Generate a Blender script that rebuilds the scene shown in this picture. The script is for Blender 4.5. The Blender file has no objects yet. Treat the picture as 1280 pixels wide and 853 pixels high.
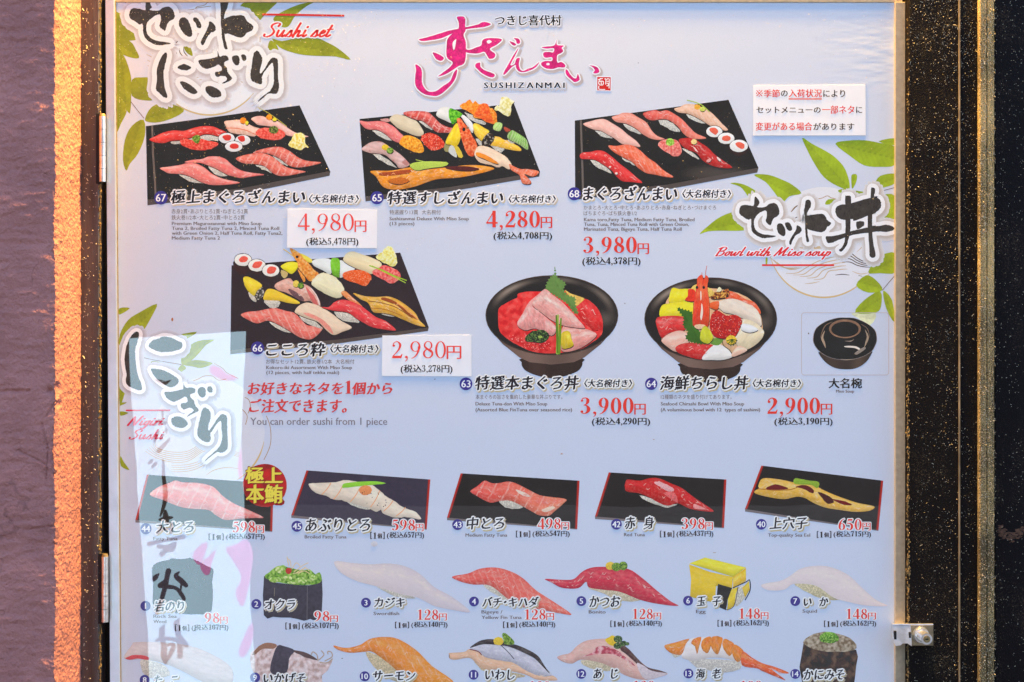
import bpy, bmesh, math, random
import numpy as np
from mathutils import Vector, noise
from mathutils.geometry import tessellate_polygon, delaunay_2d_cdt

# ------------------------------------------------------------------ camera, sky, sun, lamp, exposure
scene = bpy.context.scene
COL = scene.collection
S = 0.00085                  # metres per print unit on the poster
D = 1.40                     # camera distance from the poster
GROUND = -1.55

cam_data = bpy.data.cameras.new("camera")
cam = bpy.data.objects.new("camera", cam_data); COL.objects.link(cam)
cam.location = (0, -D, 0); cam.rotation_euler = (math.pi / 2, 0, 0)
cam_data.sensor_fit = 'HORIZONTAL'; cam_data.sensor_width = 36.0
cam_data.lens = 36.0 * (D / S) / 1280.0
cam_data.clip_start = 0.05; cam_data.clip_end = 500.0
scene.camera = cam

SUN_EL, SUN_AZ = math.radians(50), math.radians(-20)      # azimuth measured from +Y (behind the shop)
world = bpy.data.worlds.new("World"); scene.world = world; world.use_nodes = True
wn = world.node_tree.nodes; wl = world.node_tree.links
sky = wn.new("ShaderNodeTexSky"); sky.sky_type = 'NISHITA'; sky.sun_disc = False
sky.sun_elevation = SUN_EL; sky.sun_rotation = SUN_AZ; sky.air_density = 1.0; sky.dust_density = 0.5; sky.ozone_density = 2.2
wn["Background"].inputs[1].default_value = 0.105
wl.new(sky.outputs[0], wn["Background"].inputs[0])

sun_d = bpy.data.lights.new("sun", 'SUN'); sun_d.energy = 5.0; sun_d.angle = math.radians(0.5); sun_d.color = (1, 0.95, 0.87)
sun = bpy.data.objects.new("sun", sun_d); COL.objects.link(sun)
sv = Vector((math.sin(SUN_AZ) * math.cos(SUN_EL), math.cos(SUN_AZ) * math.cos(SUN_EL), math.sin(SUN_EL)))
sun.rotation_euler = sv.to_track_quat('Z', 'Y').to_euler(); sun.location = (0, 0, 6)

lamp_d = bpy.data.lights.new("warm_lamp", 'POINT'); lamp_d.energy = 96.0; lamp_d.color = (1.0, 0.57, 0.10); lamp_d.shadow_soft_size = 0.025
lamp = bpy.data.objects.new("warm_lamp", lamp_d); COL.objects.link(lamp); lamp.location = (0.36, -0.049, 1.50)
added_lamp_d = lamp_d.copy(); added_lamp_d.energy = 20.0  # second point light, added to warm the upper left of the sheet
added_lamp = bpy.data.objects.new("warm_lamp", added_lamp_d); COL.objects.link(added_lamp); added_lamp.location = (-0.27, -0.080, 1.10)

vs = scene.view_settings
vs.view_transform = 'Standard'; vs.look = 'None'; vs.exposure = 2.64; vs.gamma = 1.0
scene.cycles.max_bounces = 6; scene.cycles.use_denoising = True

# ------------------------------------------------------------------ helpers
rnd = random.Random(7)

def lin1(c):
    c /= 255.0
    return c / 12.92 if c <= 0.04045 else ((c + 0.055) / 1.055) ** 2.4
def lin(c): return np.array([lin1(float(v)) for v in c])
_pk = [(0, (224, 213, 211)), (30, (222, 213, 212)), (150, (208, 206, 217)), (300, (196, 203, 226)), (450, (193, 204, 229)), (900, (193, 204, 229))]
def paper_ref(y):
    y = max(0, min(899, y))
    for (a, ca), (b, cb) in zip(_pk, _pk[1:]):
        if y <= b:
            t = (y - a) / (b - a)
            return lin(ca) * (1 - t) + lin(cb) * t
    return lin(_pk[-1][1])
VEIL = 0.03
PAPER = np.array([0.63, 0.68, 0.76])      # the sheet is printed a pale lavender
def ink(c, y=450):
    p = paper_ref(y)
    r = (lin(c) - VEIL) / (p - VEIL) * PAPER
    return np.clip(r, 0.012, 0.9)

def W(x, y, h=0.0):
    return ((x - 640) * S, -h, (426.5 - y) * S)
def XD(px, y):               # world X that shows at print column px when it stands at depth y
    return (px - 640) * S * (D + y) / D
def ZD(py, y):
    return (426.5 - py) * S * (D + y) / D
def Zm(ox, oy, k, pts): return [(ox + p[0] / k, oy + p[1] / k) for p in pts]

def tag(o, label=None, cat=None, group=None, kind=None):
    if label: o["label"] = label
    if cat: o["category"] = cat
    if group: o["group"] = group
    if kind: o["kind"] = kind
    return o
def empty(name, loc, label, cat, group=None):
    o = bpy.data.objects.new(name, None); COL.objects.link(o); o.location = loc; o.empty_display_size = 0.05
    return tag(o, label, cat, group)

# ------------------------------------------------------------------ materials
def new_mat(name):
    m = bpy.data.materials.new(name); m.use_nodes = True
    return m, m.node_tree.nodes, m.node_tree.links, m.node_tree.nodes["Principled BSDF"]
def simple_mat(name, col, rough=0.5, metal=0.0, var=0.25, scale=60.0, bump=0.0, bscale=200.0, ior=1.5, stretch=None):
    m, n, l, b = new_mat(name)
    g = n.new("ShaderNodeNewGeometry"); src = g.outputs["Position"]
    if stretch:
        mp = n.new("ShaderNodeMapping"); mp.inputs["Scale"].default_value = stretch; l.new(src, mp.inputs[0]); src = mp.outputs[0]
    t = n.new("ShaderNodeTexNoise"); t.inputs["Scale"].default_value = scale; t.inputs["Detail"].default_value = 6; l.new(src, t.inputs["Vector"])
    r = n.new("ShaderNodeMapRange"); r.inputs[3].default_value = 1 - var; r.inputs[4].default_value = 1 + var; l.new(t.outputs[0], r.inputs[0])
    r.inputs[1].default_value = 0.3; r.inputs[2].default_value = 0.7
    mx = n.new("ShaderNodeVectorMath"); mx.operation = 'SCALE'; mx.inputs[0].default_value = col[:3]; l.new(r.outputs[0], mx.inputs["Scale"])
    l.new(mx.outputs[0], b.inputs["Base Color"])
    b.inputs["Roughness"].default_value = rough; b.inputs["Metallic"].default_value = metal; b.inputs["IOR"].default_value = ior
    if bump:
        t2 = n.new("ShaderNodeTexNoise"); t2.inputs["Scale"].default_value = bscale; t2.inputs["Detail"].default_value = 8; l.new(src, t2.inputs["Vector"])
        bp = n.new("ShaderNodeBump"); bp.inputs["Strength"].default_value = bump; bp.inputs["Distance"].default_value = 0.002
        l.new(t2.outputs[0], bp.inputs["Height"]); l.new(bp.outputs[0], b.inputs["Normal"])
    return m

def print_mat(name, ior, rough, wav):
    m, n, l, b = new_mat(name)
    a = n.new("ShaderNodeAttribute"); a.attribute_name = "ink"
    g = n.new("ShaderNodeNewGeometry")
    t = n.new("ShaderNodeTexNoise"); t.inputs["Scale"].default_value = 1500; t.inputs["Detail"].default_value = 2; l.new(g.outputs["Position"], t.inputs["Vector"])
    r = n.new("ShaderNodeMapRange"); r.inputs[1].default_value = 0.25; r.inputs[2].default_value = 0.75; r.inputs[3].default_value = 0.955; r.inputs[4].default_value = 1.03; l.new(t.outputs[0], r.inputs[0])
    mx = n.new("ShaderNodeVectorMath"); mx.operation = 'SCALE'; l.new(a.outputs["Color"], mx.inputs[0]); l.new(r.outputs[0], mx.inputs["Scale"])
    l.new(mx.outputs[0], b.inputs["Base Color"])
    b.inputs["Roughness"].default_value = rough; b.inputs["IOR"].default_value = ior
    # gentle waviness of the laminated sheet, with loose wrinkles in its top right corner
    w = n.new("ShaderNodeTexNoise"); w.inputs["Scale"].default_value = 9; w.inputs["Detail"].default_value = 2; l.new(g.outputs["Position"], w.inputs["Vector"])
    mp = n.new("ShaderNodeMapping"); mp.inputs["Rotation"].default_value = (0, math.radians(-48), 0); mp.inputs["Scale"].default_value = (30, 1, 120); l.new(g.outputs["Position"], mp.inputs[0])
    w2 = n.new("ShaderNodeTexNoise"); w2.inputs["Scale"].default_value = 1.0; w2.inputs["Detail"].default_value = 1.5; l.new(mp.outputs[0], w2.inputs["Vector"])
    dv = n.new("ShaderNodeVectorMath"); dv.operation = 'DISTANCE'; dv.inputs[1].default_value = (0.405, 0, 0.325); l.new(g.outputs["Position"], dv.inputs[0])
    mk = n.new("ShaderNodeMapRange"); mk.inputs[1].default_value = 0.02; mk.inputs[2].default_value = 0.105; mk.inputs[3].default_value = 1; mk.inputs[4].default_value = 0; l.new(dv.outputs["Value"], mk.inputs[0])
    m1 = n.new("ShaderNodeMath"); m1.operation = 'MULTIPLY'; l.new(w2.outputs[0], m1.inputs[0]); l.new(mk.outputs[0], m1.inputs[1])
    m1b = n.new("ShaderNodeMath"); m1b.operation = 'MULTIPLY'; m1b.inputs[1].default_value = 0.10; l.new(m1.outputs[0], m1b.inputs[0])
    m2 = n.new("ShaderNodeMath"); m2.operation = 'MULTIPLY_ADD'; m2.inputs[1].default_value = wav; l.new(w.outputs[0], m2.inputs[0]); l.new(m1b.outputs[0], m2.inputs[2])
    bp = n.new("ShaderNodeBump"); bp.inputs["Strength"].default_value = 1.0; bp.inputs["Distance"].default_value = 0.003
    l.new(m2.outputs[0], bp.inputs["Height"]); l.new(bp.outputs[0], b.inputs["Normal"])
    return m

M_PRINT = print_mat("glossy_print", 1.74, 0.010, 0.03)
M_CARD = print_mat("laminated_card", 1.5, 0.12, 0.1)
M_CLOTH = print_mat("banner_print", 1.3, 0.8, 0.0)

def stucco_mat():
    m, n, l, b = new_mat("painted_stucco")
    g = n.new("ShaderNodeNewGeometry")
    t = n.new("ShaderNodeTexNoise"); t.inputs["Scale"].default_value = 14; t.inputs["Detail"].default_value = 8; t.inputs["Roughness"].default_value = 0.65; l.new(g.outputs["Position"], t.inputs["Vector"])
    cr = n.new("ShaderNodeValToRGB"); l.new(t.outputs[0], cr.inputs[0])
    cr.color_ramp.elements[0].position = 0.3; cr.color_ramp.elements[0].color = (0.335, 0.140, 0.122, 1)
    cr.color_ramp.elements[1].position = 0.72; cr.color_ramp.elements[1].color = (0.50, 0.212, 0.182, 1)
    # hairline cracks and grime
    mp = n.new("ShaderNodeMapping"); mp.inputs["Scale"].default_value = (16, 16, 8); l.new(g.outputs["Position"], mp.inputs[0])
    wv = n.new("ShaderNodeTexNoise"); wv.inputs["Scale"].default_value = 40; l.new(g.outputs["Position"], wv.inputs["Vector"])
    ad = n.new("ShaderNodeVectorMath"); ad.operation = 'MULTIPLY_ADD'; ad.inputs[1].default_value = (0.35, 0.35, 0.35); l.new(wv.outputs["Color"], ad.inputs[0]); l.new(mp.outputs[0], ad.inputs[2])
    v = n.new("ShaderNodeTexVoronoi"); v.feature = 'DISTANCE_TO_EDGE'; v.inputs["Scale"].default_value = 1.0; l.new(ad.outputs[0], v.inputs["Vector"])
    mr = n.new("ShaderNodeMapRange"); mr.inputs[1].default_value = 0.0; mr.inputs[2].default_value = 0.012; mr.inputs[3].default_value = 0.72; mr.inputs[4].default_value = 1.0; l.new(v.outputs["Distance"], mr.inputs[0])
    t3 = n.new("ShaderNodeTexNoise"); t3.inputs["Scale"].default_value = 11; l.new(g.outputs["Position"], t3.inputs["Vector"])
    mm = n.new("ShaderNodeMapRange"); mm.inputs[1].default_value = 0.52; mm.inputs[2].default_value = 0.6; l.new(t3.outputs[0], mm.inputs[0])
    mxr = n.new("ShaderNodeMix"); mxr.data_type = 'FLOAT'; mxr.inputs[2].default_value = 1.0; l.new(mm.outputs[0], mxr.inputs[0]); l.new(mr.outputs[0], mxr.inputs[3])
    sc = n.new("ShaderNodeVectorMath"); sc.operation = 'SCALE'; l.new(cr.outputs[0], sc.inputs[0]); l.new(mxr.outputs[0], sc.inputs["Scale"])
    l.new(sc.outputs[0], b.inputs["Base Color"])
    b.inputs["Roughness"].default_value = 0.9; b.inputs["Specular IOR Level"].default_value = 0.2
    t2 = n.new("ShaderNodeTexNoise"); t2.inputs["Scale"].default_value = 260; t2.inputs["Detail"].default_value = 6; l.new(g.outputs["Position"], t2.inputs["Vector"])
    bp = n.new("ShaderNodeBump"); bp.inputs["Strength"].default_value = 0.9; bp.inputs["Distance"].default_value = 0.003; l.new(t2.outputs[0], bp.inputs["Height"]); l.new(bp.outputs[0], b.inputs["Normal"])
    return m

M_STUCCO = stucco_mat()
M_JAMB = simple_mat("weathered_steel", (0.080, 0.062, 0.055), 0.42, 0.0, 0.45, 50, 0.25, 260, 1.5, (1, 1, 0.12))
def grimy_metal(name, base, grime, cover, spec):
    """dark paint under a film of fine settled dirt, thicker in smears"""
    m, n, l, b = new_mat(name); g = n.new("ShaderNodeNewGeometry")
    def nz(scale, det, st=None):
        t = n.new("ShaderNodeTexNoise"); t.inputs["Scale"].default_value = scale; t.inputs["Detail"].default_value = det
        if st:
            mp = n.new("ShaderNodeMapping"); mp.inputs["Scale"].default_value = st; l.new(g.outputs["Position"], mp.inputs[0]); l.new(mp.outputs[0], t.inputs["Vector"])
        else: l.new(g.outputs["Position"], t.inputs["Vector"])
        return t.outputs[0]
    fine, smear, streak = nz(900, 3), nz(16, 6), nz(70, 4, (1, 1, 0.05))
    ad = n.new("ShaderNodeMath"); ad.operation = 'ADD'; l.new(fine, ad.inputs[0])
    s2 = n.new("ShaderNodeMath"); s2.operation = 'MULTIPLY'; s2.inputs[1].default_value = 0.55; l.new(smear, s2.inputs[0]); l.new(s2.outputs[0], ad.inputs[1])
    a2 = n.new("ShaderNodeMath"); a2.operation = 'MULTIPLY_ADD'; a2.inputs[1].default_value = 0.35; l.new(streak, a2.inputs[0]); l.new(ad.outputs[0], a2.inputs[2])
    mr = n.new("ShaderNodeMapRange"); mr.inputs[1].default_value = cover; mr.inputs[2].default_value = cover + 0.28; mr.inputs[3].default_value = 0; mr.inputs[4].default_value = 1; l.new(a2.outputs[0], mr.inputs[0])
    mx = n.new("ShaderNodeMix"); mx.data_type = 'RGBA'; mx.inputs[6].default_value = (*base, 1); mx.inputs[7].default_value = (*grime, 1); l.new(mr.outputs[0], mx.inputs[0])
    l.new(mx.outputs[2], b.inputs["Base Color"]); b.inputs["Roughness"].default_value = 0.5; b.inputs["Specular IOR Level"].default_value = spec
    bp = n.new("ShaderNodeBump"); bp.inputs["Strength"].default_value = 0.9; bp.inputs["Distance"].default_value = 0.0012; l.new(a2.outputs[0], bp.inputs["Height"]); l.new(bp.outputs[0], b.inputs["Normal"])
    return m
M_POST = grimy_metal("dark_painted_metal", (0.010, 0.007, 0.006), (0.13, 0.092, 0.048), 1.05, 0.05)
M_PANEL = grimy_metal("black_painted_metal", (0.009, 0.006, 0.006), (0.10, 0.06, 0.035), 1.06, 0.08)
M_RIDGE = grimy_metal("dusty_metal_ridge", (0.085, 0.062, 0.034), (0.62, 0.44, 0.18), 0.86, 0.05)
M_RAILW = simple_mat("pale_aluminium", (0.55, 0.61, 0.70), 0.33, 0.45, 0.07, 60, 0.05, 300)
M_RAILT = simple_mat("tan_aluminium", (0.42, 0.33, 0.215), 0.42, 0.0, 0.12, 180, 0.06, 400)
M_BRASS = simple_mat("tarnished_brass", (0.30, 0.22, 0.10), 0.5, 0.6, 0.35, 300, 0.2, 500)
M_STEEL2 = simple_mat("dull_steel", (0.30, 0.25, 0.17), 0.36, 0.85, 0.3, 150, 0.2, 250)
M_STEEL = simple_mat("worn_plated_steel", (0.74, 0.75, 0.77), 0.30, 0.92, 0.2, 120, 0.15, 200)
M_BLACK = simple_mat("black_gap", (0.006, 0.006, 0.008), 0.8, 0.0, 0.2, 50)
M_DUST = simple_mat("pale_dust", (0.62, 0.52, 0.36), 0.9, 0.0, 0.4, 300)
M_CRUD = simple_mat("ochre_crust", (0.22, 0.145, 0.055), 0.9, 0.0, 0.6, 500, 0.8, 900)
M_PAVE = simple_mat("asphalt", (0.04, 0.04, 0.043), 0.85, 0.0, 0.25, 6, 0.3, 60)
M_POLE = simple_mat("grey_pole", (0.30, 0.31, 0.33), 0.4, 0.0, 0.05, 30)

# ------------------------------------------------------------------ printed-part builder
GAP = 2e-6
class Part:
    def __init__(self, name, parent, base=0.0003, mat=None, mapper=None):
        self.name, self.parent, self.base = name, parent, base
        self.mat = mat or M_PRINT; self.map = mapper
        self.V, self.T, self.C, self.n = [], [], [], 0
        self.k = 0
    def add(self, V, T, col, layer, bump=True):
        V = np.asarray(V, float); T = np.asarray(T, int).reshape(-1, 3)
        if len(V) == 0 or len(T) == 0: return
        col = np.asarray(col, float)
        if col.ndim == 1: col = np.tile(col[:3], (len(V), 1))
        self.k += 1
        h = self.base + (layer + ((self.k % 5) * 0.19 if bump else 0)) * GAP + (V[:, 2] * 0.2 * GAP if V.shape[1] > 2 else 0)
        if self.map: P = self.map(V, h)
        else: P = np.stack([(V[:, 0] - 640) * S, np.zeros(len(V)) - h, (426.5 - V[:, 1]) * S], 1)
        self.V.append(P); self.T.append(T + self.n); self.C.append(col); self.n += len(V)
    def build(self, label=None):
        if not self.V: return None
        V = np.concatenate(self.V); T = np.concatenate(self.T); C = np.concatenate(self.C)
        # make every triangle face the viewer (-Y)
        a, b, c = V[T[:, 0]], V[T[:, 1]], V[T[:, 2]]
        ny = (b[:, 2] - a[:, 2]) * (c[:, 0] - a[:, 0]) - (b[:, 0] - a[:, 0]) * (c[:, 2] - a[:, 2])
        fl = ny > 0 if not self.map else ny < 0
        T[fl] = T[fl][:, ::-1]
        me = bpy.data.meshes.new(self.name)
        me.vertices.add(len(V)); me.vertices.foreach_set("co", V.ravel().astype(np.float32))
        me.loops.add(len(T) * 3); me.loops.foreach_set("vertex_index", T.ravel().astype(np.int32))
        me.polygons.add(len(T)); me.polygons.foreach_set("loop_start", np.arange(0, len(T) * 3, 3, dtype=np.int32))
        me.update(calc_edges=True); me.shade_flat()
        at = me.color_attributes.new("ink", 'FLOAT_COLOR', 'POINT')
        at.data.foreach_set("color", np.concatenate([C, np.ones((len(C), 1))], 1).ravel().astype(np.float32))
        me.materials.append(self.mat)
        o = bpy.data.objects.new(self.name, me); COL.objects.link(o)
        if self.parent: o.parent = self.parent
        if label: o["label"] = label
        return o

def catmull(pts, n=4, closed=True):
    P = np.asarray(pts, float); m = len(P); out = []
    rng = range(m if closed else m - 1)
    for i in rng:
        if closed: p0, p1, p2, p3 = P[i - 1], P[i], P[(i + 1) % m], P[(i + 2) % m]
        else: p0, p1, p2, p3 = P[max(i - 1, 0)], P[i], P[i + 1], P[min(i + 2, m - 1)]
        for k in range(n):
            t = k / n
            out.append(0.5 * ((2 * p1) + (-p0 + p2) * t + (2 * p0 - 5 * p1 + 4 * p2 - p3) * t * t + (-p0 + 3 * p1 - 3 * p2 + p3) * t ** 3))
    if not closed: out.append(P[-1])
    return np.array(out)
def jag(P, amp, sc=1.0, seed=0):
    return np.array([(x + amp * noise.noise(Vector((x * sc, y * sc, seed))), y + amp * noise.noise(Vector((x * sc, y * sc, seed + 9)))) for x, y in P])
def inside(P, Q):
    x, y = Q[:, 0], Q[:, 1]; r = np.zeros(len(Q), bool); n = len(P)
    for i in range(n):
        x1, y1 = P[i - 1]; x2, y2 = P[i]
        if y1 == y2: continue
        c = ((y1 > y) != (y2 > y)) & (x < (x2 - x1) * (y - y1) / (y2 - y1) + x1)
        r ^= c
    return r
def tess(P):
    t = tessellate_polygon([[Vector((x, y, 0)) for x, y in P]])
    return np.array([list(a) for a in t], int).reshape(-1, 3)
def cdt(P, g):
    lo, hi = P.min(0), P.max(0)
    gx, gy = np.meshgrid(np.arange(lo[0] + g / 2, hi[0], g), np.arange(lo[1] + g / 2, hi[1], g))
    gx[1::2] += g / 2
    Q = np.stack([gx.ravel(), gy.ravel()], 1); Q = Q[inside(P, Q)]
    A = np.concatenate([P, Q]); n = len(P)
    r = delaunay_2d_cdt([Vector((float(a), float(b))) for a, b in A], [(i, (i + 1) % n) for i in range(n)], [], 0, 1e-4)
    V = np.array([(v.x, v.y) for v in r[0]]); T = np.array([f for f in r[2] if len(f) == 3], int).reshape(-1, 3)
    cen = V[T].mean(1)
    return V, T[inside(P, cen)]
def flat(p, pts, col, layer, sm=4, j=0, seed=0):
    P = catmull(pts, sm) if sm else np.asarray(pts, float)
    if j: P = jag(P, j, 0.5, seed)
    p.add(P, tess(P), col, layer)
def shaded(p, pts, fn, layer, sm=4, g=1.4, j=0, seed=0):
    P = catmull(pts, sm) if sm else np.asarray(pts, float)
    if sm == 0:
        q = []
        for i in range(len(P)):
            a, b = P[i], P[(i + 1) % len(P)]; k = max(1, int(np.hypot(*(b - a)) / (g * 2)))
            q += [a + (b - a) * t / k for t in range(k)]
        P = np.array(q)
    if j: P = jag(P, j, 0.6, seed)
    V, T = cdt(P, g)
    p.add(V, T, np.array([fn(x, y) for x, y in V]), layer)
def ring_pts(cx, cy, rx, ry=None, n=28, a0=0, a1=None):
    ry = rx if ry is None else ry
    return [(cx + rx * math.cos(2 * math.pi * i / n), cy + ry * math.sin(2 * math.pi * i / n)) for i in range(n)]
def ribbon(p, pts, w, col, layer, sm=4, ends=True):
    """stroke of given width(s); w is a number or a list matching pts"""
    P = np.asarray(pts, float)
    ww = np.asarray(w if hasattr(w, '__len__') else [w] * len(P), float)
    if sm and len(P) > 2:
        Q = catmull(np.concatenate([P, ww[:, None]], 1), sm, False); P, ww = Q[:, :2], Q[:, 2]
    d = np.gradient(P, axis=0); L = np.hypot(d[:, 0], d[:, 1]) + 1e-9
    n = np.stack([-d[:, 1] / L, d[:, 0] / L], 1) * (ww[:, None] / 2)
    V = np.concatenate([P + n, P - n]); m = len(P)
    T = []
    for i in range(m - 1): T += [(i, i + 1, m + i), (i + 1, m + i + 1, m + i)]
    p.add(V, T, col, layer)
    if ends:
        for q, r in ((P[0], ww[0] / 2), (P[-1], ww[-1] / 2)):
            if r > 0.25:
                c = np.array(ring_pts(q[0], q[1], r, r, 10)); p.add(c, tess(c), col, layer)
def N(x, y, s, seed=0): return noise.noise(Vector((x * s, y * s, seed * 7.3)))

INKED_SHADOW = [False]
def inked_shadow(p, P, layer):  # contact shadow put into the ink: dark copy shifted down under each food piece
    if INKED_SHADOW[0]:
        Q = P + [0.35, 1.0]; p.add(Q, tess(Q), np.array([0.035, 0.018, 0.014]), layer - 0.7, False)
def envelope(P):
    x0, x1 = int(P[:, 0].min()), int(P[:, 0].max()) + 1
    top, bot = {}, {}
    for xi in range(x0, x1 + 1):
        ys = []
        for i in range(len(P)):
            a, b = P[i - 1], P[i]
            if (a[0] - xi) * (b[0] - xi) <= 0 and a[0] != b[0]:
                ys.append(a[1] + (b[1] - a[1]) * (xi - a[0]) / (b[0] - a[0]))
        if ys: top[xi], bot[xi] = min(ys), max(ys)
    return top, bot
def fish(p, pts, base, layer, hi=None, stripe=None, nz=0.10, ns=0.35, end=None, hv=0.3, edge=0.66, g=1.35, sm=4, j=0.0, spots=None, vein=None):
    """one piece in a food picture: tone across its back, muscle lines, mottling"""
    P = catmull(pts, sm); top, bot = envelope(P); inked_shadow(p, P, layer)
    yc = float(P[:, 1].mean()); b = ink(base, yc); h = ink(hi, yc) if hi is not None else np.clip(b * 1.35 + 0.05, 0, 0.9)
    e = ink(end, yc) if end is not None else None
    x0, x1 = P[:, 0].min(), P[:, 0].max(); sd = rnd.random() * 40
    u0 = P.mean(0); ww_, vv_ = np.linalg.eigh((P - u0).T @ (P - u0)); ax, nx_ = vv_[:, 1], vv_[:, 0]
    white = ink((245, 225, 215), yc)
    hk = 0.85 if base[0] > base[1] + 40 else 0.45
    if vein is None: vein = (0.36 if base[1] > 76 else 0.14) if base[0] > base[1] + 40 else 0.18
    def fn(x, y):
        dx_, dy_ = x - u0[0], y - u0[1]; s_ = dx_ * ax[0] + dy_ * ax[1]; q_ = dx_ * nx_[0] + dy_ * nx_[1]
        k = int(round(x)); t = top.get(k, y); bt = bot.get(k, y)
        v = (y - t) / max(bt - t, 0.8)
        c = b
        if e is not None: c = b + (e - b) * min(1, max(0, (x - x0) / (x1 - x0)))
        w = math.exp(-((v - hv) / 0.17) ** 2) * hk * (0.62 + 1.0 * N(s_ * .5, q_ * 1.6, 0.16, sd)) + 1.5 * max(0, N(s_ * .6, q_ * 1.8, .34, sd + 8) - .30) * (1.2 - v)
        c = c + (h - c) * max(0, min(1, w))
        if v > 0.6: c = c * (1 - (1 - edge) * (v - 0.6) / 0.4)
        c = c * (1 + nz * 1.5 * N(s_ * .35, q_ * 1.3, ns, sd) + nz * 0.6 * N(x, y, ns * 2.3, sd + 3))
        rg = 1 - abs(N(s_ * .55 + 2.5 * N(x, y, .15, sd + 2), q_ * 1.5, 0.28, sd + 6)) * 2.6
        if vein and rg > .55: c = c + (white - c) * vein * (rg - .55)
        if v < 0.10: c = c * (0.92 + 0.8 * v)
        if stripe:
            per, kx, st = stripe
            f = ((x + kx * (y - yc) + 2.2 * N(x, y, 0.09, sd)) / per) % 1.0
            f = min(f, 1 - f) * per
            if f < 0.95: c = c + (white - c) * st * (1 - f / 0.95)
        if spots and N(x, y, spots[0], sd + 5) > spots[1]: c = c + (np.array(ink(spots[2], yc)) - c) * 0.75
        return np.clip(c, 0.01, 0.92)
    V, T = cdt(jag(P, j, 0.6, sd) if j else P, g)
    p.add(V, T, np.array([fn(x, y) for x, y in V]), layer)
    if hk > .6 and x1 - x0 > 24:                                # wet glints along the back of the slice
        wl = ink((250, 226, 220), yc)
        for q in range(int((x1 - x0) / 4.2)):
            gx = rnd.uniform(x0 + 4, x1 - 9); ln = rnd.uniform(2, 6.5); gv = rnd.uniform(.14, .5) if q % 3 else rnd.uniform(.5, .8)
            pts_ = []
            for t in np.linspace(0, 1, 5):
                k = int(round(gx + ln * t)); tt, bb = top.get(k), bot.get(k)
                if tt is None or bb - tt < 3.5: pts_ = []; break
                pts_.append((gx + ln * t, tt + (gv + .05 * math.sin(t * 5 + q)) * (bb - tt)))
            if pts_: ribbon(p, pts_, [.2, .7, rnd.uniform(.6, 1.2), .6, .2], b + (wl - b) * rnd.uniform(.18, .55), layer + .82, 3, False)
def blob(p, pts, base, layer, nz=0.25, ns=0.5, g=1.1, sm=3, j=0.7, cols=None):
    P = catmull(pts, sm); yc = float(P[:, 1].mean()); b = ink(base, yc); sd = rnd.random() * 50; inked_shadow(p, P, layer)
    cs = [ink(c, yc) for c in cols] if cols else None
    y0, y1 = P[:, 1].min(), P[:, 1].max()
    def fn(x, y):
        c = b; q = N(x, y, ns, sd)
        if cs:
            k = int((q * 0.8 + 0.5) * len(cs) * 0.999); c = cs[max(0, min(len(cs) - 1, k))]
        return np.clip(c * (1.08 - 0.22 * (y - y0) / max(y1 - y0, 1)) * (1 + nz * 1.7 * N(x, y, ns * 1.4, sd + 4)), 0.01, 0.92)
    V, T = cdt(jag(P, j, 0.7, sd), g)
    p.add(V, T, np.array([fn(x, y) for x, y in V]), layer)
def rice(p, pts, layer, col=(228, 222, 214)):
    """pressed rice: separate grains with darker joints"""
    P = jag(catmull(pts, 3), 1.2, 0.75, rnd.random() * 9); yc = float(P[:, 1].mean()); b = ink(col, yc); dk = ink(tuple(v * .58 for v in col), yc)
    y0, y1 = P[:, 1].min(), P[:, 1].max(); sd = rnd.random() * 60
    def fn(x, y):
        r = noise.voronoi(Vector((x * .42, y * .62, sd)))[0]; k = max(0, min(1, (r[1] - r[0]) * 2.4))
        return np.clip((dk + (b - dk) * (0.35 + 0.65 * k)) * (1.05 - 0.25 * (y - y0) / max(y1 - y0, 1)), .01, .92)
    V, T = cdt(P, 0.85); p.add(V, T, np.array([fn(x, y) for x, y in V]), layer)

# ------------------------------------------------------------------ lettering
_gc = {}
def glyph(s, off=0.0):
    key = (s, off)
    if key not in _gc:
        c = bpy.data.curves.new("g", 'FONT'); c.body = s; c.resolution_u = 2; c.offset = off
        o = bpy.data.objects.new("g", c); m = o.to_mesh()
        V = np.array([(v.co.x, v.co.y) for v in m.vertices], float).reshape(-1, 2)
        T = np.array([list(q.vertices) for q in m.polygons], int).reshape(-1, 3)
        o.to_mesh_clear(); bpy.data.objects.remove(o); bpy.data.curves.remove(c)
        _gc[key] = (V, T)
    return _gc[key]
class _Acc:
    def __init__(s): s.V, s.T, s.n, s.k = [], [], 0, 0
    def add(s, V, T, *a):
        V = np.asarray(V, float)
        if V.shape[1] == 2: V = np.concatenate([V, np.full((len(V), 1), s.k % 6)], 1); s.k += 1 
        s.V.append(V); s.T.append(np.asarray(T, int).reshape(-1, 3) + s.n); s.n += len(V)
    def get(s): return np.concatenate(s.V), np.concatenate(s.T)
def _ringshape(a, cx, cy, ro, so, ri, si, n=24):
    t = [2 * math.pi * i / n for i in range(n)]
    V = [(cx + ro * math.cos(q), cy + so * math.sin(q)) for q in t] + [(cx + ri * math.cos(q), cy + si * math.sin(q)) for q in t]
    T = []
    for i in range(n):
        k = (i + 1) % n; T += [(i, k, n + i), (k, n + k, n + i)]
    a.add(V, T)
_sd = {}
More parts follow.
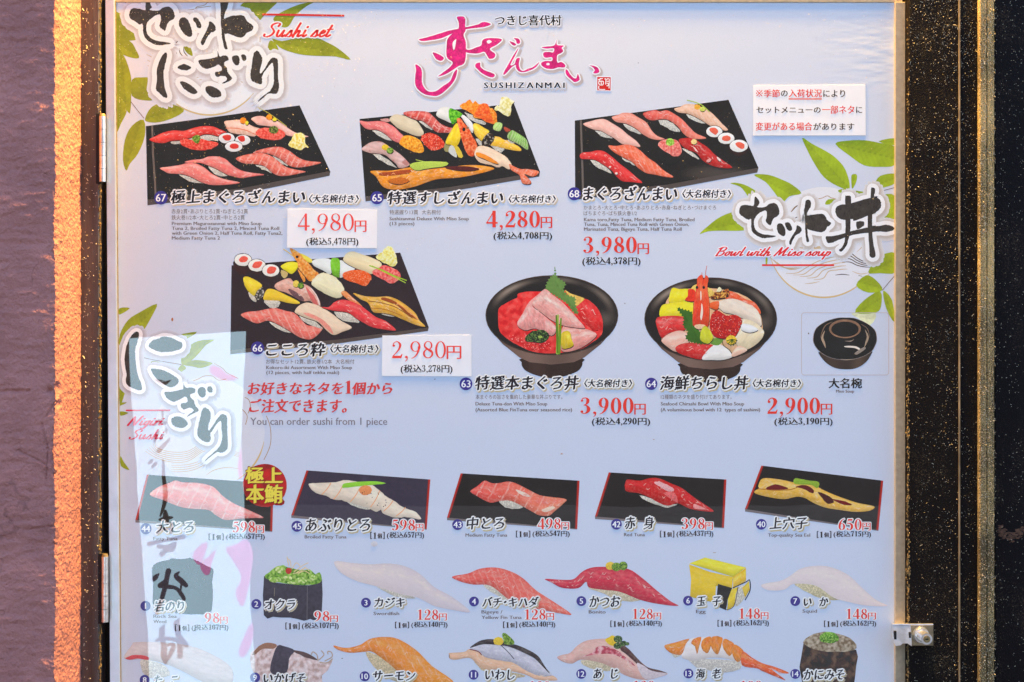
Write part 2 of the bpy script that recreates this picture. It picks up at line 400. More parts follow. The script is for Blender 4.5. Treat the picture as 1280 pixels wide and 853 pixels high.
def serif(ch, w=1.0):
    """roman figures with thick and thin strokes, 1 unit tall; w thins the heavy strokes"""
    key = (ch, w)
    if key in _sd: return _sd[key]
    a = _Acc(); nul = None
    def st(pts): ribbon(a, [(x, y) for x, y, q in pts], [max(q * (w if q > 0.06 else 0.5 + 0.5 * w), 0.028) for x, y, q in pts], nul, 0, 5, False)
    def dot(x, y, r): P = np.array(ring_pts(x, y, r * (0.75 + 0.25 * w), None, 12)); a.add(P, tess(P))
    def pg(pts): P = np.array(pts, float); a.add(P, tess(P))
    t = 1 - w
    if ch == '0': _ringshape(a, .27, .49, .25, .5, .25 - .155 * w, .455)
    elif ch == '1':
        st([(.29, .97, .155), (.29, .5, .155), (.29, .02, .155)]); pg([(.1, 0), (.48, 0), (.48, .035), (.1, .035)]); pg([(.09, .83), (.09, .86), (.33, 1.0), (.366, 1.0), (.3, .8), (.22, .87)])
    elif ch == '2':
        st([(.07, .7, .04), (.11, .86, .05), (.25, .965, .06), (.37, .88, .14), (.41, .74, .17), (.35, .52, .13), (.21, .3, .08), (.06, .1, .045)]); dot(.115, .73, .07)
        pg([(.03, 0), (.46, 0), (.52, .25), (.48, .25), (.42, .145), (.1, .145), (.04, .06)])
    elif ch == '3':
        st([(.08, .8, .04), (.14, .93, .05), (.27, .97, .06), (.37, .88, .13), (.37, .72, .14), (.29, .58, .06), (.18, .54, .04)])
        st([(.18, .54, .04), (.33, .49, .08), (.41, .32, .17), (.37, .13, .13), (.23, .02, .05), (.12, .05, .05), (.06, .15, .05)]); dot(.105, .8, .06); dot(.1, .14, .07)
    elif ch == '4':
        st([(.35, .97, .05), (.2, .65, .045), (.03, .3, .045)]); pg([(.0, .22), (.53, .22), (.53, .22 + .1 * (.5 + .5 * w)), (.0, .22 + .1 * (.5 + .5 * w))]); st([(.36, .99, .155), (.36, .5, .155), (.36, .0, .155)])
    elif ch == '5':
        pg([(.13, .98), (.46, .99), (.42, .83), (.12, .83)]); st([(.145, .96, .04), (.12, .75, .04), (.09, .52, .04)])
        st([(.09, .52, .03), (.22, .6, .1), (.37, .5, .15), (.41, .31, .17), (.36, .12, .13), (.22, .02, .05), (.1, .06, .05)]); dot(.1, .11, .07)
    elif ch in '69':
        b = _Acc(); keep = a; a = b
        _ringshape(b, .27, .305, .235, .305, .235 - .145 * w, .265)
        st([(.115, .3, .15), (.13, .52, .15), (.22, .78, .11), (.34, .93, .06), (.46, 1.0, .03)])
        V, T = b.get(); a = keep
        if ch == '9': V = np.concatenate([np.array([.53, .985]) - V[:, :2], V[:, 2:]], 1)
        a.add(V, T)
    elif ch == '7':
        pg([(.03, .74), (.07, .74), (.13, .83), (.38, .83), (.5, .98), (.06, .98)]); st([(.48, .95, .04), (.36, .62, .09), (.28, .32, .14), (.26, .0, .16)])
    elif ch == '8':
        _ringshape(a, .27, .745, .2, .25, .2 - .115 * w, .21); _ringshape(a, .27, .27, .24, .275, .24 - .14 * w, .225)
        st([(.12, .68, .1), (.27, .51, .15), (.41, .35, .1)])
    elif ch == ',':
        dot(.12, .07, .075); st([(.16, .06, .08), (.15, -.08, .05), (.07, -.18, .03)])
    V, T = a.get(); _sd[key] = (V, T, .27 if ch == ',' else .56)
    return _sd[key]

def is_lat(c): return ord(c) < 0x250
def layout(s, sw=None, cap=0.80, off=0.0, rise=0.0):
    """-> V, T in em units. sw: weight for roman figures (None = sans)"""
    a = _Acc(); x = 0.0; i = 0
    while i < len(s):
        c = s[i]
        if sw is not None and c in '0123456789,':
            V, T, adv = serif(c, sw); a.add(np.stack([V[:, 0] * cap + x, V[:, 1] * cap, V[:, 2]], 1), T); x += adv * cap + 0.01; i += 1; continue
        if is_lat(c):
            k = i
            while k < len(s) and is_lat(s[k]) and not (sw is not None and s[k] in '0123456789,'): k += 1
            r = s[i:k]
            V, T = glyph(r) if r.strip() else (np.zeros((0, 2)), np.zeros((0, 3)))
            if len(V): a.add(np.concatenate([V + [x, 0], np.zeros((len(V), 1))], 1), T); x += V[:, 0].max() + 0.06
            if r[-1] == ' ' or not len(V): x += 0.28 * max(1, len(r) - len(r.rstrip()))
            i = k; continue
        if c == '　': x += 0.7; i += 1; continue
        V, T = glyph(c, off); adv = 1.0; sh = 0.0
        if c == '〈': adv, sh = 0.42, -0.55
        elif c == '〉': adv = 0.45
        elif c == '・': adv, sh = 0.5, -0.25
        elif c in '、。': adv = 0.6
        elif c == '※': adv = 0.75
        if len(V):
            if rise: V = np.stack([V[:, 0] + 0.10 * (V[:, 1] - .35) * (rise > 0), V[:, 1] + rise * (V[:, 0] - 0.5)], 1)
            a.add(np.concatenate([V + [x + sh, 0], np.zeros((len(V), 1))], 1), T)
        x += adv; i += 1
    return a.get()
def fit(V, box):
    lo, hi = V.min(0), V.max(0); x0, y0, x1, y1 = box
    u = (V - lo) / np.maximum(hi - lo, 1e-6)
    return np.stack([x0 + u[:, 0] * (x1 - x0), y1 - u[:, 1] * (y1 - y0), V[:, 2] if V.shape[1] > 2 else V[:, 0] * 0], 1)
def fitline(V, x0, x1, base, em):
    lo, hi = V[:, 0].min(), V[:, 0].max()
    return np.stack([x0 + (V[:, 0] - lo) / (hi - lo) * (x1 - x0), base - V[:, 1] * em], 1)
def stamp(p, V, T, col, layer, smear=0, sdir=(1, -0.45), halo=0, hcol=None, shadow=None):
    if V.shape[1] == 2: V = np.concatenate([V, np.zeros((len(V), 1))], 1)
    st = 0.2 if V[:, 2].max() < 1 else 1.2
    cur = layer - 2.5 - (10 * st if halo else 0)
    if halo:
        for i in range(10):
            a = 2 * math.pi * i / 10
            p.add(V + [halo * math.cos(a), halo * math.sin(a), 0], T, hcol, cur + i * st, False)
        if shadow is not None:
            cur -= len(shadow) * 7 * st + 0.5
            for k, (r, dx, dy, cc) in enumerate(shadow):
                for i in range(7):
                    a = 2 * math.pi * i / 7
                    p.add(V + [dx + r * math.cos(a), dy + r * math.sin(a), 0], T, cc, cur + (k * 7 + i) * st, False)
    if smear:
        for i, q in enumerate((-0.5, 0, 0.5)): p.add(V + [smear * q * sdir[0], smear * q * sdir[1], 0], T, col, layer + i * st, False)
    else: p.add(V, T, col, layer, False)

BLK = (58, 54, 62); RED = (216, 72, 66); GRY = (108, 100, 106); BLUE = (72, 68, 142)
def whites(y): return ink((238, 236, 238), y)
def t_title(root, s, box, name="dish_name", smear=1.25):
    p = Part(name, root); y = box[3]; V, T = layout(s, rise=0.085); V = fit(V, box)
    tan1 = ink((205, 200, 196), y) ; tan2 = ink((178, 168, 140), y)
    if y < 300: tan1, tan2 = ink((206, 200, 200), y), ink((196, 180, 158), y)
    stamp(p, V, T, ink(BLK, y), 76, smear * 1.1, (1, -0.5), 1.9, whites(y), [(2.6, 1.1, 1.3, tan1), (1.8, 1.5, 1.6, tan2)])
    return p.build()
def t_badge(root, n, cx, cy, r):
    p = Part("number_badge", root); c = np.array(ring_pts(cx, cy, r, r, 32)); p.add(c, tess(c), ink(BLUE, cy), 74)
    V, T = glyph(str(n)); hw = V.max(0) - V.min(0); w = min(0.74 * r, 0.56 * r * hw[0] / hw[1])
    V = fit(V, (cx - w, cy - 0.56 * r, cx + w, cy + 0.56 * r)); stamp(p, V, T, ink((236, 234, 244), cy), 76, 0.45, (1, 0)); p.build()
def t_price(root, s, box, yen, halo=False, col=RED, w=1.0, name="price", layer=76, base=0.0003, mat=None):
    p = Part(name, root, base, mat); y = box[3]
    for txt, bx, sw in ((s, box, w), ('円', yen, None)):
        V, T = layout(txt, sw)
        if ',' in txt:
            lo = min(0, V[:, 1].min()); V2 = fit(V, bx); V2[:, 1] = bx[3] - (V[:, 1] / 0.8) * (bx[3] - bx[1]); V = V2
        else: V = fit(V, bx)
        stamp(p, V, T, ink(col, y), layer, 0.5 if sw is None else 0.0, (1, 0), 1.2 if halo else 0, whites(y))
    return p.build()
def t_tax(root, s, box, col=(52, 50, 58), layer=76, base=0.0003, mat=None, name="tax_included_price", w=0.95):
    p = Part(name, root, base, mat); V, T = layout(s, w); V2 = fit(V, box)
    stamp(p, V2, T, ink(col, box[3]), layer, 0.45, (1, 0)); return p.build()
def t_jp(p, s, box, col=GRY, smear=0.0): V, T = layout(s); stamp(p, fit(V, box), T, ink(col, box[3]), 76, smear, (1, 0))
def t_en(p, s, x0, x1, base, em, col=(112, 104, 108), smear=0.3): V, T = glyph(s); stamp(p, fitline(V, x0, x1, base, em), T, ink(col, base), 76, smear, (1, 0))

# brush-script letters: centre lines written with a slanted broad nib
SCR = {
 'S': (1.15, [[(1.05, 1.5), (1.1, 1.85), (.75, 1.97), (.35, 1.75), (.32, 1.4), (.62, 1.08), (.85, .72), (.74, .28), (.35, .02), (.0, .1), (-.06, .36)]]),
 'u': (.98, [[(0, .92), (.03, .35), (.18, .03), (.42, .2), (.62, .92)], [(.62, .92), (.6, .25), (.72, .03), (.95, .28)]]),
 's': (.72, [[(-.05, .1), (.3, .95), (.42, .65), (.52, .3), (.38, .03), (.08, .1)], [(.45, .1), (.7, .28)]]),
 'h': (.9, [[(0, 0), (.04, 1.0), (.12, 1.95)], [(.03, .4), (.32, .93), (.48, .8), (.46, .2), (.58, .03), (.85, .28)]]),
 'i': (.42, [[(.05, .93), (.03, .25), (.15, .03), (.4, .28)], [(.1, 1.36), (.13, 1.44)]]),
 'e': (.62, [[(.05, .45), (.38, .58), (.42, .88), (.22, .95), (.03, .5), (.14, .05), (.36, .06), (.62, .3)]]),
 't': (.55, [[(.2, 1.62), (.1, .6), (.1, .12), (.26, .03), (.52, .28)], [(-.1, 1.03), (.5, 1.1)]]),
 'B': (1.1, [[(.1, 0), (.14, 1.0), (.24, 1.85)], [(-.12, 1.55), (.45, 1.97), (.9, 1.72), (.75, 1.2), (.3, 1.02)], [(.3, 1.02), (.85, .92), (.9, .42), (.5, .0), (-.02, .1)]]),
 'o': (.72, [[(.4, .95), (.12, .8), (.02, .35), (.18, .03), (.44, .25), (.5, .7), (.38, .95), (.6, .82), (.74, .9)]]),
 'w': (1.2, [[(0, .95), (.02, .25), (.14, .03), (.36, .3), (.55, .8)], [(.55, .8), (.55, .2), (.68, .03), (.92, .35), (1.02, 1.0), (1.16, .9)]]),
 'l': (.42, [[(.1, 1.92), (.04, .4), (.12, .03), (.4, .28)]]),
 'M': (1.62, [[(-.05, 0), (.18, 1.0), (.32, 1.85)], [(.32, 1.85), (.45, 1.0), (.52, .2)], [(.52, .2), (.85, 1.0), (1.2, 1.87)], [(1.2, 1.87), (1.1, .9), (1.12, .2), (1.24, .03), (1.55, .3)]]),
 'p': (.68, [[(.05, .95), (0, 0), (-.05, -.75)], [(.02, .6), (.34, .97), (.52, .62), (.34, .08), (.05, .12)]]),
 'N': (1.2, [[(0, 0), (.08, .9), (.15, 1.8)], [(.15, 1.8), (.45, .9), (.78, .05)], [(.78, .05), (.9, 1.0), (1.05, 1.95)]]),
 'g': (.68, [[(.45, .95), (.12, .82), (.02, .4), (.18, .05), (.44, .4)], [(.5, .95), (.45, -.15), (.25, -.75), (-.05, -.55)]]),
 'r': (.55, [[(.05, .9), (.06, .5), (.02, 0)], [(.05, .45), (.28, .93), (.5, .82)]]),
 ' ': (.5, []),
}
def script(p, s, box, col, layer, nib=0.30, slant=0.42, halo=0, hcol=None):
    a = _Acc(); x = 0
    for c in s:
        adv, sts = SCR[c]
        for t in sts:
            Q = catmull([(x + u + slant * v, v) for u, v in t], 5, False) if len(t) > 2 else np.array([(x + u + slant * v, v) for u, v in t])
            d = np.gradient(Q, axis=0); L = np.hypot(d[:, 0], d[:, 1]) + 1e-9
            w = nib * (0.42 + 0.58 * np.abs(d[:, 0] * 0.30 + d[:, 1] * 0.95) / L)
            ribbon(a, Q, list(w), None, 0, 0, False)
            for q, r in ((Q[0], w[0] / 2), (Q[-1], w[-1] / 2)):
                P = np.array(ring_pts(q[0], q[1], r, None, 10)); a.add(P, tess(P))
        x += adv * 1.14
    V, T = a.get(); stamp(p, fit(V, box), T, col, layer, 0, (1, 0), halo, hcol)

def brush(p, shapes, y, col, halo, layer, jg=0.5, soft=None, hcol=None, nh=18):
    """brush-written sign with a white cut-out border and a printed soft edge round it"""
    out = []
    for i, s in enumerate(shapes):
        P = jag(catmull(s, 5), jg, 0.9, i); out.append((P, tess(P)))
    lo = layer - 1 - nh * 0.2
    if soft is not None:
        ns_ = 12; lo2 = lo - 1 - len(soft) * ns_ * 0.2
        for k, (r, dx, dy, c) in enumerate(soft):
            for P, T in out:
                for i in range(ns_):
                    a = 2 * math.pi * i / ns_
                    p.add(P + [dx + r * math.cos(a), dy + r * math.sin(a)], T, c, lo2 + (k * ns_ + i) * 0.2, False)
    for P, T in out:
        for i in range(nh):
            a = 2 * math.pi * i / nh
            p.add(P + [halo * math.cos(a), halo * math.sin(a)], T, hcol, lo + i * 0.2, False)
    for i, (P, T) in enumerate(out):
        V, T2 = cdt(P, 1.6)
        C = np.array([np.clip(col * (1 + 0.5 * N(x, yy, 0.7, i) + 0.35 * N(x, yy, 0.16, i + 2)), 0.01, 0.9) for x, yy in V])
        p.add(V, T2, C, layer + 2 * i * 0.1)
def serrate(pts, amp, step):
    P = catmull(pts, 8); d = np.hypot(*np.diff(np.vstack([P, P[:1]]), axis=0).T); s = np.concatenate([[0], np.cumsum(d)])
    n = int(s[-1] / step) // 2 * 2; Q = np.stack([np.interp(np.linspace(0, s[-1], n, False), s, np.append(P[:, k], P[0, k])) for k in (0, 1)], 1)
    t = np.roll(Q, -1, 0) - np.roll(Q, 1, 0); t /= np.hypot(t[:, 0], t[:, 1])[:, None] + 1e-9
    return Q + np.stack([-t[:, 1], t[:, 0]], 1) * (amp * np.where(np.arange(n) % 2, 1, -1))[:, None]
def leaf(p, pts, base, layer, y=None, vein=None):
    P = catmull(pts, 3); yc = float(P[:, 1].mean()); b = ink(base, yc); d = P.max(0) - P.min(0); sd = rnd.random() * 30
    c0 = P.mean(0); u = P - c0; w, v = np.linalg.eigh(u.T @ u); ax = v[:, 1]; nn = v[:, 0]
    def fn(x, yy):
        q = (np.array([x, yy]) - c0) @ nn; s = (np.array([x, yy]) - c0) @ ax
        k = 1.06 if q < 0 else 0.93
        if abs(q) < 0.55: k *= 0.82
        k *= 1 + 0.10 * math.sin(s * 0.9 + abs(q) * 0.7) * 0.5 + 0.22 * N(x, yy, 0.08, sd) + 0.08 * N(x, yy, 0.6, sd)
        return np.clip(b * k, 0.01, 0.9)
    V, T = cdt(P, 1.8); p.add(V, T, np.array([fn(x, q) for x, q in V]), layer)

# ------------------------------------------------------------------ setting
def mesh_obj(name, bm, mat, parent=None, label=None, cat=None, group=None, kind=None, smooth=False):
    me = bpy.data.meshes.new(name); bm.to_mesh(me); bm.free()
    for f in me.polygons: f.use_smooth = smooth
    for m in (mat if isinstance(mat, list) else [mat]): me.materials.append(m)
    o = bpy.data.objects.new(name, me); COL.objects.link(o)
    if parent: o.parent = parent
    return tag(o, label, cat, group, kind)
def add_box(bm, x0, x1, y0, y1, z0, z1, bev=0.0, seg=2):
    r = bmesh.ops.create_cube(bm, size=1.0); vs_ = r["verts"]
    for v in vs_: v.co = Vector((x0 + (v.co.x + .5) * (x1 - x0), y0 + (v.co.y + .5) * (y1 - y0), z0 + (v.co.z + .5) * (z1 - z0)))
    if bev:
        es = list({e for v in vs_ for e in v.link_edges})
        bmesh.ops.bevel(bm, geom=es, offset=bev, segments=seg, affect='EDGES', profile=0.5)
def add_cyl(bm, c0, c1, r0, r1=None, n=24, caps=True):
    r1 = r0 if r1 is None else r1
    a, b = Vector(c0), Vector(c1); q = (b - a).to_track_quat('Z', 'Y')
    A = [bm.verts.new(a + q @ Vector((r0 * math.cos(2 * math.pi * i / n), r0 * math.sin(2 * math.pi * i / n), 0))) for i in range(n)]
    B = [bm.verts.new(b + q @ Vector((r1 * math.cos(2 * math.pi * i / n), r1 * math.sin(2 * math.pi * i / n), 0))) for i in range(n)]
    for i in range(n): bm.faces.new((A[i], A[(i + 1) % n], B[(i + 1) % n], B[i]))
    if caps: bm.faces.new(A[::-1]); bm.faces.new(B)
def extrude_profile(bm, prof, z0, z1, nz=1):
    """prof: list of (x, y); open sheet swept up"""
    rows = []
    for k in range(nz + 1):
        z = z0 + (z1 - z0) * k / nz; rows.append([bm.verts.new((x, y, z)) for x, y in prof])
    for a, b in zip(rows, rows[1:]):
        for i in range(len(prof) - 1): bm.faces.new((a[i], a[i + 1], b[i + 1], b[i]))

bm = bmesh.new(); bmesh.ops.create_grid(bm, x_segments=1, y_segments=1, size=60)
for v in bm.verts: v.co.z = GROUND
mesh_obj("pavement", bm, M_PAVE, kind="structure", label="dark asphalt street in front of the shop")
bm = bmesh.new(); add_box(bm, -14, 14, -11.2, -11.0, GROUND, 4.2)  # added wall, out of view: keeps bright low sky out of the sheet's reflection
mesh_obj("added_dark_wall", bm, simple_mat("dark_render", (0.022, 0.02, 0.02), 0.85, 0, 0.3, 3), label="unseen dark wall added across the street to darken what the menu reflects", cat="wall")

ZT, ZB = 0.45, -0.45
# stucco wall: its face towards the street and the rough return into the recess, one wall
SY = -0.086; SX = (105 - 640) * S
def wall():
    bm = bmesh.new(); g = 0.0011
    def disp(x, y, z, nx, ny, amp):
        q = Vector((x, y, z))
        d = amp * (noise.noise(q * 420) * 0.55 + noise.noise(q * 900 + Vector((3, 1, 7))) * 0.30 + noise.noise(q * 130) * 0.6)
        return Vector((x + nx * d, y + ny * d, z))
    nz = int((ZT - ZB) / g); W1 = 0.075; n1 = int(W1 / g); n2 = int(0.094 / g)
    rows = []
    for k in range(nz + 1):
        z = ZB + (ZT - ZB) * k / nz; r = []
        wob = 0.0012 * noise.noise(Vector((0, 0, z * 60))) + 0.0010 * noise.noise(Vector((5, 0, z * 190))) + 0.0022 * noise.noise(Vector((9, 0, z * 14)))
        for i in range(n1):                                   # trowelled face
            x = SX - W1 + W1 * i / n1
            am = 0.00048 + 0.0012 * max(0, 1 - (SX - x) / 0.006)
            co = disp(x + wob * max(0, 1 - (SX - x) / 0.01), SY, z, 0, -1, am)
            co.y -= min(1, (SX - x) / 0.012) * (0.0013 * noise.noise(Vector((x * 55, 3, z * 160))) + 0.0016 * noise.noise(Vector((x * 20, 8, z * 26))))
            px_, pz_ = 640 + x / S / 0.9386, 426.5 - z / S / 0.9386            # scars: a scored joint, a hole, two cracks
            gz = abs(pz_ - 489 - 1.6 * noise.noise(Vector((x * 260, 0, 4))))
            if px_ < 37: co.y += 0.0026 * max(0, 1 - gz / 3.0)
            co.y += 0.0045 * max(0, 1 - math.hypot(px_ - 62, (pz_ - 488) * 1.1) / 6.5)
            for (ax, az, bx, bz) in ((52, 530, 60, 560), (60, 560, 57, 600), (22, 563, 56, 580), (58, 520, 70, 500), (30, 663, 70, 657)):
                t = max(0, min(1, ((px_ - ax) * (bx - ax) + (pz_ - az) * (bz - az)) / ((bx - ax) ** 2 + (bz - az) ** 2)))
                q = math.hypot(px_ - ax - t * (bx - ax), pz_ - az - t * (bz - az)) + 1.2 * noise.noise(Vector((x * 500, 1, z * 500)))
                co.y += 0.0018 * max(0, 1 - q / 1.7)
            r.append(bm.verts.new(co))
        for i in range(n2 + 1):                               # rough return
            y = SY + 0.094 * i / n2
            am = 0.00125
            pz_ = 426.5 - z / S / 0.95
            chip = 0.005 * max(0, 1 - math.hypot((pz_ - 486) / 11, (y - SY - .006) / .010)) + 0.004 * max(0, 1 - math.hypot((pz_ - 505) / 6, (y - SY - .008) / .012)) + 0.003 * max(0, noise.noise(Vector((y * 90, 2, z * 120))) - .45)
            x = SX - chip + wob * max(0, 1 - (y - SY) / 0.012) - 0.0012 * max(0, 1 - (y - SY) / 0.003)
            r.append(bm.verts.new(disp(x, y, z, 1, 0, am)))
        rows.append(r)
    for a, b in zip(rows, rows[1:]):
        for i in range(len(a) - 1): bm.faces.new((a[i], a[i + 1], b[i + 1], b[i]))
    # the rest of the wall, plain blocks that meet the detailed strip
    add_box(bm, -3.2, SX - W1, SY, 0.16, GROUND, 1.9)
    add_box(bm, SX - W1 + .0005, SX - 0.001, SY + 0.002, 0.16, ZT, 1.9); add_box(bm, SX - W1 + .0005, SX - 0.001, SY + 0.002, 0.16, GROUND, ZB)
    return bm
mesh_obj("stucco_wall", wall(), M_STUCCO, label="rough mauve stucco wall with its orange lit edge left of the menu board", cat="wall", smooth=True)

# back of the recess and the building above, so that the board hangs on something
bm = bmesh.new(); add_box(bm, SX - 0.001, 3.2, 0.03, 0.16, GROUND, 1.9)
mesh_obj("recess_wall", bm, M_BLACK, label="black back wall of the recess behind the menu board", cat="wall")

# steel jamb between stucco and board
jy = -0.010
bm = bmesh.new(); j0, j1, j2 = XD(105, 0) - 0.002, XD(124.0, jy), XD(128.5, jy)
extrude_profile(bm, [(j0, 0.01), (j0, jy), (j1 - 0.0012, jy), (j1, jy + 0.0012), (j1, 0.012)], GROUND, 2.0, 60)
mesh_obj("metal_jamb", bm, M_JAMB, label="narrow brown weathered steel jamb between the stucco and the hinges", cat="door jamb")
o = bpy.data.objects["metal_jamb"]
bm = bmesh.new()
for k in range(700):                                          # crust along the jamb's free edge
    z = rnd.uniform(-0.42, 0.40); s = rnd.uniform(0.0004, 0.0011); x = j1 + rnd.uniform(-0.0004, 0.0014); y = jy + rnd.uniform(0.000, 0.004)
    if rnd.random() < 0.35 and z > 0.2: continue
    r = bmesh.ops.create_icosphere(bm, subdivisions=1, radius=s)
    for v in r["verts"]: v.co = Vector((x + v.co.x * 0.8, y + v.co.y, z + v.co.z * rnd.uniform(1, 2.6)))
mesh_obj("edge_crust", bm, M_CRUD, o)

# ------------------------------------------------------------------ board frame: rails, hinges, lock
frame = empty("board_frame", W(640, 426), "hinged aluminium frame round the sushi menu with two hinges and a lock", "frame")
frame.location = (0, 0, 0)
ry = -0.0045
bm = bmesh.new()
# left rail leans a touch: the frame is out of square
def slant_rail(bm, xt0, xt1, xb0, xb1, yt, yb0, y0, y1, zt, zb, bev=0.0006):
    vs_ = []
    for z, a, b in ((zt, xt0, xt1), (zb, xb0, xb1)):
        for x, y in ((a, y1), (a, y0), (b, y0), (b, y1)): vs_.append(bm.verts.new((x, y, z)))
    fs = [bm.faces.new([vs_[i], vs_[(i + 1) % 4], vs_[4 + (i + 1) % 4], vs_[4 + i]]) for i in range(4)]
    fs.append(bm.faces.new(vs_[:4][::-1])); fs.append(bm.faces.new(vs_[4:]))
    bmesh.ops.recalc_face_normals(bm, faces=fs)
    bmesh.ops.bevel(bm, geom=[e for e in bm.edges], offset=bev, segments=2, affect='EDGES')
slant_rail(bm, XD(131.0, ry), XD(142.5, ry), XD(137.8, ry), XD(150.3, ry), 0, 0, ry, 0.012, ZD(-60, 0), ZD(920, 0), 0.0008)
mesh_obj("frame_rail", bm, M_RAILW, frame, label="pale left rail of the frame, beside the hinges", smooth=False)
bm = bmesh.new()
slant_rail(bm, XD(142.9, -.001), XD(144.6, -.001), XD(150.6, -.001), XD(152, -.001), 0, 0, -0.0022, 0.002, ZD(-60, 0), ZD(920, 0), 0.0003)
mesh_obj("gasket", bm, M_BRASS, frame)
bm = bmesh.new(); add_box(bm, XD(1119.2, ry), XD(1131.8, ry), ry, 0.012, ZD(920, 0), ZD(3.9, 0), 0.0005)
mesh_obj("frame_rail", bm, M_RAILT, frame, label="tan right rail of the frame")
bm = bmesh.new(); add_box(bm, XD(143, -.001), XD(1128, -.001), -0.00125, 0.012, ZD(3.4, 0), ZD(-22, 0), 0.0003)
mesh_obj("frame_rail", bm, M_RAILT, frame, label="tan top rail of the frame")
for zt, zb in ((142, 230), (692, 780)):
    hx = 128.2 if zt < 300 else 131.2; hy = -0.0115
    h = bmesh.new(); r = 4.1 * S; n = 5
    for i in range(n):
        a = ZD(zt + 4 + (zb - zt - 6) * i / n, hy); b = ZD(zt + 4 + (zb - zt - 6) * (i + 1) / n - 0.5, hy)
        add_cyl(h, (XD(hx, hy), hy, a), (XD(hx, hy), hy, b), r, r, 28)
    ho = mesh_obj("hinge", h, M_STEEL, frame, label="worn hinge barrel " + ("near the top of" if zt < 300 else "low on") + " the left rail", smooth=False)
    c = bmesh.new(); add_cyl(c, (XD(hx, hy), hy, ZD(zt + 4, hy)), (XD(hx, hy), hy, ZD(zt + 0.5, hy)), r * 1.02, r * 0.75, 24); mesh_obj("pin_cap", c, M_BRASS, ho)
    c = bmesh.new(); add_box(c, XD(hx - 8.2, jy), XD(hx - 2, jy), jy - 0.0006, jy + 0.004, ZD(zb, jy), ZD(zt, jy), 0.0003); mesh_obj("hinge_leaf", c, M_BLACK, ho)

# lock bracket on the right rail
lk = bmesh.new(); ly = -0.0185
def lx(u): return XD(1080 + u / 7.55, ly)
def lz(v): return ZD(740 + v / 7.55, ly)
plate = [(268, 312), (440, 312), (440, 505), (425, 497), (400, 480), (355, 480), (335, 497), (290, 502), (276, 470)]
tl = lambda v: -0.0042 * (v - 312) / 190.0
fr = [lk.verts.new((lx(u), ly + tl(v), lz(v))) for u, v in plate]; bk = [lk.verts.new((lx(u), ly + 0.0016 + tl(v), lz(v))) for u, v in plate]
lk.faces.new(fr[::-1]); lk.faces.new(bk)
for i in range(len(plate)): k = (i + 1) % len(plate); lk.faces.new((fr[i], fr[k], bk[k], bk[i]))
bmesh.ops.recalc_face_normals(lk, faces=lk.faces[:])
add_box(lk, lx(268), lx(655), ly - 0.0006, ly + 0.006, lz(316), lz(303), 0.0006)
add_box(lk, lx(300), lx(425), ly + 0.0018, -0.003, lz(470), lz(325), 0.0006)
lock = mesh_obj("lock_bracket", lk, M_STEEL, frame, label="bright plated lock bracket on the right rail")
c = bmesh.new(); add_box(c, lx(438), lx(655), ly - 0.0008, ly + 0.003, lz(511), lz(314), 0.0009, 3); mesh_obj("lock_body", c, M_STEEL2, lock)
c = bmesh.new(); add_box(c, lx(276), lx(300), ly - 0.0031, ly, lz(444), lz(364), 0.0003); add_box(c, lx(417), lx(436), ly - 0.0030, ly, lz(430), lz(376), 0.0002); mesh_obj("slot", c, M_BLACK, lock)
cyx, cyz = XD(1150.5, ly), ZD(793.5, ly)
c = bmesh.new(); add_cyl(c, (cyx, ly, cyz), (cyx, ly - 0.0055, cyz), 0.0088, 0.0078, 32); add_cyl(c, (cyx, ly - 0.0055, cyz), (cyx, ly - 0.021, cyz), 0.0064, 0.0058, 32, True)
cyl = mesh_obj("lock_cylinder", c, M_STEEL, lock, smooth=False)
c = bmesh.new(); add_cyl(c, (cyx, ly - 0.021, cyz), (cyx, ly - 0.0216, cyz), 0.0036, 0.0036, 24); mesh_obj("key_plug", c, M_BRASS, cyl)
c = bmesh.new(); add_box(c, cyx - 0.0016, cyx + 0.0016, ly - 0.0219, ly - 0.0216, cyz - 0.0007, cyz + 0.0007); mesh_obj("keyhole", c, M_BLACK, cyl)

# ------------------------------------------------------------------ dark metal post and panel on the right
py = -0.016
def X_(p, y=py): return XD(p, y)
bm = bmesh.new()
prof = [(X_(1136.5), 0.02), (X_(1136.5), py + .001), (X_(1137.5), py), (X_(1221.6), py)]
extrude_profile(bm, prof, GROUND, 2.0, 1)
post = mesh_obj("metal_post", bm, M_POST, label="dusty dark brown metal door post right of the menu board", cat="post")
bm = bmesh.new(); extrude_profile(bm, [(X_(1197.8), py + .0005), (X_(1198.1), py - .0014), (X_(1199.6), py - .0018), (X_(1200.2), py + .0005)], GROUND, 2.0, 1)
mesh_obj("bead", bm, simple_mat("pale_bead", (0.22, 0.16, 0.09), 0.5, 0.2, 0.5, 120, 0.4, 300, 1.5, (1, 1, 0.3)), post, label="thin paler raised line down the post")  # bead coloured a paler brown than the post
bm = bmesh.new()
prof = [(X_(1221.6), py + .004), (X_(1222.0), py - .004), (X_(1223.5), py - .0052), (X_(1229.2), py - .0052), (X_(1230.6), py - .0052), (X_(1231.2), py - .003), (X_(1232.0), py - .003), (X_(1232.6), py - .0052),
        (X_(1240), py - .0052), (X_(1241), py - .004), (X_(1241.4), 0.005)]
extrude_profile(bm, prof, GROUND, 2.0, 1)
mesh_obj("ridge", bm, M_RIDGE, post, label="raised brassy dust-coated ridge along the post")
bm = bmesh.new()
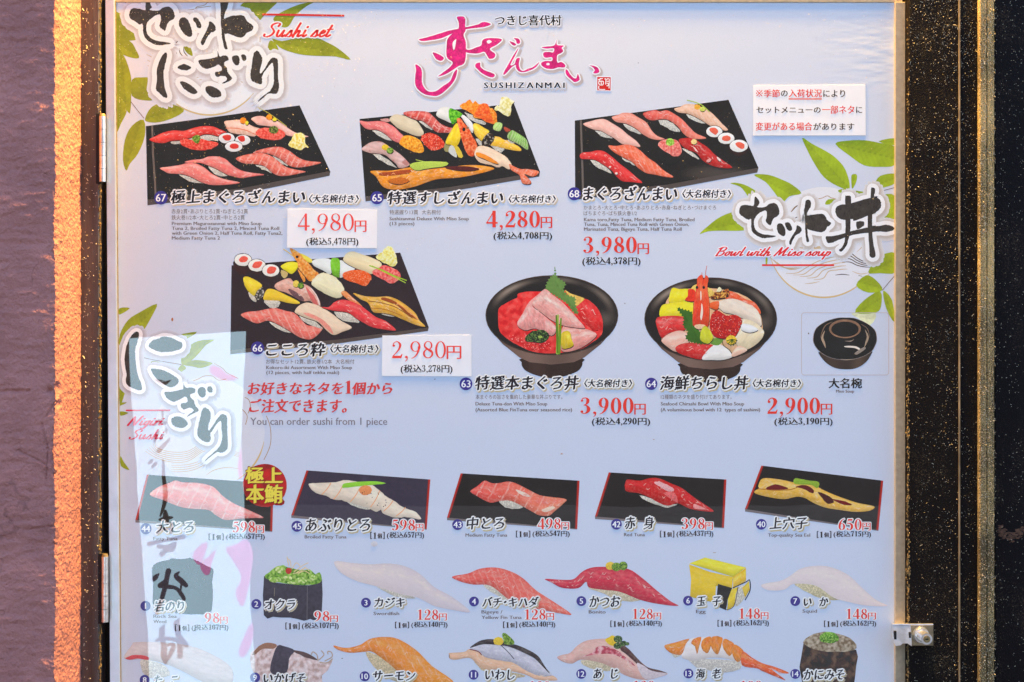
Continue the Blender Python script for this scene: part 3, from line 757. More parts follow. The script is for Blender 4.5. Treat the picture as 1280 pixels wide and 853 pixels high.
for k in range(1500):                                         # crumbs of dirt along the post's near edge
    z = rnd.uniform(-0.40, 0.34)
    if rnd.random() < (0.75 if z > 0.18 else 0.15): continue
    s = rnd.uniform(0.0003, 0.0009); x = X_(1136.3) + rnd.gauss(0, 0.0007)
    r = bmesh.ops.create_icosphere(bm, subdivisions=1, radius=s)
    yy = py + rnd.uniform(-.0002, .006)
    for v in r["verts"]: v.co = Vector((x + v.co.x, yy + v.co.y, z + v.co.z * rnd.uniform(1, 2.5)))
mesh_obj("edge_crust", bm, M_CRUD, post)
bm = bmesh.new(); add_box(bm, XD(1241.4, 0) + .001, 3.2, -0.004, 0.03, GROUND, 1.9)
panel = mesh_obj("door_panel", bm, M_PANEL, label="black door panel at the right edge beyond the metal post", cat="door")
# scraped bare patch
bm = bmesh.new()
for k in range(150):
    u = rnd.uniform(1247, 1292); w = 667 + 3 * math.sin(u * 0.2) + rnd.gauss(0, 3.4); s = rnd.uniform(0.0004, 0.0017)
    r = bmesh.ops.create_icosphere(bm, subdivisions=1, radius=s)
    for v in r["verts"]: v.co = Vector((XD(u, -.004) + v.co.x * 1.7, -.004 + v.co.y * 0.25, ZD(w, -.004) + v.co.z * 0.8))
mesh_obj("scraped_patch", bm, simple_mat("bare_wood", (0.105, 0.045, 0.022), 0.9, 0, 0.6, 300, .4, 300), panel, label="scraped bare brown patch")

# ------------------------------------------------------------------ dust: far too many flecks to count
bm = bmesh.new()
def fleck(x, y, z, L, w, tilt):
    """a short curled fibre or flake standing off the surface"""
    a = rnd.uniform(0, math.pi); n = rnd.choice((2, 2, 3, 4)); cur = rnd.uniform(-1.4, 1.4)
    p = Vector((x, y, z)); prev = None
    for i in range(n + 1):
        d = Vector((math.cos(a), 0, math.sin(a)))
        nrm = Vector((-d.z, 0, d.x)) * (w / 2); off = Vector((0, -tilt * w * 0.8, 0))
        q = (bm.verts.new(p + nrm + off), bm.verts.new(p - nrm))
        if prev: bm.faces.new((prev[0], prev[1], q[1], q[0]))
        prev = q; p = p + d * (L / n); p.y -= rnd.uniform(0, 0.3) * w; a += cur / n
for k in range(5200):
    v = rnd.random() ** 1.7 * 880 - 20; u = rnd.uniform(1137, 1222)
    if noise.noise(Vector((u * .035, v * .03, 2))) + 0.5 * noise.noise(Vector((u * .12, v * .1, 5))) < rnd.uniform(-.55, .35): continue
    if rnd.random() < 0.25: u = rnd.gauss(1190, 14)
    big = rnd.random() < 0.03
    fleck(XD(u, py), py - 0.0002, ZD(v, py), rnd.uniform(.0003, .0012) * (3.2 if big else 1), rnd.uniform(.00016, .00042), rnd.uniform(-1, 1.5))
for k in range(2400):
    v = rnd.random() ** 1.1 * 880 - 20; u = rnd.uniform(1221, 1242)
    fleck(XD(u, py), py - 0.0055, ZD(v, py), rnd.uniform(.0004, .0018), rnd.uniform(.0002, .0006), rnd.uniform(-.5, 1.5))
for k in range(800):
    v = rnd.random() ** 1.2 * 880 - 20; u = rnd.uniform(1243, 1300)
    fleck(XD(u, -.004), -.0043, ZD(v, -.004), rnd.uniform(.0004, .0014), rnd.uniform(.0002, .0004), rnd.uniform(-1, 1.5))
for k in range(2000):                                         # on the glossy sheet, thickest at its top left
    v = rnd.random() ** 1.7 * 300 + 16; u = min(1112, max(150, rnd.choice((rnd.gauss(300, 110), rnd.gauss(300, 110), rnd.uniform(150, 1110)))))
    fleck(XD(u, 0), -0.0008, ZD(v, 0), rnd.uniform(.0003, .0011), rnd.uniform(.00013, .00034), rnd.uniform(-1, 1.6))
for k in range(260):
    v = rnd.uniform(0, 853); u = rnd.uniform(106, 124)
    fleck(XD(u, jy), jy - .0002, ZD(v, jy), rnd.uniform(.0006, .0016), rnd.uniform(.0003, .0006), rnd.uniform(-1, 1.5))
for k in range(110):                                          # fibres clinging where the stucco meets the jamb
    v = rnd.uniform(0, 853); u = rnd.uniform(104, 111)
    fleck(XD(u, jy), jy - .001, ZD(v, jy), rnd.uniform(.001, .004), rnd.uniform(.0003, .0006), rnd.uniform(-1, 1.5))
mesh_obj("dust", bm, M_DUST, label="pale dust flecks and fibres clinging to the menu sheet, post and jamb", kind="stuff", cat="dust")

# ------------------------------------------------------------------ the poster
poster = empty("menu_poster", (0, 0, 0), "large glossy white sushi menu poster with photographs, Japanese names and prices", "menu poster")
R = poster
p = Part("paper", R, 0.0003)
Vx = np.array([(x, y) for y in np.linspace(-20, 920, 48) for x in np.linspace(138, 1124, 50)])
T_ = [(r * 50 + i, r * 50 + i + 1, (r + 1) * 50 + i) for r in range(47) for i in range(49)] + [(r * 50 + i + 1, (r + 1) * 50 + i + 1, (r + 1) * 50 + i) for r in range(47) for i in range(49)]
p.add(Vx, T_, PAPER, 0); p.build()

GRN = (150, 164, 48)
A0 = lambda pts: Zm(140, 0, 7.975, pts)
B0 = lambda pts: Zm(240, 0, 6.4, pts)
K0 = lambda pts: Zm(0, 0, 4, pts)

def leaves(lst, base=GRN, lay=8):
    for i_, s in enumerate(lst):
        q = Part("printed_leaf", R); leaf(q, s, base, lay + i_ * 0.35); q.build()
leaves([K0([(560, 62), (640, 90), (680, 140), (700, 190), (650, 205), (580, 195)]), K0([(580, 197), (650, 207), (680, 250), (695, 292), (640, 285), (590, 255)]),
        K0([(576, 250), (620, 280), (650, 360), (657, 420), (650, 570), (610, 500), (576, 480)]), K0([(578, 480), (612, 500), (637, 548), (605, 620), (582, 655)]),
        K0([(660, 400), (710, 388), (760, 395), (765, 450), (785, 497), (720, 503), (660, 480)]),
        K0([(725, 595), (760, 535), (830, 515), (920, 548), (880, 585), (800, 612), (745, 612)]),
        K0([(718, 600), (725, 680), (690, 770), (650, 820), (632, 855), (615, 800), (625, 700), (660, 630)]),
        K0([(650, -12), (712, -8), (700, 14), (660, 8)]),
        B0([(375, 80), (440, 10), (680, 4), (600, 100), (530, 180), (500, 180), (440, 90)]), B0([(705, 105), (850, 40), (980, 15), (920, 50), (850, 105), (815, 145), (770, 215), (710, 213), (650, 158)]),
        B0([(640, 310), (720, 330), (850, 305), (1000, 308), (1080, 340), (1170, 390), (1270, 480), (1150, 455), (1000, 450), (880, 440), (780, 415), (700, 380)]),
        B0([(620, 330), (660, 340), (690, 390), (690, 440), (610, 420)]), B0([(375, 345), (420, 330), (430, 400), (385, 405)]),
        A0([(720, 460), (755, 430), (790, 490), (805, 560), (760, 540), (725, 500)])], (152, 152, 46))
P0 = lambda pts: Zm(870, 220, 7.975, pts)
Q0 = lambda pts: Zm(980, 220, 7.975, pts)
K2 = lambda pts: Zm(960, 213, 4, pts)
leaves([P0([(575, -10), (720, -10), (860, 40), (960, 90), (1050, 175), (930, 205), (865, 270), (820, 220), (760, 140), (690, 60)]), P0([(340, 75), (420, 72), (520, 105), (640, 180), (720, 240), (680, 270), (640, 245), (570, 270), (500, 180), (440, 110)]),
        P0([(35, 580), (120, 500), (240, 410), (390, 360), (440, 430), (515, 470), (515, 535), (400, 550), (250, 548), (120, 555)]),
        [(1002.5, 172.5), (1015, 180), (1032, 189), (1045, 198), (1057, 213), (1062, 236), (1047, 233), (1030, 222), (1018, 205), (1010, 190)],
        [(1044, 180), (1060, 176), (1080, 175.5), (1100, 179), (1119, 184), (1119, 206), (1100, 209), (1080, 207), (1062, 195)], [(1098, 177), (1119, 173), (1119, 182)],
        Q0([(675, -10), (725, -10), (720, 60), (680, 130), (670, 60)]), Q0([(910, 75), (960, 0), (1110, -20), (1105, 75), (1000, 115), (940, 120)]),
        Q0([(990, 195), (1110, 205), (1110, 435), (1010, 420), (970, 380), (1010, 300)]), Q0([(535, 150), (600, 128), (660, 140), (820, 165), (800, 190), (720, 200), (600, 185)]), Q0([(410, 285), (440, 235), (540, 240), (480, 280)]),
        K2([(500, 510), (560, 430), (640, 415), (640, 510), (560, 515)]), K2([(440, 575), (490, 525), (540, 550), (572, 600), (500, 612)]),
        K2([(435, 712), (480, 650), (560, 605), (565, 680), (535, 713)]), K2([(575, 602), (620, 650), (632, 760), (590, 690)]),
        [(957, 304), (959.5, 303), (959, 312), (957.5, 312)], [(957, 323), (959.5, 323), (958.5, 332), (957, 331)]], (152, 170, 44))
leaves([K2([(420, 714), (538, 714), (510, 775), (450, 740)])], (222, 226, 190))
R0 = lambda pts: Zm(140, 390, 7.975, pts)
S0 = lambda pts: Zm(140, 490, 7.975, pts)
K1 = lambda pts: Zm(0, 213, 4, pts)
leaves([K1([(600, 820), (640, 750), (700, 710), (785, 668), (760, 730), (720, 800), (700, 830), (650, 852), (600, 880)]), K1([(598, 690), (650, 690), (598, 722)]), K1([(885, 826), (985, 808), (940, 840), (910, 845)]),
        R0([(690, 510), (700, 430), (760, 350), (860, 290), (1020, 278), (940, 330), (870, 410), (800, 480), (720, 530)]), R0([(720, 530), (800, 485), (900, 485), (1005, 515), (890, 560), (800, 545)]),
        R0([(640, 610), (690, 530), (740, 560), (690, 600)]), R0([(420, 420), (600, 440), (540, 470), (420, 470)]), R0([(400, 490), (500, 510), (545, 555), (400, 540)]),
        R0([(80, 700), (140, 760), (120, 840), (80, 940)]), S0([(85, 195), (165, 210), (90, 240)]), S0([(85, 640), (120, 700), (175, 780), (90, 740)]), S0([(85, 110), (150, 105), (90, 135)])], (146, 160, 52))
tw = ink((120, 92, 60), 200)
for s in (K0([(655, 510), (690, 555), (720, 592)]), K0([(570, 8), (620, 12), (655, 20)]), Q0([(940, 165), (1000, 145), (1100, 118)]), Q0([(665, 140), (690, 170), (715, 215)]), K2([(640, 520), (605, 560), (572, 600)]), R0([(270, 445), (420, 480), (690, 525)])):
    q = Part("printed_stem", R); ribbon(q, s, 0.8, tw, 14, 4); q.build()

# pale plates with wave lines behind the brush headings
def plate(cx, cy, r, y, a0, a1, waves, clouds, dark=()):
    q = Part("wave_plate_print", R)
    c = np.array(ring_pts(cx, cy, r, r, 60)); q.add(c, tess(c), ink((228, 224, 224) if y < 200 else (214, 216, 230) if y < 400 else (206, 212, 230), y), 3)
    gold = ink((205, 178, 128), y)
    n = 60; P = [(cx + r * math.cos(a0 + (a1 - a0) * i / n), cy + r * math.sin(a0 + (a1 - a0) * i / n)) for i in range(n + 1)]
    ribbon(q, P, [0.5 + 1.6 * math.sin(math.pi * i / n) for i in range(n + 1)], gold, 5, 0, False)
    for w in waves: ribbon(q, w, [0.5] + [1.1] * (len(w) - 2) + [0.5], ink((196, 172, 142), y), 5, 5, False)
    for w in clouds: ribbon(q, w, 0.9, ink((172, 142, 110), y), 5, 5, False)
    for w in dark: ribbon(q, w, [0.5] + [1.1] * (len(w) - 2) + [0.6], ink((92, 76, 64), y), 6, 5, False)
    q.build()
def waveset(x0, x1, y0, n, dy, amp, ph, slope=0, cut=0):
    out = []
    for k in range(n):
        a, b = x0 + cut * k, x1 - cut * 0.3 * k
        out.append([(x, y0 + dy * k + amp * math.sin((x - x0) / (x1 - x0) * 4.2 + ph) + slope * (x - x0)) for x in np.linspace(a, b, 9)])
    return out
plate(262, 75, 69, 100, math.radians(20), math.radians(155),
      waveset(232, 262, 96, 6, 3.6, -3, .5, -0.55) + [B0([(330, 560 + 26 * k), (400, 580 + 26 * k), (450, 620 + 24 * k), (470, 660 + 18 * k)]) for k in range(4)] + [A0([(345 + 5 * k, 545 + 55 * k), (385, 565 + 52 * k), (425, 590 + 48 * k)]) for k in range(4)],
      [A0([(660, 135), (740, 105), (820, 95), (850, 70), (920, 55), (960, 25), (1030, 30), (1045, 50)]), A0([(830, 85), (900, 75), (980, 65), (1040, 65)]), B0([(500, 265), (540, 290), (545, 340)]), A0([(515, 365), (570, 340), (620, 290)])],
      [A0([(690, 380), (650, 420), (605, 470), (605, 540), (630, 615)]), A0([(640, 515), (650, 560), (665, 605)]), A0([(675, 485), (680, 530), (730, 590)]), A0([(715, 470), (720, 520), (760, 570), (800, 600)]),
       A0([(580, 635), (620, 620)]), A0([(575, 690), (605, 705)]), A0([(565, 750), (600, 762), (650, 785)]), A0([(565, 790), (610, 805), (640, 832)])])
Z5 = lambda pts: Zm(940, 290, 7.11, pts)
plate(1029.5, 303, 69, 330, math.radians(22), math.radians(172),
      [Z5([(380 + 8 * k, 100 - 12 * k), (420 + 6 * k, 140 - 8 * k), (520, 150 - 6 * k), (620, 145 - 8 * k), (700, 130)]) for k in range(3)] +
      [Z5([(300 + 62 * k, 370 + 14 * k), (400 + 58 * k, 365 + 12 * k), (480 + 50 * k, 320 + 8 * k), (590 + 40 * k, 260 + 20 * k), (720 + 20 * k, 225 + 27 * k), (800 + 12 * k, 215 + 29 * k)]) for k in range(5)] +
      [Z5([(160 + 30 * k, 225 + 22 * k), (230 + 30 * k, 290 + 14 * k), (300 + 30 * k, 320 + 8 * k), (400 + 20 * k, 318)]) for k in range(3)] +
      [Z5([(470, 462), (540, 455), (600, 442)]), Z5([(890, 350), (960, 375), (1030, 365)]), Z5([(930, 180), (980, 130), (1000, 80)])],
      [Q0([(290, 230), (370, 225), (430, 200), (470, 220), (540, 240), (490, 250)]), Q0([(70, 360), (110, 310), (175, 280)]), Q0([(300, 335), (350, 335), (390, 350)])],
      [Z5([(800, 180 + 30 * k), (870, 185 + 28 * k), (930, 230 + 22 * k), (990, 262 + 16 * k), (1050, 268 + 16 * k)]) for k in range(4)] + [Z5([(740, 385), (800, 378), (865, 385)]), Z5([(945, 388), (980, 396)]), P0([(950, 360), (1000, 305), (1055, 280)]), P0([(955, 450), (1000, 415), (1055, 405)]), P0([(845, 635), (850, 670), (865, 698)]), P0([(700, 670), (740, 680), (775, 700)])])
plate(262, 540, 69, 520, math.radians(10), math.radians(60),
      [S0([(330 + 20 * k, 590 - 18 * k), (450, 660 - 20 * k), (600, 700 - 20 * k), (760, 690 - 20 * k), (900, 600 - 18 * k), (1050, 560 - 18 * k), (1250, 540 - 16 * k)]) for k in range(6)] + [S0([(590, 795 - 20 * k), (760, 790 - 22 * k), (900, 740 - 20 * k), (1020, 650 - 14 * k), (1150, 620 - 14 * k), (1270, 650 - 14 * k)]) for k in range(4)] + [S0([(940, 830), (1020, 780), (1140, 755), (1260, 765)])],
      [R0([(780, 700), (860, 670), (920, 640), (1000, 640), (1060, 680), (1140, 670)]), R0([(1020, 515), (1100, 560), (1150, 610), (1260, 665)]), [(306, 497), (311, 500), (313, 508), (310, 517)], [(303, 512), (309, 520), (307, 531)], [(333, 520), (338, 535), (338, 556), (330, 575)]])

INKB = np.array([0.043, 0.036, 0.030])
def soft(y, r0=6.4, n=7, a=(226, 216, 212), b_=(192, 176, 170)):
    w = ink(a, y); q_ = ink(b_, y)
    return [(r0 + (n - k) * 0.85, .9, 1.4, w * (1 - ((k + .5) / n) ** 1.3) + q_ * ((k + .5) / n) ** 1.3) for k in range(n)]
HW = ink((232, 226, 222), 100)
q = Part("brush_heading", R)
brush(q, [A0([(345, -15), (372, -15), (385, 45), (398, 75), (378, 98), (420, 108), (470, 105), (510, 78), (560, 68), (600, 90), (625, 150), (620, 185), (575, 215), (550, 250), (535, 300), (522, 308), (480, 275), (475, 250), (488, 200), (480, 150), (440, 155), (395, 185), (355, 225), (343, 270), (350, 330), (380, 375), (440, 405), (520, 420), (582, 432), (575, 442), (500, 452), (440, 450), (385, 425), (335, 385), (312, 330), (310, 270), (300, 238), (275, 248), (230, 215), (185, 190), (172, 150), (185, 105), (215, 85), (280, 90), (330, 105), (335, 60)]),
          A0([(690, 182), (730, 178), (765, 215), (790, 280), (802, 330), (795, 362), (765, 370), (725, 345), (690, 300), (668, 250), (672, 205)]), A0([(815, 180), (845, 180), (875, 215), (893, 262), (880, 283), (850, 275), (835, 235), (810, 205)]),
          A0([(970, 220), (1000, 225), (1030, 265), (1033, 300), (1010, 322), (985, 330), (950, 375), (925, 430), (905, 453), (888, 440), (890, 405), (915, 360), (945, 300), (965, 255)]),
          B0([(232, -10), (290, -10), (288, 50), (270, 95), (257, 140), (260, 155), (262, 200), (262, 280), (268, 320), (285, 385), (280, 397), (262, 392), (250, 350), (240, 300), (236, 240), (232, 180), (230, 80)]),
          B0([(255, 160), (300, 135), (340, 125), (400, 125), (425, 140), (440, 170), (480, 200), (492, 220), (475, 250), (440, 265), (410, 298), (370, 300), (330, 285), (285, 270), (265, 275), (258, 230)]),
          K0([(833, 265), (836, 285), (825, 330), (818, 370), (825, 440), (838, 485), (820, 487), (790, 460), (780, 445), (785, 400), (785, 350), (800, 300), (820, 268)]),
          K0([(888, 337), (915, 322), (940, 328), (957, 340), (935, 353), (905, 350)]), K0([(902, 408), (935, 415), (970, 440), (988, 462), (970, 472), (940, 460), (912, 435)]),
          B0([(52, 490), (70, 480), (130, 475), (190, 460), (205, 450), (205, 410), (215, 435), (225, 455), (250, 445), (280, 450), (293, 470), (290, 485), (265, 495), (258, 520), (280, 545), (283, 570), (300, 600), (320, 625), (315, 640), (290, 655), (245, 672), (250, 660), (280, 640), (270, 615), (240, 610), (200, 615), (185, 600), (188, 578), (215, 575), (240, 560), (225, 525), (205, 520), (180, 535), (130, 552), (95, 548), (65, 520)]),
          B0([(325, 455), (345, 445), (370, 450), (382, 480), (375, 515), (355, 525), (335, 510), (322, 480)]), B0([(395, 445), (415, 437), (432, 450), (435, 475), (418, 490), (402, 478)]),
          B0([(115, 695), (150, 690), (190, 705), (220, 725), (237, 755), (225, 775), (180, 782), (145, 770), (115, 740), (108, 715)]),
          B0([(500, 420), (525, 408), (550, 440), (562, 465), (560, 510), (545, 560), (550, 590), (580, 555), (610, 500), (640, 465), (665, 467), (685, 480), (690, 540), (688, 620), (697, 680), (690, 730), (670, 752), (610, 752), (570, 785), (530, 815), (545, 790), (590, 755), (630, 720), (655, 660), (655, 590), (650, 530), (640, 505), (600, 550), (570, 595), (560, 620), (562, 660), (548, 677), (500, 660), (475, 640), (468, 590), (478, 530), (490, 450)])],
      60, INKB, 6.2, 40, 0.6, soft(60), HW)
q.build("セットにぎり in thick black brush writing")
q = Part("brush_heading", R)
brush(q, [P0([(585, 215), (600, 212), (630, 255), (625, 290), (610, 310), (650, 315), (700, 305), (730, 280), (780, 272), (815, 300), (830, 350), (820, 395), (770, 430), (745, 490), (730, 490), (695, 455), (705, 400), (700, 350), (660, 355), (610, 390), (580, 440), (580, 500), (600, 545), (660, 580), (790, 598), (770, 612), (690, 622), (640, 615), (570, 570), (550, 520), (550, 460), (545, 430), (520, 438), (470, 410), (435, 380), (430, 340), (450, 300), (500, 290), (565, 300), (575, 290)]),
          P0([(815, 480), (850, 475), (880, 510), (893, 560), (885, 595), (860, 600), (820, 570), (805, 520)]), P0([(890, 468), (925, 465), (950, 500), (957, 535), (935, 550), (905, 530), (888, 490)]), P0([(1005, 495), (1040, 510), (1053, 540), (1030, 575), (1000, 590), (965, 640), (945, 687), (928, 675), (935, 640), (970, 580), (995, 540)]),
          Q0([(215, 250), (240, 238), (265, 255), (265, 305), (240, 350), (228, 380), (230, 420), (232, 500), (235, 580), (250, 650), (230, 662), (220, 640), (212, 560), (208, 480), (205, 400), (198, 350), (210, 290)]),
          Q0([(215, 410), (280, 390), (370, 378), (410, 400), (430, 440), (468, 470), (455, 495), (430, 510), (410, 545), (370, 562), (300, 550), (225, 520)]),
          Q0([(510, 345), (530, 305), (570, 288), (640, 285), (700, 265), (850, 222), (930, 222), (960, 250), (968, 300), (945, 340), (880, 385), (830, 402), (700, 450), (685, 432), (610, 440), (560, 430), (525, 400)]),
          Q0([(610, 215), (625, 200), (655, 200), (668, 225), (662, 350), (662, 500), (650, 600), (640, 640), (620, 700), (580, 750), (560, 755), (545, 738), (575, 715), (600, 660), (610, 570), (612, 400)]),
          Q0([(862, 210), (868, 125), (885, 118), (905, 130), (905, 170), (893, 215), (880, 385), (878, 510), (885, 640), (900, 720), (912, 790), (895, 815), (870, 815), (852, 795), (850, 720), (838, 570), (835, 400)]),
          Q0([(418, 605), (470, 602), (560, 585), (660, 555), (740, 535), (850, 512), (950, 500), (1020, 488), (1080, 505), (1100, 525), (1080, 545), (1020, 560), (940, 555), (840, 568), (740, 580), (650, 600), (540, 640), (480, 668), (435, 668), (420, 640)]),
          Q0([(720, 465), (760, 452), (795, 460), (798, 490), (770, 515), (730, 530)])],
      280, INKB, 5.0, 40, 0.5, soft(280, 5.2, 6, (210, 208, 216), (184, 172, 168)), ink((238, 236, 238), 280))
q.build("セット丼 in thick black brush writing")
q = Part("brush_heading", R)
brush(q, [R0([(240, 198), (265, 205), (270, 240), (255, 300), (235, 370), (235, 450), (245, 560), (270, 660), (295, 720), (300, 770), (275, 783), (230, 770), (160, 735), (138, 690), (145, 620), (130, 520), (128, 440), (145, 340), (180, 260), (210, 220)]),
          R0([(365, 340), (400, 290), (450, 270), (510, 248), (560, 250), (610, 265), (660, 290), (700, 310), (695, 360), (640, 385), (560, 400), (480, 400), (410, 375)]), R0([(388, 570), (450, 570), (520, 585), (600, 625), (660, 670), (660, 710), (620, 745), (570, 750), (500, 710), (430, 650)]),
          R0([(530, 800), (600, 795), (690, 775), (712, 765), (715, 710), (735, 755), (790, 755), (830, 770), (825, 805), (780, 825), (790, 860), (815, 880), (830, 930), (862, 970), (858, 990), (810, 1015), (750, 1045), (770, 1020), (815, 985), (780, 955), (720, 972), (690, 950), (692, 915), (740, 905), (755, 885), (735, 845), (690, 865), (620, 897), (560, 870), (530, 830)]),
          R0([(860, 770), (890, 750), (930, 765), (932, 830), (905, 855), (875, 840), (855, 800)]), R0([(955, 750), (980, 740), (1000, 760), (1000, 800), (975, 805), (950, 785)]),
          S0([(600, 260), (650, 243), (710, 260), (750, 300), (750, 335), (700, 360), (640, 350), (605, 325), (592, 290)]),
          S0([(900, 180), (930, 155), (975, 190), (985, 230), (980, 280), (960, 340), (965, 385), (1000, 345), (1050, 270), (1090, 225), (1130, 230), (1148, 260), (1150, 380), (1155, 540), (1130, 590), (1090, 608), (1040, 605), (930, 690), (960, 650), (1060, 560), (1095, 480), (1095, 380), (1085, 290), (1040, 330), (1000, 390), (980, 420), (985, 470), (965, 500), (920, 495), (870, 460), (850, 420), (860, 340), (880, 260)])],
      480, INKB * 0.9, 4.6, 40, 0.5, soft(480, 4.8, 6, (192, 200, 222), (166, 164, 178)), ink((236, 238, 244), 480))
q.build("にぎり in thick black brush writing, half lost in the reflection")

SRED = (226, 66, 62)
q = Part("script_subtitle", R); script(q, "Sushi set", B0([(568, 180), (1135, 305)])[0] + B0([(568, 180), (1135, 305)])[1], ink(SRED, 40), 76, 0.27, 0.40, 1.6, HW); ribbon(q, B0([(562, 118), (880, 122), (1218, 128)]), 2.5, ink(SRED, 20), 76, 0, False); q.build("Sushi set in red script under a red rule")
q = Part("script_subtitle", R); script(q, "Bowl with Miso soup", (894, 308.5, 1039, 325), ink((214, 62, 66), 320), 76, 0.27, 0.42, 1.3, ink((240, 240, 244), 320)); ribbon(q, [(952.5, 331.7), (1042.5, 331.7)], 2.2, ink((214, 62, 66), 320), 76, 0, False); q.build("Bowl with Miso soup in red script")
q = Part("script_subtitle", R); script(q, "Nigiri", (158.5, 519.5, 206.5, 537), ink((205, 60, 90), 520), 76, 0.27, 0.42); script(q, "Sushi", (161, 536.5, 206, 550), ink((205, 60, 90), 540), 76, 0.27, 0.42); ribbon(q, [(157.5, 513.2), (213, 513)], 2.0, ink((200, 60, 90), 513), 76, 0, False); q.build("Nigiri Sushi in red script")

# the pink brush wordmark
T1 = lambda pts: Zm(510, 10, 7.975, pts)
T2 = lambda pts: Zm(620, 10, 7.975, pts)
PINK = ink((211, 55, 118), 70); LW = ink((238, 230, 230), 70)
lsoft = [(3.6, 1.6, 1.8, ink((212, 202, 202), 70)), (2.6, 1.8, 2.1, ink((188, 170, 165), 70))]
logo = Part("pink_wordmark", R)
LOGO = [T1([(108, 315), (170, 300), (300, 262), (400, 230), (500, 210), (600, 190), (700, 165), (730, 148), (770, 142), (815, 155), (822, 170), (760, 192), (680, 202), (580, 215), (450, 255), (330, 305), (220, 325), (140, 332)]),
        T1([(487, 95), (520, 86), (555, 90), (572, 115), (570, 190), (575, 225), (555, 270), (575, 340), (578, 400), (575, 500), (555, 560), (500, 585), (440, 625), (370, 665), (300, 685), (350, 645), (420, 590), (445, 545), (400, 510), (383, 470), (385, 370), (395, 310), (440, 260), (500, 215), (505, 150)]),
        T1([(248, 445), (300, 460), (350, 490), (355, 510), (330, 530), (285, 515), (260, 480)]),
        T1([(570, 418), (620, 418), (680, 395), (730, 375), (740, 330), (770, 308), (840, 302), (935, 315), (890, 365), (820, 405), (830, 430), (865, 455), (870, 480), (850, 505), (810, 508), (790, 480), (760, 440), (700, 455), (630, 455), (570, 440)]),
        T1([(675, 560), (700, 548), (720, 550), (722, 585), (760, 620), (850, 655), (865, 675), (850, 693), (810, 690), (740, 655), (690, 610), (672, 590)]),
        T1([(75, 565), (120, 590), (140, 640), (140, 740), (165, 800), (210, 835), (280, 830), (350, 780), (420, 730), (455, 650), (485, 615), (490, 640), (470, 710), (430, 770), (380, 820), (330, 860), (280, 880), (220, 875), (160, 860), (100, 815), (72, 760), (72, 680), (80, 620)]),
        T1([(1012, 335), (1050, 345), (1078, 365), (1065, 378), (1040, 370)]), T1([(1055, 303), (1100, 308), (1118, 335), (1110, 358), (1085, 355), (1075, 325)]),
        T2([(223, 402), (200, 460), (150, 555), (150, 575), (185, 560), (200, 515), (220, 500), (238, 508), (228, 560), (240, 610), (270, 630), (320, 608), (370, 590), (432, 542), (400, 590), (350, 620), (280, 642), (230, 635), (200, 600), (195, 570), (150, 600), (100, 655), (75, 668), (80, 640), (120, 570), (170, 480)]),
        T2([(455, 395), (490, 388), (580, 375), (605, 322), (608, 370), (675, 378), (655, 400), (670, 430), (645, 455), (610, 475), (612, 545), (650, 540), (690, 570), (680, 595), (620, 595), (570, 610), (500, 605), (455, 575), (455, 545), (500, 530), (555, 530), (558, 495), (490, 498), (470, 470), (480, 445), (530, 440), (570, 445), (575, 405), (500, 408)]),
        T2([(695, 615), (715, 625), (740, 665), (775, 700), (800, 700), (815, 660), (832, 700), (828, 725), (785, 742), (760, 725), (710, 680), (695, 650)]),
        T2([(932, 575), (985, 582), (1020, 605), (1030, 640), (1000, 655), (970, 650), (985, 620), (960, 590)])]
brush(logo, LOGO, 70, PINK, 1.5, 40, 0.15, lsoft, LW, 12)
for h in (T1([(475, 315), (480, 325), (465, 410), (450, 410), (445, 350)]), T1([(785, 335), (810, 322), (835, 340), (800, 358)]), T2(ring_pts(518, 562, 17, 12, 10))): flat(logo, h, LW, 44, 3)
logo.build("すしざんまい in pink brush writing")
def spaced(p, s, x0, x1, y0, y1, col, layer, halo, hcol, sh, smear=0.8):
    a = _Acc(); x = 0
    for c in s:
        V, T = glyph(c); w = (V[:, 0].max() - V[:, 0].min()); a.add(V - [V[:, 0].min() - x, 0], T); x += w + 0.28
    V, T = a.get(); stamp(p, fit(V, (x0, y0, x1, y1)), T, col, layer, smear, (1, 0), halo, hcol, sh)
q = Part("roman_wordmark", R); spaced(q, "SUSHIZANMAI", 605.3, 705.5, 103.3, 110.6, ink((52, 48, 62), 100), 76, 1.2, LW, [(2.4, 1.2, 1.6, ink((204, 190, 186), 100))]); q.build()
q = Part("small_heading", R); V, T = layout("つきじ喜代村"); stamp(q, fit(V, (619, 19.2, 701.5, 32.2)), T, ink((46, 44, 56), 25), 76, 0.8, (1, -.4), 1.2, LW, [(2.2, 1.1, 1.4, ink((204, 192, 190), 25))]); q.build()
q = Part("red_seal", R)
flat(q, [(745.4, 95.4), (764.4, 95.8), (764.3, 114.6), (745.4, 114.2)], LW, 60, 0); flat(q, [(746.5, 96.5), (763.3, 96.8), (763.2, 113.5), (746.5, 113.2)], ink((204, 58, 54), 105), 62, 0)
for s in ([(748, 100), (750.5, 99), (753, 98.5)], [(750.5, 98.5), (748.3, 103), (749, 106)], [(749.5, 102), (754, 102), (753.5, 106.5), (749.5, 106.5)], [(751.5, 102), (751.5, 107)], [(748.5, 108), (748.8, 112), (756, 112.2)], [(756, 99), (757.5, 99.3), (757, 105.5)], [(758.5, 99.5), (761.5, 99), (761.3, 110.5)], [(758.6, 102), (760.5, 102)], [(758.6, 104.5), (760.4, 104.5), (760.2, 107.5), (758.6, 107.5)]):
    ribbon(q, s, 1.05, ink((242, 230, 228), 105), 64, 2)
q.build()

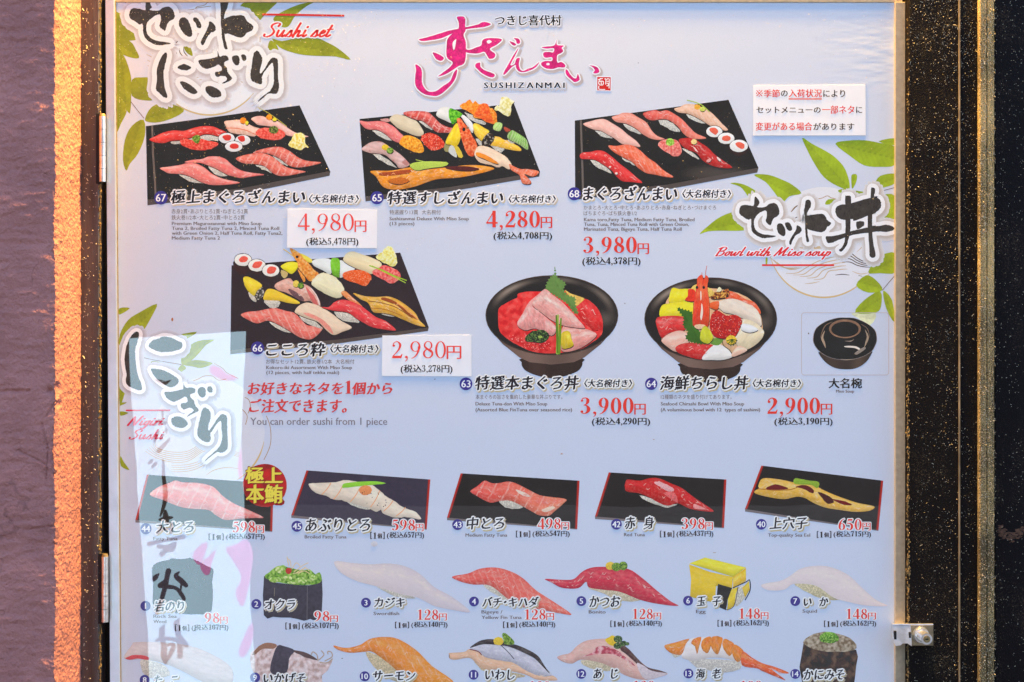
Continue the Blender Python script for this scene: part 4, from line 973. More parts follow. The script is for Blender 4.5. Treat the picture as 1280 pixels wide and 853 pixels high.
for x, y, rx, ry, cl in ((215.5, 399.5, 1.3, 2.2, (176, 120, 90)), (1010.5, 417, .9, 1.2, (120, 110, 110)), (702, 567.5, 1.6, .7, (176, 140, 120)), (817, 549.5, 1.2, .6, (170, 160, 160)), (543.5, 474, .8, .8, (120, 116, 130)), (428, 823, 1.2, .6, (110, 104, 110)), (243.5, 788, 1.5, 1.2, (50, 46, 50)), (893, 691, 2.2, .5, (170, 150, 130)), (798, 79, .7, .7, (150, 140, 140)), (781, 379.5, .8, .8, (140, 140, 150)), (468, 680, 4.2, 3.4, (204, 204, 216))):
    q = Part("stain", R); blob(q, ring_pts(x, y, rx, ry, 8), cl, 90, .1, .5, 1, 2, .3); q.build()

# ------------------------------------------------------------------ food pictures on the poster
def tray(pts, y, rim=None, label=None, tone=(54, 47, 46), front=None, glare=None):
    q = Part("dish_picture", R); b = ink(tone, y); sd = rnd.random() * 30
    gl = ink((96, 88, 84), y)
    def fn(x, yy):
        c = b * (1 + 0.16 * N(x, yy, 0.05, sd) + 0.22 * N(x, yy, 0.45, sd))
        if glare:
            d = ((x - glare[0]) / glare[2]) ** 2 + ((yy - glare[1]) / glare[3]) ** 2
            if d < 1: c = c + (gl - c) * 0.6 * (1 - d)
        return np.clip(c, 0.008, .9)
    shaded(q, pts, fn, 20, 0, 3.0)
    if front: flat(q, front, ink((92, 84, 82), y), 21, 0)
    if rim: ribbon(q, rim, 2.4, ink((112, 102, 98), y), 21, 0, False)
    return q.build(label)
class Sub:
    """counts layers while pieces are laid over a dish"""
    def __init__(s, parent): s.o, s.l = parent, 23
    def part(s, name): s.l += 1; return Part(name, s.o)
def piece(d, name, pts, base, rc=None, garn=(), **k):
    q = d.part(name)
    if rc: rice(q, rc, d.l); d.l += 1
    fish(q, pts, base, d.l, **k)
    for g in garn: d.l += 1; g(q, d.l)
    q.build(); return d
def gblob(pts, col, nz=.3, cols=None, j=0.6): return lambda q, l: blob(q, pts, col, l, nz, 0.6, 0.9, 3, j, cols)
def gell(cx, cy, rx, ry, col, nz=.3, cols=None): return gblob(ring_pts(cx, cy, rx, ry, 12), col, nz, cols)
def gline(pts, w, col): return lambda q, l: ribbon(q, pts, w, ink(col, pts[0][1]), l, 4)
def roll(d, cx, cy, rx, ry, core, side=None, col=(226, 222, 224), red=(214, 70, 64)):
    q = d.part("tuna_roll")
    if side: flat(q, [(cx - rx, cy), (cx - rx + .5, cy + side), (cx, cy + side + ry * .9), (cx + rx - .5, cy + side), (cx + rx, cy)], ink((70, 56, 46), cy), d.l, 3); d.l += 1
    flat(q, ring_pts(cx, cy, rx + .7, ry + .7, 20), ink((50, 46, 44), cy), d.l, 0); d.l += 1
    blob(q, ring_pts(cx, cy, rx, ry, 14), col, d.l, .05, .5, 1.1, 2, .4); d.l += 1
    blob(q, core, red, d.l, .14, .6, .9, 3, .4); q.build()
def spots(q, l, pts, n, col, r=(0.5, 1.0)):
    P = catmull(pts, 3); lo, hi = P.min(0), P.max(0); k = 0
    while k < n:
        c = np.array([[rnd.uniform(lo[0], hi[0]), rnd.uniform(lo[1], hi[1])]])
        if inside(P, c)[0]:
            k += 1; s = np.array(ring_pts(c[0, 0], c[0, 1], rnd.uniform(*r), rnd.uniform(*r), 7)); q.add(s, tess(s), ink(col, c[0, 1]), l)
GREENS = [(70, 100, 44), (110, 146, 60), (150, 180, 88)]

INKED_SHADOW[0] = True
# -- number 67
C_ = lambda pts: Zm(175, 120, 7.975, pts)
Dd = lambda pts: Zm(270, 120, 7.975, pts)
t = tray([(182.5, 158), (374.5, 132), (413, 215), (412, 220), (300, 243), (184.5, 257)], 190, C_([(122, 300), (130, 560), (150, 853), (160, 1060)]), "black tray of premium tuna sushi", (56, 49, 43), [(184.4, 250), (300, 236), (413, 214), (412, 220), (300, 243), (184.5, 257)])
d = Sub(t)
piece(d, "tuna_sushi", C_([(95, 435), (150, 405), (240, 365), (340, 345), (440, 350), (520, 325), (620, 303), (720, 305), (800, 335), (880, 372), (850, 390), (790, 405), (700, 385), (640, 385), (590, 400), (500, 420), (430, 440), (310, 450), (240, 470), (150, 465)]), (222, 68, 64), C_([(310, 450), (400, 438), (600, 388), (780, 405), (780, 450), (720, 445), (500, 470), (340, 486)]), hi=(238, 112, 104))
q = d.part("minced_tuna_sushi"); s = C_([(405, 445), (470, 430), (520, 440), (600, 430), (680, 450), (770, 465), (775, 495), (720, 525), (690, 532), (610, 545), (500, 530), (430, 500), (408, 480)]); blob(q, s, (226, 86, 76), d.l, .22, .5, 1, 3, .9, [(208, 66, 58), (226, 86, 76), (240, 118, 104)]); d.l += 1; blob(q, C_([(518, 420), (560, 392), (597, 400), (600, 430), (580, 475), (540, 460)]), (90, 120, 50), d.l, .3, .8, .9, 3, .6, GREENS); q.build()
piece(d, "seared_tuna_sushi", C_([(840, 260), (900, 245), (1000, 240), (1060, 270), (1140, 310), (1200, 330), (1180, 370), (1140, 405), (1050, 390), (960, 380), (890, 360), (865, 320)]), (236, 184, 162), hi=(246, 214, 200), stripe=(7, -.3, .4), nz=.14, garn=[gline(C_([(860, 322), (960, 325), (1060, 345), (1150, 385)]), 1.2, (222, 130, 100)), gell(304, 151, 4, 3.8, (238, 140, 56)), gell(308.7, 154, 2.2, 2.6, (226, 208, 70))])
piece(d, "seared_tuna_sushi", Dd([(350, 230), (400, 205), (470, 205), (540, 240), (620, 255), (690, 300), (760, 350), (830, 380), (920, 405), (880, 412), (760, 405), (690, 385), (600, 320), (500, 300), (420, 290), (380, 260)]), (238, 178, 164), hi=(244, 206, 196), nz=.15, garn=[gell(336.5, 147, 3.8, 3.6, (240, 146, 56)), gell(343, 149.6, 2.8, 2.4, (226, 206, 60)), gline(Dd([(420, 118), (520, 170), (620, 240), (705, 305)]), .8, (196, 180, 80))])
q = d.part("minced_tuna_sushi"); blob(q, Dd([(395, 375), (430, 330), (520, 320), (620, 330), (690, 370), (680, 410), (620, 440), (500, 435), (430, 410)]), (232, 92, 82), d.l, .2, .5, 1, 3, .8, [(222, 76, 66), (236, 100, 88), (240, 126, 112)]); d.l += 1; blob(q, Dd(ring_pts(575, 340, 48, 38, 12)), (90, 96, 50), d.l, .3, .8, .9, 3, .7, [(66, 74, 40), (100, 108, 56), (140, 150, 84)]); q.build()
q = d.part("pickled_ginger"); blob(q, Dd([(780, 380), (850, 370), (885, 395), (890, 470), (925, 515), (880, 515), (850, 545), (790, 525), (740, 510), (720, 485), (750, 440)]), (236, 220, 138), d.l, .12, .4, 1, 3, .7, [(230, 196, 84), (238, 224, 142), (244, 236, 190)]); q.build()
roll(d, 283.4, 173, 10, 6.5, C_([(825, 400), (870, 388), (908, 400), (900, 440), (860, 447), (830, 425)])); roll(d, 303.6, 175.5, 9.4, 6.3, C_([(975, 412), (1035, 400), (1045, 450), (1000, 455)])); roll(d, 292.3, 183.4, 10.8, 6.5, C_(ring_pts(940, 503, 46, 28, 10)))
piece(d, "medium_fatty_tuna_sushi", Dd([(370, 570), (430, 540), (560, 512), (650, 512), (740, 555), (830, 620), (920, 650), (1045, 662), (1000, 685), (860, 712), (780, 712), (720, 690), (640, 630), (560, 590), (480, 570)]), (220, 104, 92), Dd([(560, 590), (640, 600), (720, 690), (690, 692), (620, 650)]), hi=(236, 140, 126), stripe=(9, .5, .5))
piece(d, "medium_fatty_tuna_sushi", Dd([(200, 625), (250, 600), (340, 580), (450, 570), (540, 595), (620, 650), (700, 710), (790, 735), (895, 755), (830, 775), (700, 798), (620, 795), (560, 765), (480, 700), (380, 680), (290, 675), (230, 655)]), (224, 106, 92), Dd([(390, 680), (480, 690), (565, 770), (480, 740), (430, 715)]), hi=(238, 146, 130), stripe=(9, .5, .5))
piece(d, "fatty_tuna_sushi", C_([(445, 660), (520, 640), (620, 630), (680, 607), (780, 605), (860, 635), (920, 690), (1000, 740), (1100, 765), (1240, 785), (1150, 800), (1010, 820), (940, 805), (880, 790), (800, 750), (720, 710), (600, 670), (500, 670)]), (230, 128, 124), C_([(680, 700), (800, 745), (885, 795), (800, 797), (740, 775)]), hi=(242, 176, 170), end=(228, 110, 106), hv=.2)
piece(d, "fatty_tuna_sushi", [(200, 210.3), (212, 208.5), (225, 206.5), (234, 204.3), (245, 204.6), (256, 210), (266, 218), (280, 224), (300, 228.5), (285, 231), (265, 231.5), (252, 228), (240, 222), (228, 218), (212, 217), (205, 214)], (232, 132, 128), [(222, 217), (240, 221), (254, 229.5), (240, 228), (230, 223)], hi=(242, 178, 172), end=(230, 116, 110), hv=.2)

# -- number 65
E_ = lambda pts: Zm(440, 120, 7.975, pts)
F_ = lambda pts: Zm(540, 120, 7.975, pts)
t = tray([(449.5, 149), (642.5, 130), (675, 215), (674, 221), (560, 240), (457, 252)], 190, None, "black tray of deluxe assorted sushi", (52, 45, 42), [(456.5, 246), (560, 234.5), (675, 215), (674, 221), (560, 240), (457, 252)])
d = Sub(t)
q = d.part("garnish"); blob(q, E_([(285, 235), (340, 225), (375, 240), (365, 260), (300, 250)]), (206, 150, 144), d.l); q.build()
piece(d, "white_fish_sushi", E_([(375, 240), (400, 200), (450, 185), (540, 205), (640, 250), (700, 330), (715, 375), (690, 400), (640, 400), (560, 370), (470, 330), (420, 290)]), (216, 198, 170), hi=(228, 214, 194), nz=.05)
piece(d, "fatty_tuna_sushi", E_([(75, 250), (150, 258), (250, 252), (330, 262), (420, 310), (480, 370), (512, 400), (500, 440), (470, 468), (400, 440), (330, 380), (250, 340), (160, 335), (110, 305)]), (228, 118, 118), E_([(205, 335), (330, 375), (405, 440), (340, 437), (250, 385)]), hi=(240, 160, 156))
piece(d, "medium_fatty_tuna_sushi", E_([(510, 175), (560, 155), (680, 152), (760, 165), (820, 215), (880, 275), (950, 310), (1005, 325), (990, 365), (900, 368), (840, 360), (780, 310), (700, 250), (640, 240), (560, 210)]), (206, 80, 76), E_([(660, 240), (740, 255), (805, 335), (740, 315)]), hi=(228, 120, 112), stripe=(8, .4, .45))
q = d.part("sea_urchin_sushi"); blob(q, E_([(515, 400), (570, 395), (640, 420), (690, 460), (715, 555), (640, 565), (560, 535), (500, 500), (470, 460)]), (238, 158, 50), d.l, .15, .45, 1, 3, .8, [(214, 124, 34), (238, 158, 50), (246, 186, 84)]); q.build()
q = d.part("salmon_roe_sushi"); s = E_([(710, 390), (760, 370), (800, 375), (860, 400), (910, 450), (925, 490), (880, 530), (820, 545), (770, 530), (720, 480), (692, 430)]); blob(q, s, (214, 68, 50), d.l, .15, .5, 1, 3, .6); spots(q, d.l + .4, s, 60, (232, 100, 78), (.9, 1.4)); spots(q, d.l + .7, s, 60, (246, 190, 170), (.25, .5)); q.build()
piece(d, "horse_mackerel_sushi", E_([(95, 530), (140, 490), (200, 460), (280, 455), (340, 485), (420, 540), (490, 590), (550, 650), (575, 685), (540, 710), (470, 720), (440, 680), (380, 630), (330, 590), (250, 575), (180, 570), (120, 550)]), (208, 168, 164), E_([(200, 575), (280, 590), (360, 640), (450, 718), (360, 685), (270, 635)]), hi=(224, 200, 204), nz=.2, spots=(.16, .25, (176, 110, 104)), garn=[gell(481.5, 184.5, 4.4, 3.6, (226, 190, 66)), gell(487.5, 188.5, 4.4, 3.6, (96, 116, 52), .3, GREENS)])
q = d.part("squid_sushi"); fish(q, F_([(50, 160), (90, 118), (180, 120), (190, 180), (200, 270), (130, 245), (50, 205)]), (226, 222, 216), d.l, nz=.04); fish(q, F_([(285, 195), (330, 200), (400, 270), (415, 340), (400, 370), (350, 300)]), (228, 224, 222), d.l, nz=.04); d.l += 1; blob(q, F_([(170, 140), (200, 128), (300, 180), (270, 220), (210, 285), (180, 240), (165, 200)]), (104, 182, 54), d.l, .2, .5, .9, 3, .8, [(70, 140, 40), (104, 182, 54), (130, 200, 70)]); q.build()
q = d.part("ark_shell_sushi"); rice(q, F_([(325, 165), (400, 190), (420, 220), (530, 265), (520, 288), (400, 250)]), d.l); d.l += 1; blob(q, F_([(275, 100), (330, 65), (380, 40), (410, 75), (430, 50), (470, 85), (540, 75), (570, 115), (600, 125), (640, 180), (650, 245), (620, 280), (540, 260), (480, 225), (420, 220), (400, 180), (330, 140)]), (238, 140, 50), d.l, .14, .4, 1, 3, 1.1, [(228, 118, 40), (238, 144, 54), (242, 166, 84)]); d.l += 1; blob(q, F_([(420, 200), (450, 130), (500, 85), (560, 90), (575, 160), (620, 270), (540, 260), (480, 220)]), (234, 104, 50), d.l, .14, .4, 1, 3, .7, [(222, 84, 40), (236, 106, 54), (240, 130, 74)]); q.build()
q = d.part("pickled_ginger"); blob(q, F_([(620, 130), (650, 95), (670, 100), (690, 20), (740, 10), (800, 45), (820, 60), (790, 100), (790, 150), (770, 205), (720, 190), (665, 150), (640, 150)]), (234, 224, 164), d.l, .08, .4, 1, 3, .8, [(220, 206, 130), (234, 224, 164), (238, 232, 200)]); q.build()
q = d.part("egg_sushi"); flat(q, F_([(130, 470), (180, 490), (160, 560), (120, 540)]), ink((150, 142, 100), 190), d.l, 2); flat(q, F_([(180, 500), (215, 500), (250, 600), (230, 612), (165, 560)]), ink((198, 198, 196), 190), d.l, 2); flat(q, F_([(220, 505), (265, 510), (310, 605), (265, 612)]), ink((208, 182, 76), 190), d.l, 2); d.l += 1; fish(q, F_([(235, 280), (275, 310), (285, 420), (245, 505), (190, 490), (135, 460)]), (238, 202, 40), d.l, nz=.06); q.build()
q = d.part("prawn_sushi"); blob(q, F_([(245, 235), (280, 225), (310, 260), (370, 330), (400, 400), (440, 460), (455, 530), (430, 560), (415, 600), (375, 600), (340, 560), (310, 480), (285, 400), (270, 330)]), (230, 110, 70), d.l, .16, .4, 1, 3, .5, [(214, 84, 56), (232, 112, 72), (238, 140, 100)]); d.l += 1; flat(q, F_(ring_pts(318, 335, 16, 20, 10)), ink((62, 40, 36), 160), d.l, 0); flat(q, F_(ring_pts(355, 320, 14, 12, 10)), ink((150, 110, 80), 160), d.l, 0); d.l += 1
fish(q, F_([(425, 560), (470, 500), (560, 510), (660, 560), (740, 610), (780, 660), (790, 690), (770, 735), (700, 700), (660, 715), (590, 690), (480, 665), (430, 610)]), (242, 206, 180), d.l, nz=.1, j=.6); d.l += 1; blob(q, F_([(440, 565), (500, 575), (590, 620), (660, 670), (640, 680), (540, 640), (450, 600)]), (238, 146, 66), d.l, .12, .4, .9); fish(q, F_([(770, 680), (820, 705), (880, 730), (950, 730), (1060, 750), (1050, 785), (1000, 805), (920, 780), (985, 850), (975, 880), (900, 870), (870, 790), (790, 740)]), (230, 108, 74), d.l, stripe=(4, .6, .25)); q.build()
q = d.part("herring_roe_sushi"); rice(q, F_([(440, 425), (495, 445), (490, 492), (460, 482)]), d.l); rice(q, F_([(590, 490), (720, 520), (690, 568), (640, 542)]), d.l); d.l += 1; fish(q, F_([(410, 285), (450, 278), (520, 320), (570, 355), (530, 420), (495, 450), (440, 400), (415, 350)]), (240, 196, 70), d.l, nz=.06); fish(q, F_([(580, 440), (625, 405), (700, 420), (780, 460), (870, 510), (890, 545), (850, 550), (740, 530), (640, 505), (575, 490)]), (240, 186, 66), d.l, nz=.06); d.l += 1; blob(q, F_([(495, 450), (560, 370), (625, 405), (575, 490), (510, 490)]), (60, 52, 46), d.l, .5, .5, .9, 2, .5, [(44, 38, 36), (70, 62, 56), (170, 160, 150)]); q.build()
q = d.part("sprout_sushi"); rice(q, F_([(750, 425), (840, 475), (770, 462)]), d.l); d.l += 1; fish(q, F_([(610, 310), (640, 265), (700, 280), (680, 350), (620, 340)]), (164, 206, 100), d.l, stripe=(2.2, .4, .4)); blob(q, F_([(670, 350), (710, 310), (800, 350), (750, 435), (670, 400)]), (46, 40, 38), d.l, .4); fish(q, F_([(790, 345), (850, 370), (940, 435), (960, 520), (940, 535), (860, 480), (750, 420)]), (112, 172, 56), d.l, stripe=(2.4, -1.1, .45), nz=.2); d.l += 1; blob(q, F_([(730, 310), (785, 345), (745, 360), (715, 330)]), (176, 84, 70), d.l); q.build()
piece(d, "sea_eel_sushi", [(463.5, 214), (490, 213.5), (512, 209.5), (530, 211), (560, 209.5), (580, 207), (600, 207), (618, 211), (600, 217), (575, 222), (545, 224.5), (520, 233), (500, 237), (486, 236.5), (477, 232), (470, 221)], (232, 146, 50), hi=(242, 172, 80), nz=.2, stripe=(200, 0, 0), garn=[gblob([(474, 216.5), (492, 214.5), (514, 212), (510, 217), (490, 220), (477, 220)], (170, 84, 44), .35), gblob([(556, 209), (580, 208), (599, 211), (588, 213.8), (570, 213)], (96, 46, 38), .3), gblob([(484, 226), (500, 222), (512, 226), (498, 231)], (196, 110, 44), .3), gblob([(512, 206), (530, 202), (558, 203), (556, 208), (535, 211), (520, 213)], (180, 200, 92), .2), gline([(520, 200), (535, 203), (557, 204)], .8, (186, 206, 96))])

# -- number 68
G_ = lambda pts: Zm(710, 120, 7.975, pts)
H_ = lambda pts: Zm(800, 120, 7.975, pts)
t = tray([(718.5, 151), (910.5, 125), (948, 210), (946.5, 216), (835, 237), (719, 250)], 190, G_([(128, 245), (135, 480), (145, 760), (150, 1000)]), "black tray of assorted tuna sushi", (58, 52, 47), [(719, 244), (835, 231), (948, 210), (946.5, 216), (835, 237), (719, 250)], (895, 217, 46, 12))
d = Sub(t)
piece(d, "pale_fatty_tuna_sushi", G_([(150, 280), (220, 255), (300, 235), (370, 235), (450, 280), (530, 330), (600, 390), (680, 450), (720, 508), (640, 498), (540, 480), (470, 430), (400, 390), (330, 350), (250, 335), (190, 310)]), (236, 178, 166), G_([(260, 335), (360, 360), (445, 420), (400, 422), (330, 398)]), hi=(242, 196, 186), nz=.07)
piece(d, "fatty_tuna_sushi", G_([(435, 215), (500, 190), (550, 170), (630, 175), (700, 215), (780, 265), (830, 340), (890, 400), (965, 430), (900, 440), (820, 425), (740, 380), (680, 330), (600, 285), (540, 270), (480, 260)]), (232, 142, 126), G_([(540, 270), (650, 315), (745, 380), (680, 372), (600, 332)]), hi=(240, 176, 160), nz=.09)
piece(d, "medium_fatty_tuna_sushi", H_([(28, 180), (80, 155), (150, 143), (200, 155), (270, 145), (340, 180), (420, 235), (490, 310), (560, 375), (660, 420), (600, 432), (510, 425), (440, 385), (370, 300), (280, 240), (200, 235), (130, 245), (70, 230)]), (214, 72, 68), H_([(185, 235), (270, 245), (350, 295), (397, 350), (360, 360), (270, 322), (200, 280)]), hi=(232, 122, 110), end=(238, 140, 120), stripe=(7, .3, .2))
piece(d, "seared_tuna_sushi", H_([(340, 130), (400, 110), (450, 85), (540, 85), (620, 120), (700, 160), (760, 215), (820, 280), (875, 335), (850, 348), (780, 330), (700, 300), (640, 260), (560, 215), (480, 180), (380, 165)]), (232, 184, 158), H_([(462, 178), (560, 213), (655, 270), (590, 272), (490, 222)]), hi=(238, 200, 178), stripe=(5, -.6, -.3), nz=.08, garn=[gell(871.5, 134, 4, 3.4, (236, 170, 72)), gell(878, 136.5, 3.6, 3, (206, 210, 100)), gline(H_([(470, 45), (540, 62), (610, 90), (660, 130), (690, 158)]), 1.2, (170, 186, 84))])
for cx, cy, rx, ry, core, sd_ in ((740, 357, 80, 56, [(690, 330), (740, 318), (780, 350), (755, 390), (710, 365)], 0), (858, 425, 82, 56, ring_pts(860, 425, 45, 28, 9), 0), (985, 500, 90, 61, [(950, 480), (990, 460), (1040, 485), (1030, 530), (985, 520)], 6)):
    roll(d, 800 + cx / 7.975, 120 + cy / 7.975, rx / 7.975, ry / 7.975, H_(core), sd_, (232, 228, 226), (228, 106, 86))
piece(d, "tuna_sushi", G_([(118, 590), (150, 565), (220, 560), (290, 545), (360, 555), (440, 610), (520, 680), (600, 740), (680, 810), (740, 868), (640, 860), (540, 850), (480, 800), (430, 740), (340, 680), (270, 640), (200, 632), (130, 628)]), (220, 62, 64), G_([(222, 635), (330, 668), (435, 770), (380, 755), (280, 705)]), hi=(234, 100, 98), garn=[gell(762.5, 209, 1.6, 1.4, (246, 206, 200)), gell(770.5, 217, 1.6, 1.5, (246, 206, 200))])
piece(d, "salmon_coloured_tuna_sushi", G_([(405, 495), (480, 500), (560, 487), (640, 495), (720, 545), (800, 620), (870, 665), (950, 740), (1050, 808), (980, 810), (860, 785), (780, 770), (700, 720), (640, 660), (560, 620), (470, 570), (420, 530)]), (234, 106, 78), G_([(530, 600), (620, 625), (695, 700), (640, 682), (560, 642)]), hi=(240, 136, 106), stripe=(6.5, -.35, .22))
q = d.part("minced_tuna_sushi"); flat(q, H_([(185, 490), (195, 640), (300, 690), (395, 640), (415, 550)]), ink((44, 40, 36), 190), d.l, 2); d.l += 1; blob(q, H_([(180, 480), (230, 440), (330, 430), (390, 470), (415, 540), (400, 590), (340, 605), (280, 570), (210, 530)]), (230, 124, 118), d.l, .15, .45, 1, 3, .8, [(216, 98, 92), (230, 126, 120), (240, 160, 150)]); d.l += 1; blob(q, H_(ring_pts(300, 462, 42, 38, 10)), (130, 180, 60), d.l, .3, .6, .8, 3, .6, [(96, 150, 44), (140, 186, 70), (180, 214, 110)]); q.build()
piece(d, "lean_tuna_sushi", H_([(385, 440), (440, 422), (520, 425), (590, 460), (680, 520), (750, 590), (850, 660), (920, 715), (850, 722), (760, 710), (680, 680), (620, 640), (560, 570), (480, 540), (420, 500)]), (188, 46, 50), H_([(420, 525), (500, 550), (595, 630), (520, 605)]), hi=(208, 76, 76), garn=[gblob(H_([(530, 510), (560, 530), (580, 565), (550, 545)]), (240, 200, 196)), gblob(H_([(765, 610), (795, 625), (805, 655), (775, 640)]), (240, 214, 210)), gblob(H_([(660, 650), (690, 625), (710, 640), (680, 665)]), (226, 160, 156)), gell(867.5, 177.5, 3.6, 3.2, (236, 204, 140), .2)])

# -- number 66
I_ = lambda pts: Zm(280, 305, 7.975, pts)
J_ = lambda pts: Zm(390, 305, 7.975, pts)
t = tray([(289.5, 332), (500.3, 316), (536, 409.5), (535, 414), (420, 430), (288, 443)], 380, None, "black tray of twelve sushi pieces and rolls", (64, 58, 62), [(288, 438), (420, 425), (536, 409.5), (535, 414), (420, 430), (288, 443)])
d = Sub(t)
for cx, cy, core, sd_ in ((190, 160, [(150, 155), (190, 122), (238, 138), (225, 175), (170, 185)], 12), (328, 215, [(282, 225), (310, 182), (383, 180), (360, 230), (310, 245)], 5), (467, 265, [(428, 265), (460, 225), (522, 240), (500, 290), (440, 297)], 4)):
    roll(d, 280 + cx / 7.975, 305 + cy / 7.975, 85 / 7.975, 61 / 7.975, I_(core), sd_, (230, 228, 228), (226, 100, 88))
q = d.part("herring_roe_sushi"); blob(q, I_([(310, 500), (380, 430), (400, 500), (340, 560)]), (80, 74, 72), d.l, .4, .5, 1, 3, .8, [(50, 46, 46), (96, 92, 90), (190, 186, 182)]); rice(q, I_([(240, 485), (300, 515), (322, 582), (280, 562)]), d.l); rice(q, I_([(398, 560), (550, 570), (540, 628), (460, 637)]), d.l); d.l += 1; fish(q, I_([(195, 335), (260, 335), (380, 410), (330, 470), (300, 520), (240, 470), (205, 410)]), (236, 202, 62), d.l, nz=.05); fish(q, I_([(395, 525), (430, 455), (500, 455), (620, 510), (745, 575), (740, 600), (640, 590), (560, 570), (460, 565), (400, 560)]), (232, 192, 62), d.l, nz=.05); q.build()
q = d.part("egg_sushi"); flat(q, I_([(570, 260), (640, 290), (610, 345), (575, 320)]), ink((190, 170, 120), 340), d.l, 2); d.l += 1; fish(q, I_([(565, 225), (650, 180), (735, 190), (735, 240), (680, 300), (625, 275)]), (238, 218, 52), d.l, nz=.05); fish(q, I_([(760, 95), (870, 150), (870, 190), (790, 160)]), (238, 212, 84), d.l, nz=.05); q.build()
q = d.part("white_fish_sushi"); fish(q, J_([(0, 175), (60, 150), (190, 160), (190, 300), (100, 260), (20, 220)]), (220, 228, 232), d.l, nz=.03); fish(q, J_([(275, 170), (340, 190), (430, 250), (300, 335), (275, 310)]), (222, 228, 230), d.l, nz=.03); d.l += 1; fish(q, J_([(190, 155), (275, 160), (275, 320), (260, 335), (200, 300)]), (122, 192, 56), d.l, nz=.15, edge=.4); q.build()
q = d.part("prawn_sushi"); blob(q, I_([(735, 250), (770, 290), (812, 350), (797, 380), (750, 300)]), (226, 150, 80), d.l); ribbon(q, I_([(595, 55), (640, 85), (700, 130)]), 1.2, ink((224, 190, 110), 320), d.l); d.l += 1; blob(q, I_([(655, 45), (720, 70), (760, 100), (810, 160), (850, 200), (900, 260), (945, 300), (900, 360), (850, 370), (790, 300), (740, 240), (735, 190), (700, 140)]), (232, 152, 76), d.l, .15, .35, 1, 3, .6, [(216, 126, 64), (234, 156, 80), (240, 180, 120)]); d.l += 1; flat(q, I_(ring_pts(730, 130, 16, 14, 10)), ink((70, 50, 46), 320), d.l, 0)
fish(q, I_([(870, 390), (920, 320), (990, 290), (1080, 315), (1150, 370), (1200, 450), (1180, 520), (1120, 540), (1030, 510), (960, 470), (900, 430)]), (234, 222, 190), d.l, nz=.08, j=.8); d.l += 1; fish(q, J_([(290, 490), (330, 470), (400, 530), (500, 620), (440, 600), (350, 550)]), (234, 140, 88), d.l, nz=.1); q.build()
piece(d, "horse_mackerel_sushi", I_([(505, 430), (520, 395), (600, 355), (660, 345), (700, 380), (800, 400), (870, 440), (930, 520), (965, 615), (900, 605), (860, 570), (780, 570), (690, 520), (600, 480), (540, 465)]), (212, 160, 148), hi=(226, 190, 182), nz=.25, garn=[gblob(I_([(640, 450), (720, 480), (800, 550), (780, 570), (690, 520)]), (112, 86, 92), .3), gblob(I_([(820, 430), (900, 520), (935, 600), (900, 600), (840, 500)]), (208, 112, 110), .2), gline(I_([(870, 445), (925, 520), (955, 610)]), 1.0, (226, 214, 216)), gell(370, 355, 4, 4.2, (224, 196, 96)), gell(376, 357, 4, 3.6, (116, 150, 66), .3, GREENS)])
piece(d, "scallop_sushi", J_([(310, 160), (340, 100), (400, 75), (500, 105), (600, 140), (690, 190), (680, 240), (600, 300), (540, 280), (440, 245), (350, 200)]), (228, 212, 176), hi=(234, 224, 198), nz=.04)
q = d.part("salmon_roe_sushi"); s = J_([(305, 310), (340, 280), (420, 260), (520, 270), (590, 320), (580, 370), (530, 420), (450, 395), (340, 360)]); blob(q, s, (230, 98, 58), d.l, .15, .5, 1, 3, .6); spots(q, d.l + .4, s, 60, (238, 130, 92), (.6, 1.1)); spots(q, d.l + .7, s, 40, (246, 190, 160), (.2, .45)); q.build()
q = d.part("pickled_ginger"); blob(q, J_([(635, 130), (700, 80), (740, 30), (780, 25), (830, 90), (850, 190), (810, 225), (740, 200), (680, 170)]), (234, 226, 150), d.l, .08, .4, 1, 3, .9, [(220, 206, 110), (234, 226, 150), (236, 232, 190)]); q.build()
q = d.part("minced_tuna_sushi"); blob(q, J_([(605, 270), (660, 245), (720, 215), (800, 240), (870, 280), (880, 330), (840, 380), (780, 395), (700, 350), (620, 310)]), (226, 102, 102), d.l, .18, .45, 1, 3, .8, [(210, 78, 80), (228, 106, 106), (238, 140, 136)]); d.l += 1; ribbon(q, J_([(575, 218), (700, 262), (800, 310), (940, 365)]), 1.4, ink((150, 186, 64), 345), d.l); ribbon(q, J_([(600, 220), (720, 280), (830, 335), (930, 388)]), 1.1, ink((170, 200, 84), 345), d.l); q.build()
piece(d, "sea_eel_sushi", J_([(410, 490), (520, 520), (640, 530), (760, 525), (860, 560), (950, 620), (1030, 690), (1070, 760), (1130, 825), (1040, 810), (920, 760), (800, 710), (700, 690), (610, 680), (560, 590), (480, 550)]), (216, 166, 74), J_([(680, 690), (800, 705), (850, 720), (760, 725)]), hi=(230, 188, 100), nz=.2, garn=[gblob(J_([(690, 555), (730, 535), (840, 580), (960, 680), (1060, 760), (960, 710), (850, 620)]), (148, 84, 54), .25), gline(J_([(560, 570), (700, 590), (850, 640), (1000, 740)]), .9, (130, 80, 44)), gline(J_([(600, 640), (750, 660), (900, 720)]), .9, (170, 110, 54)), gline(J_([(850, 590), (950, 660), (1050, 750)]), 1.3, (228, 150, 90))])
piece(d, "medium_fatty_tuna_sushi", [(301, 394), (310, 390), (322, 389), (334, 386.5), (345, 385.5), (358, 389), (368, 391.5), (377, 400), (385, 407), (403, 409), (398, 418), (388, 424.5), (375, 422), (362, 414), (348, 406), (335, 401), (322, 404.5), (312, 401)], (228, 112, 104), [(336, 402), (352, 406), (364, 416), (350, 413)], hi=(238, 146, 136), stripe=(9, -.5, .4))
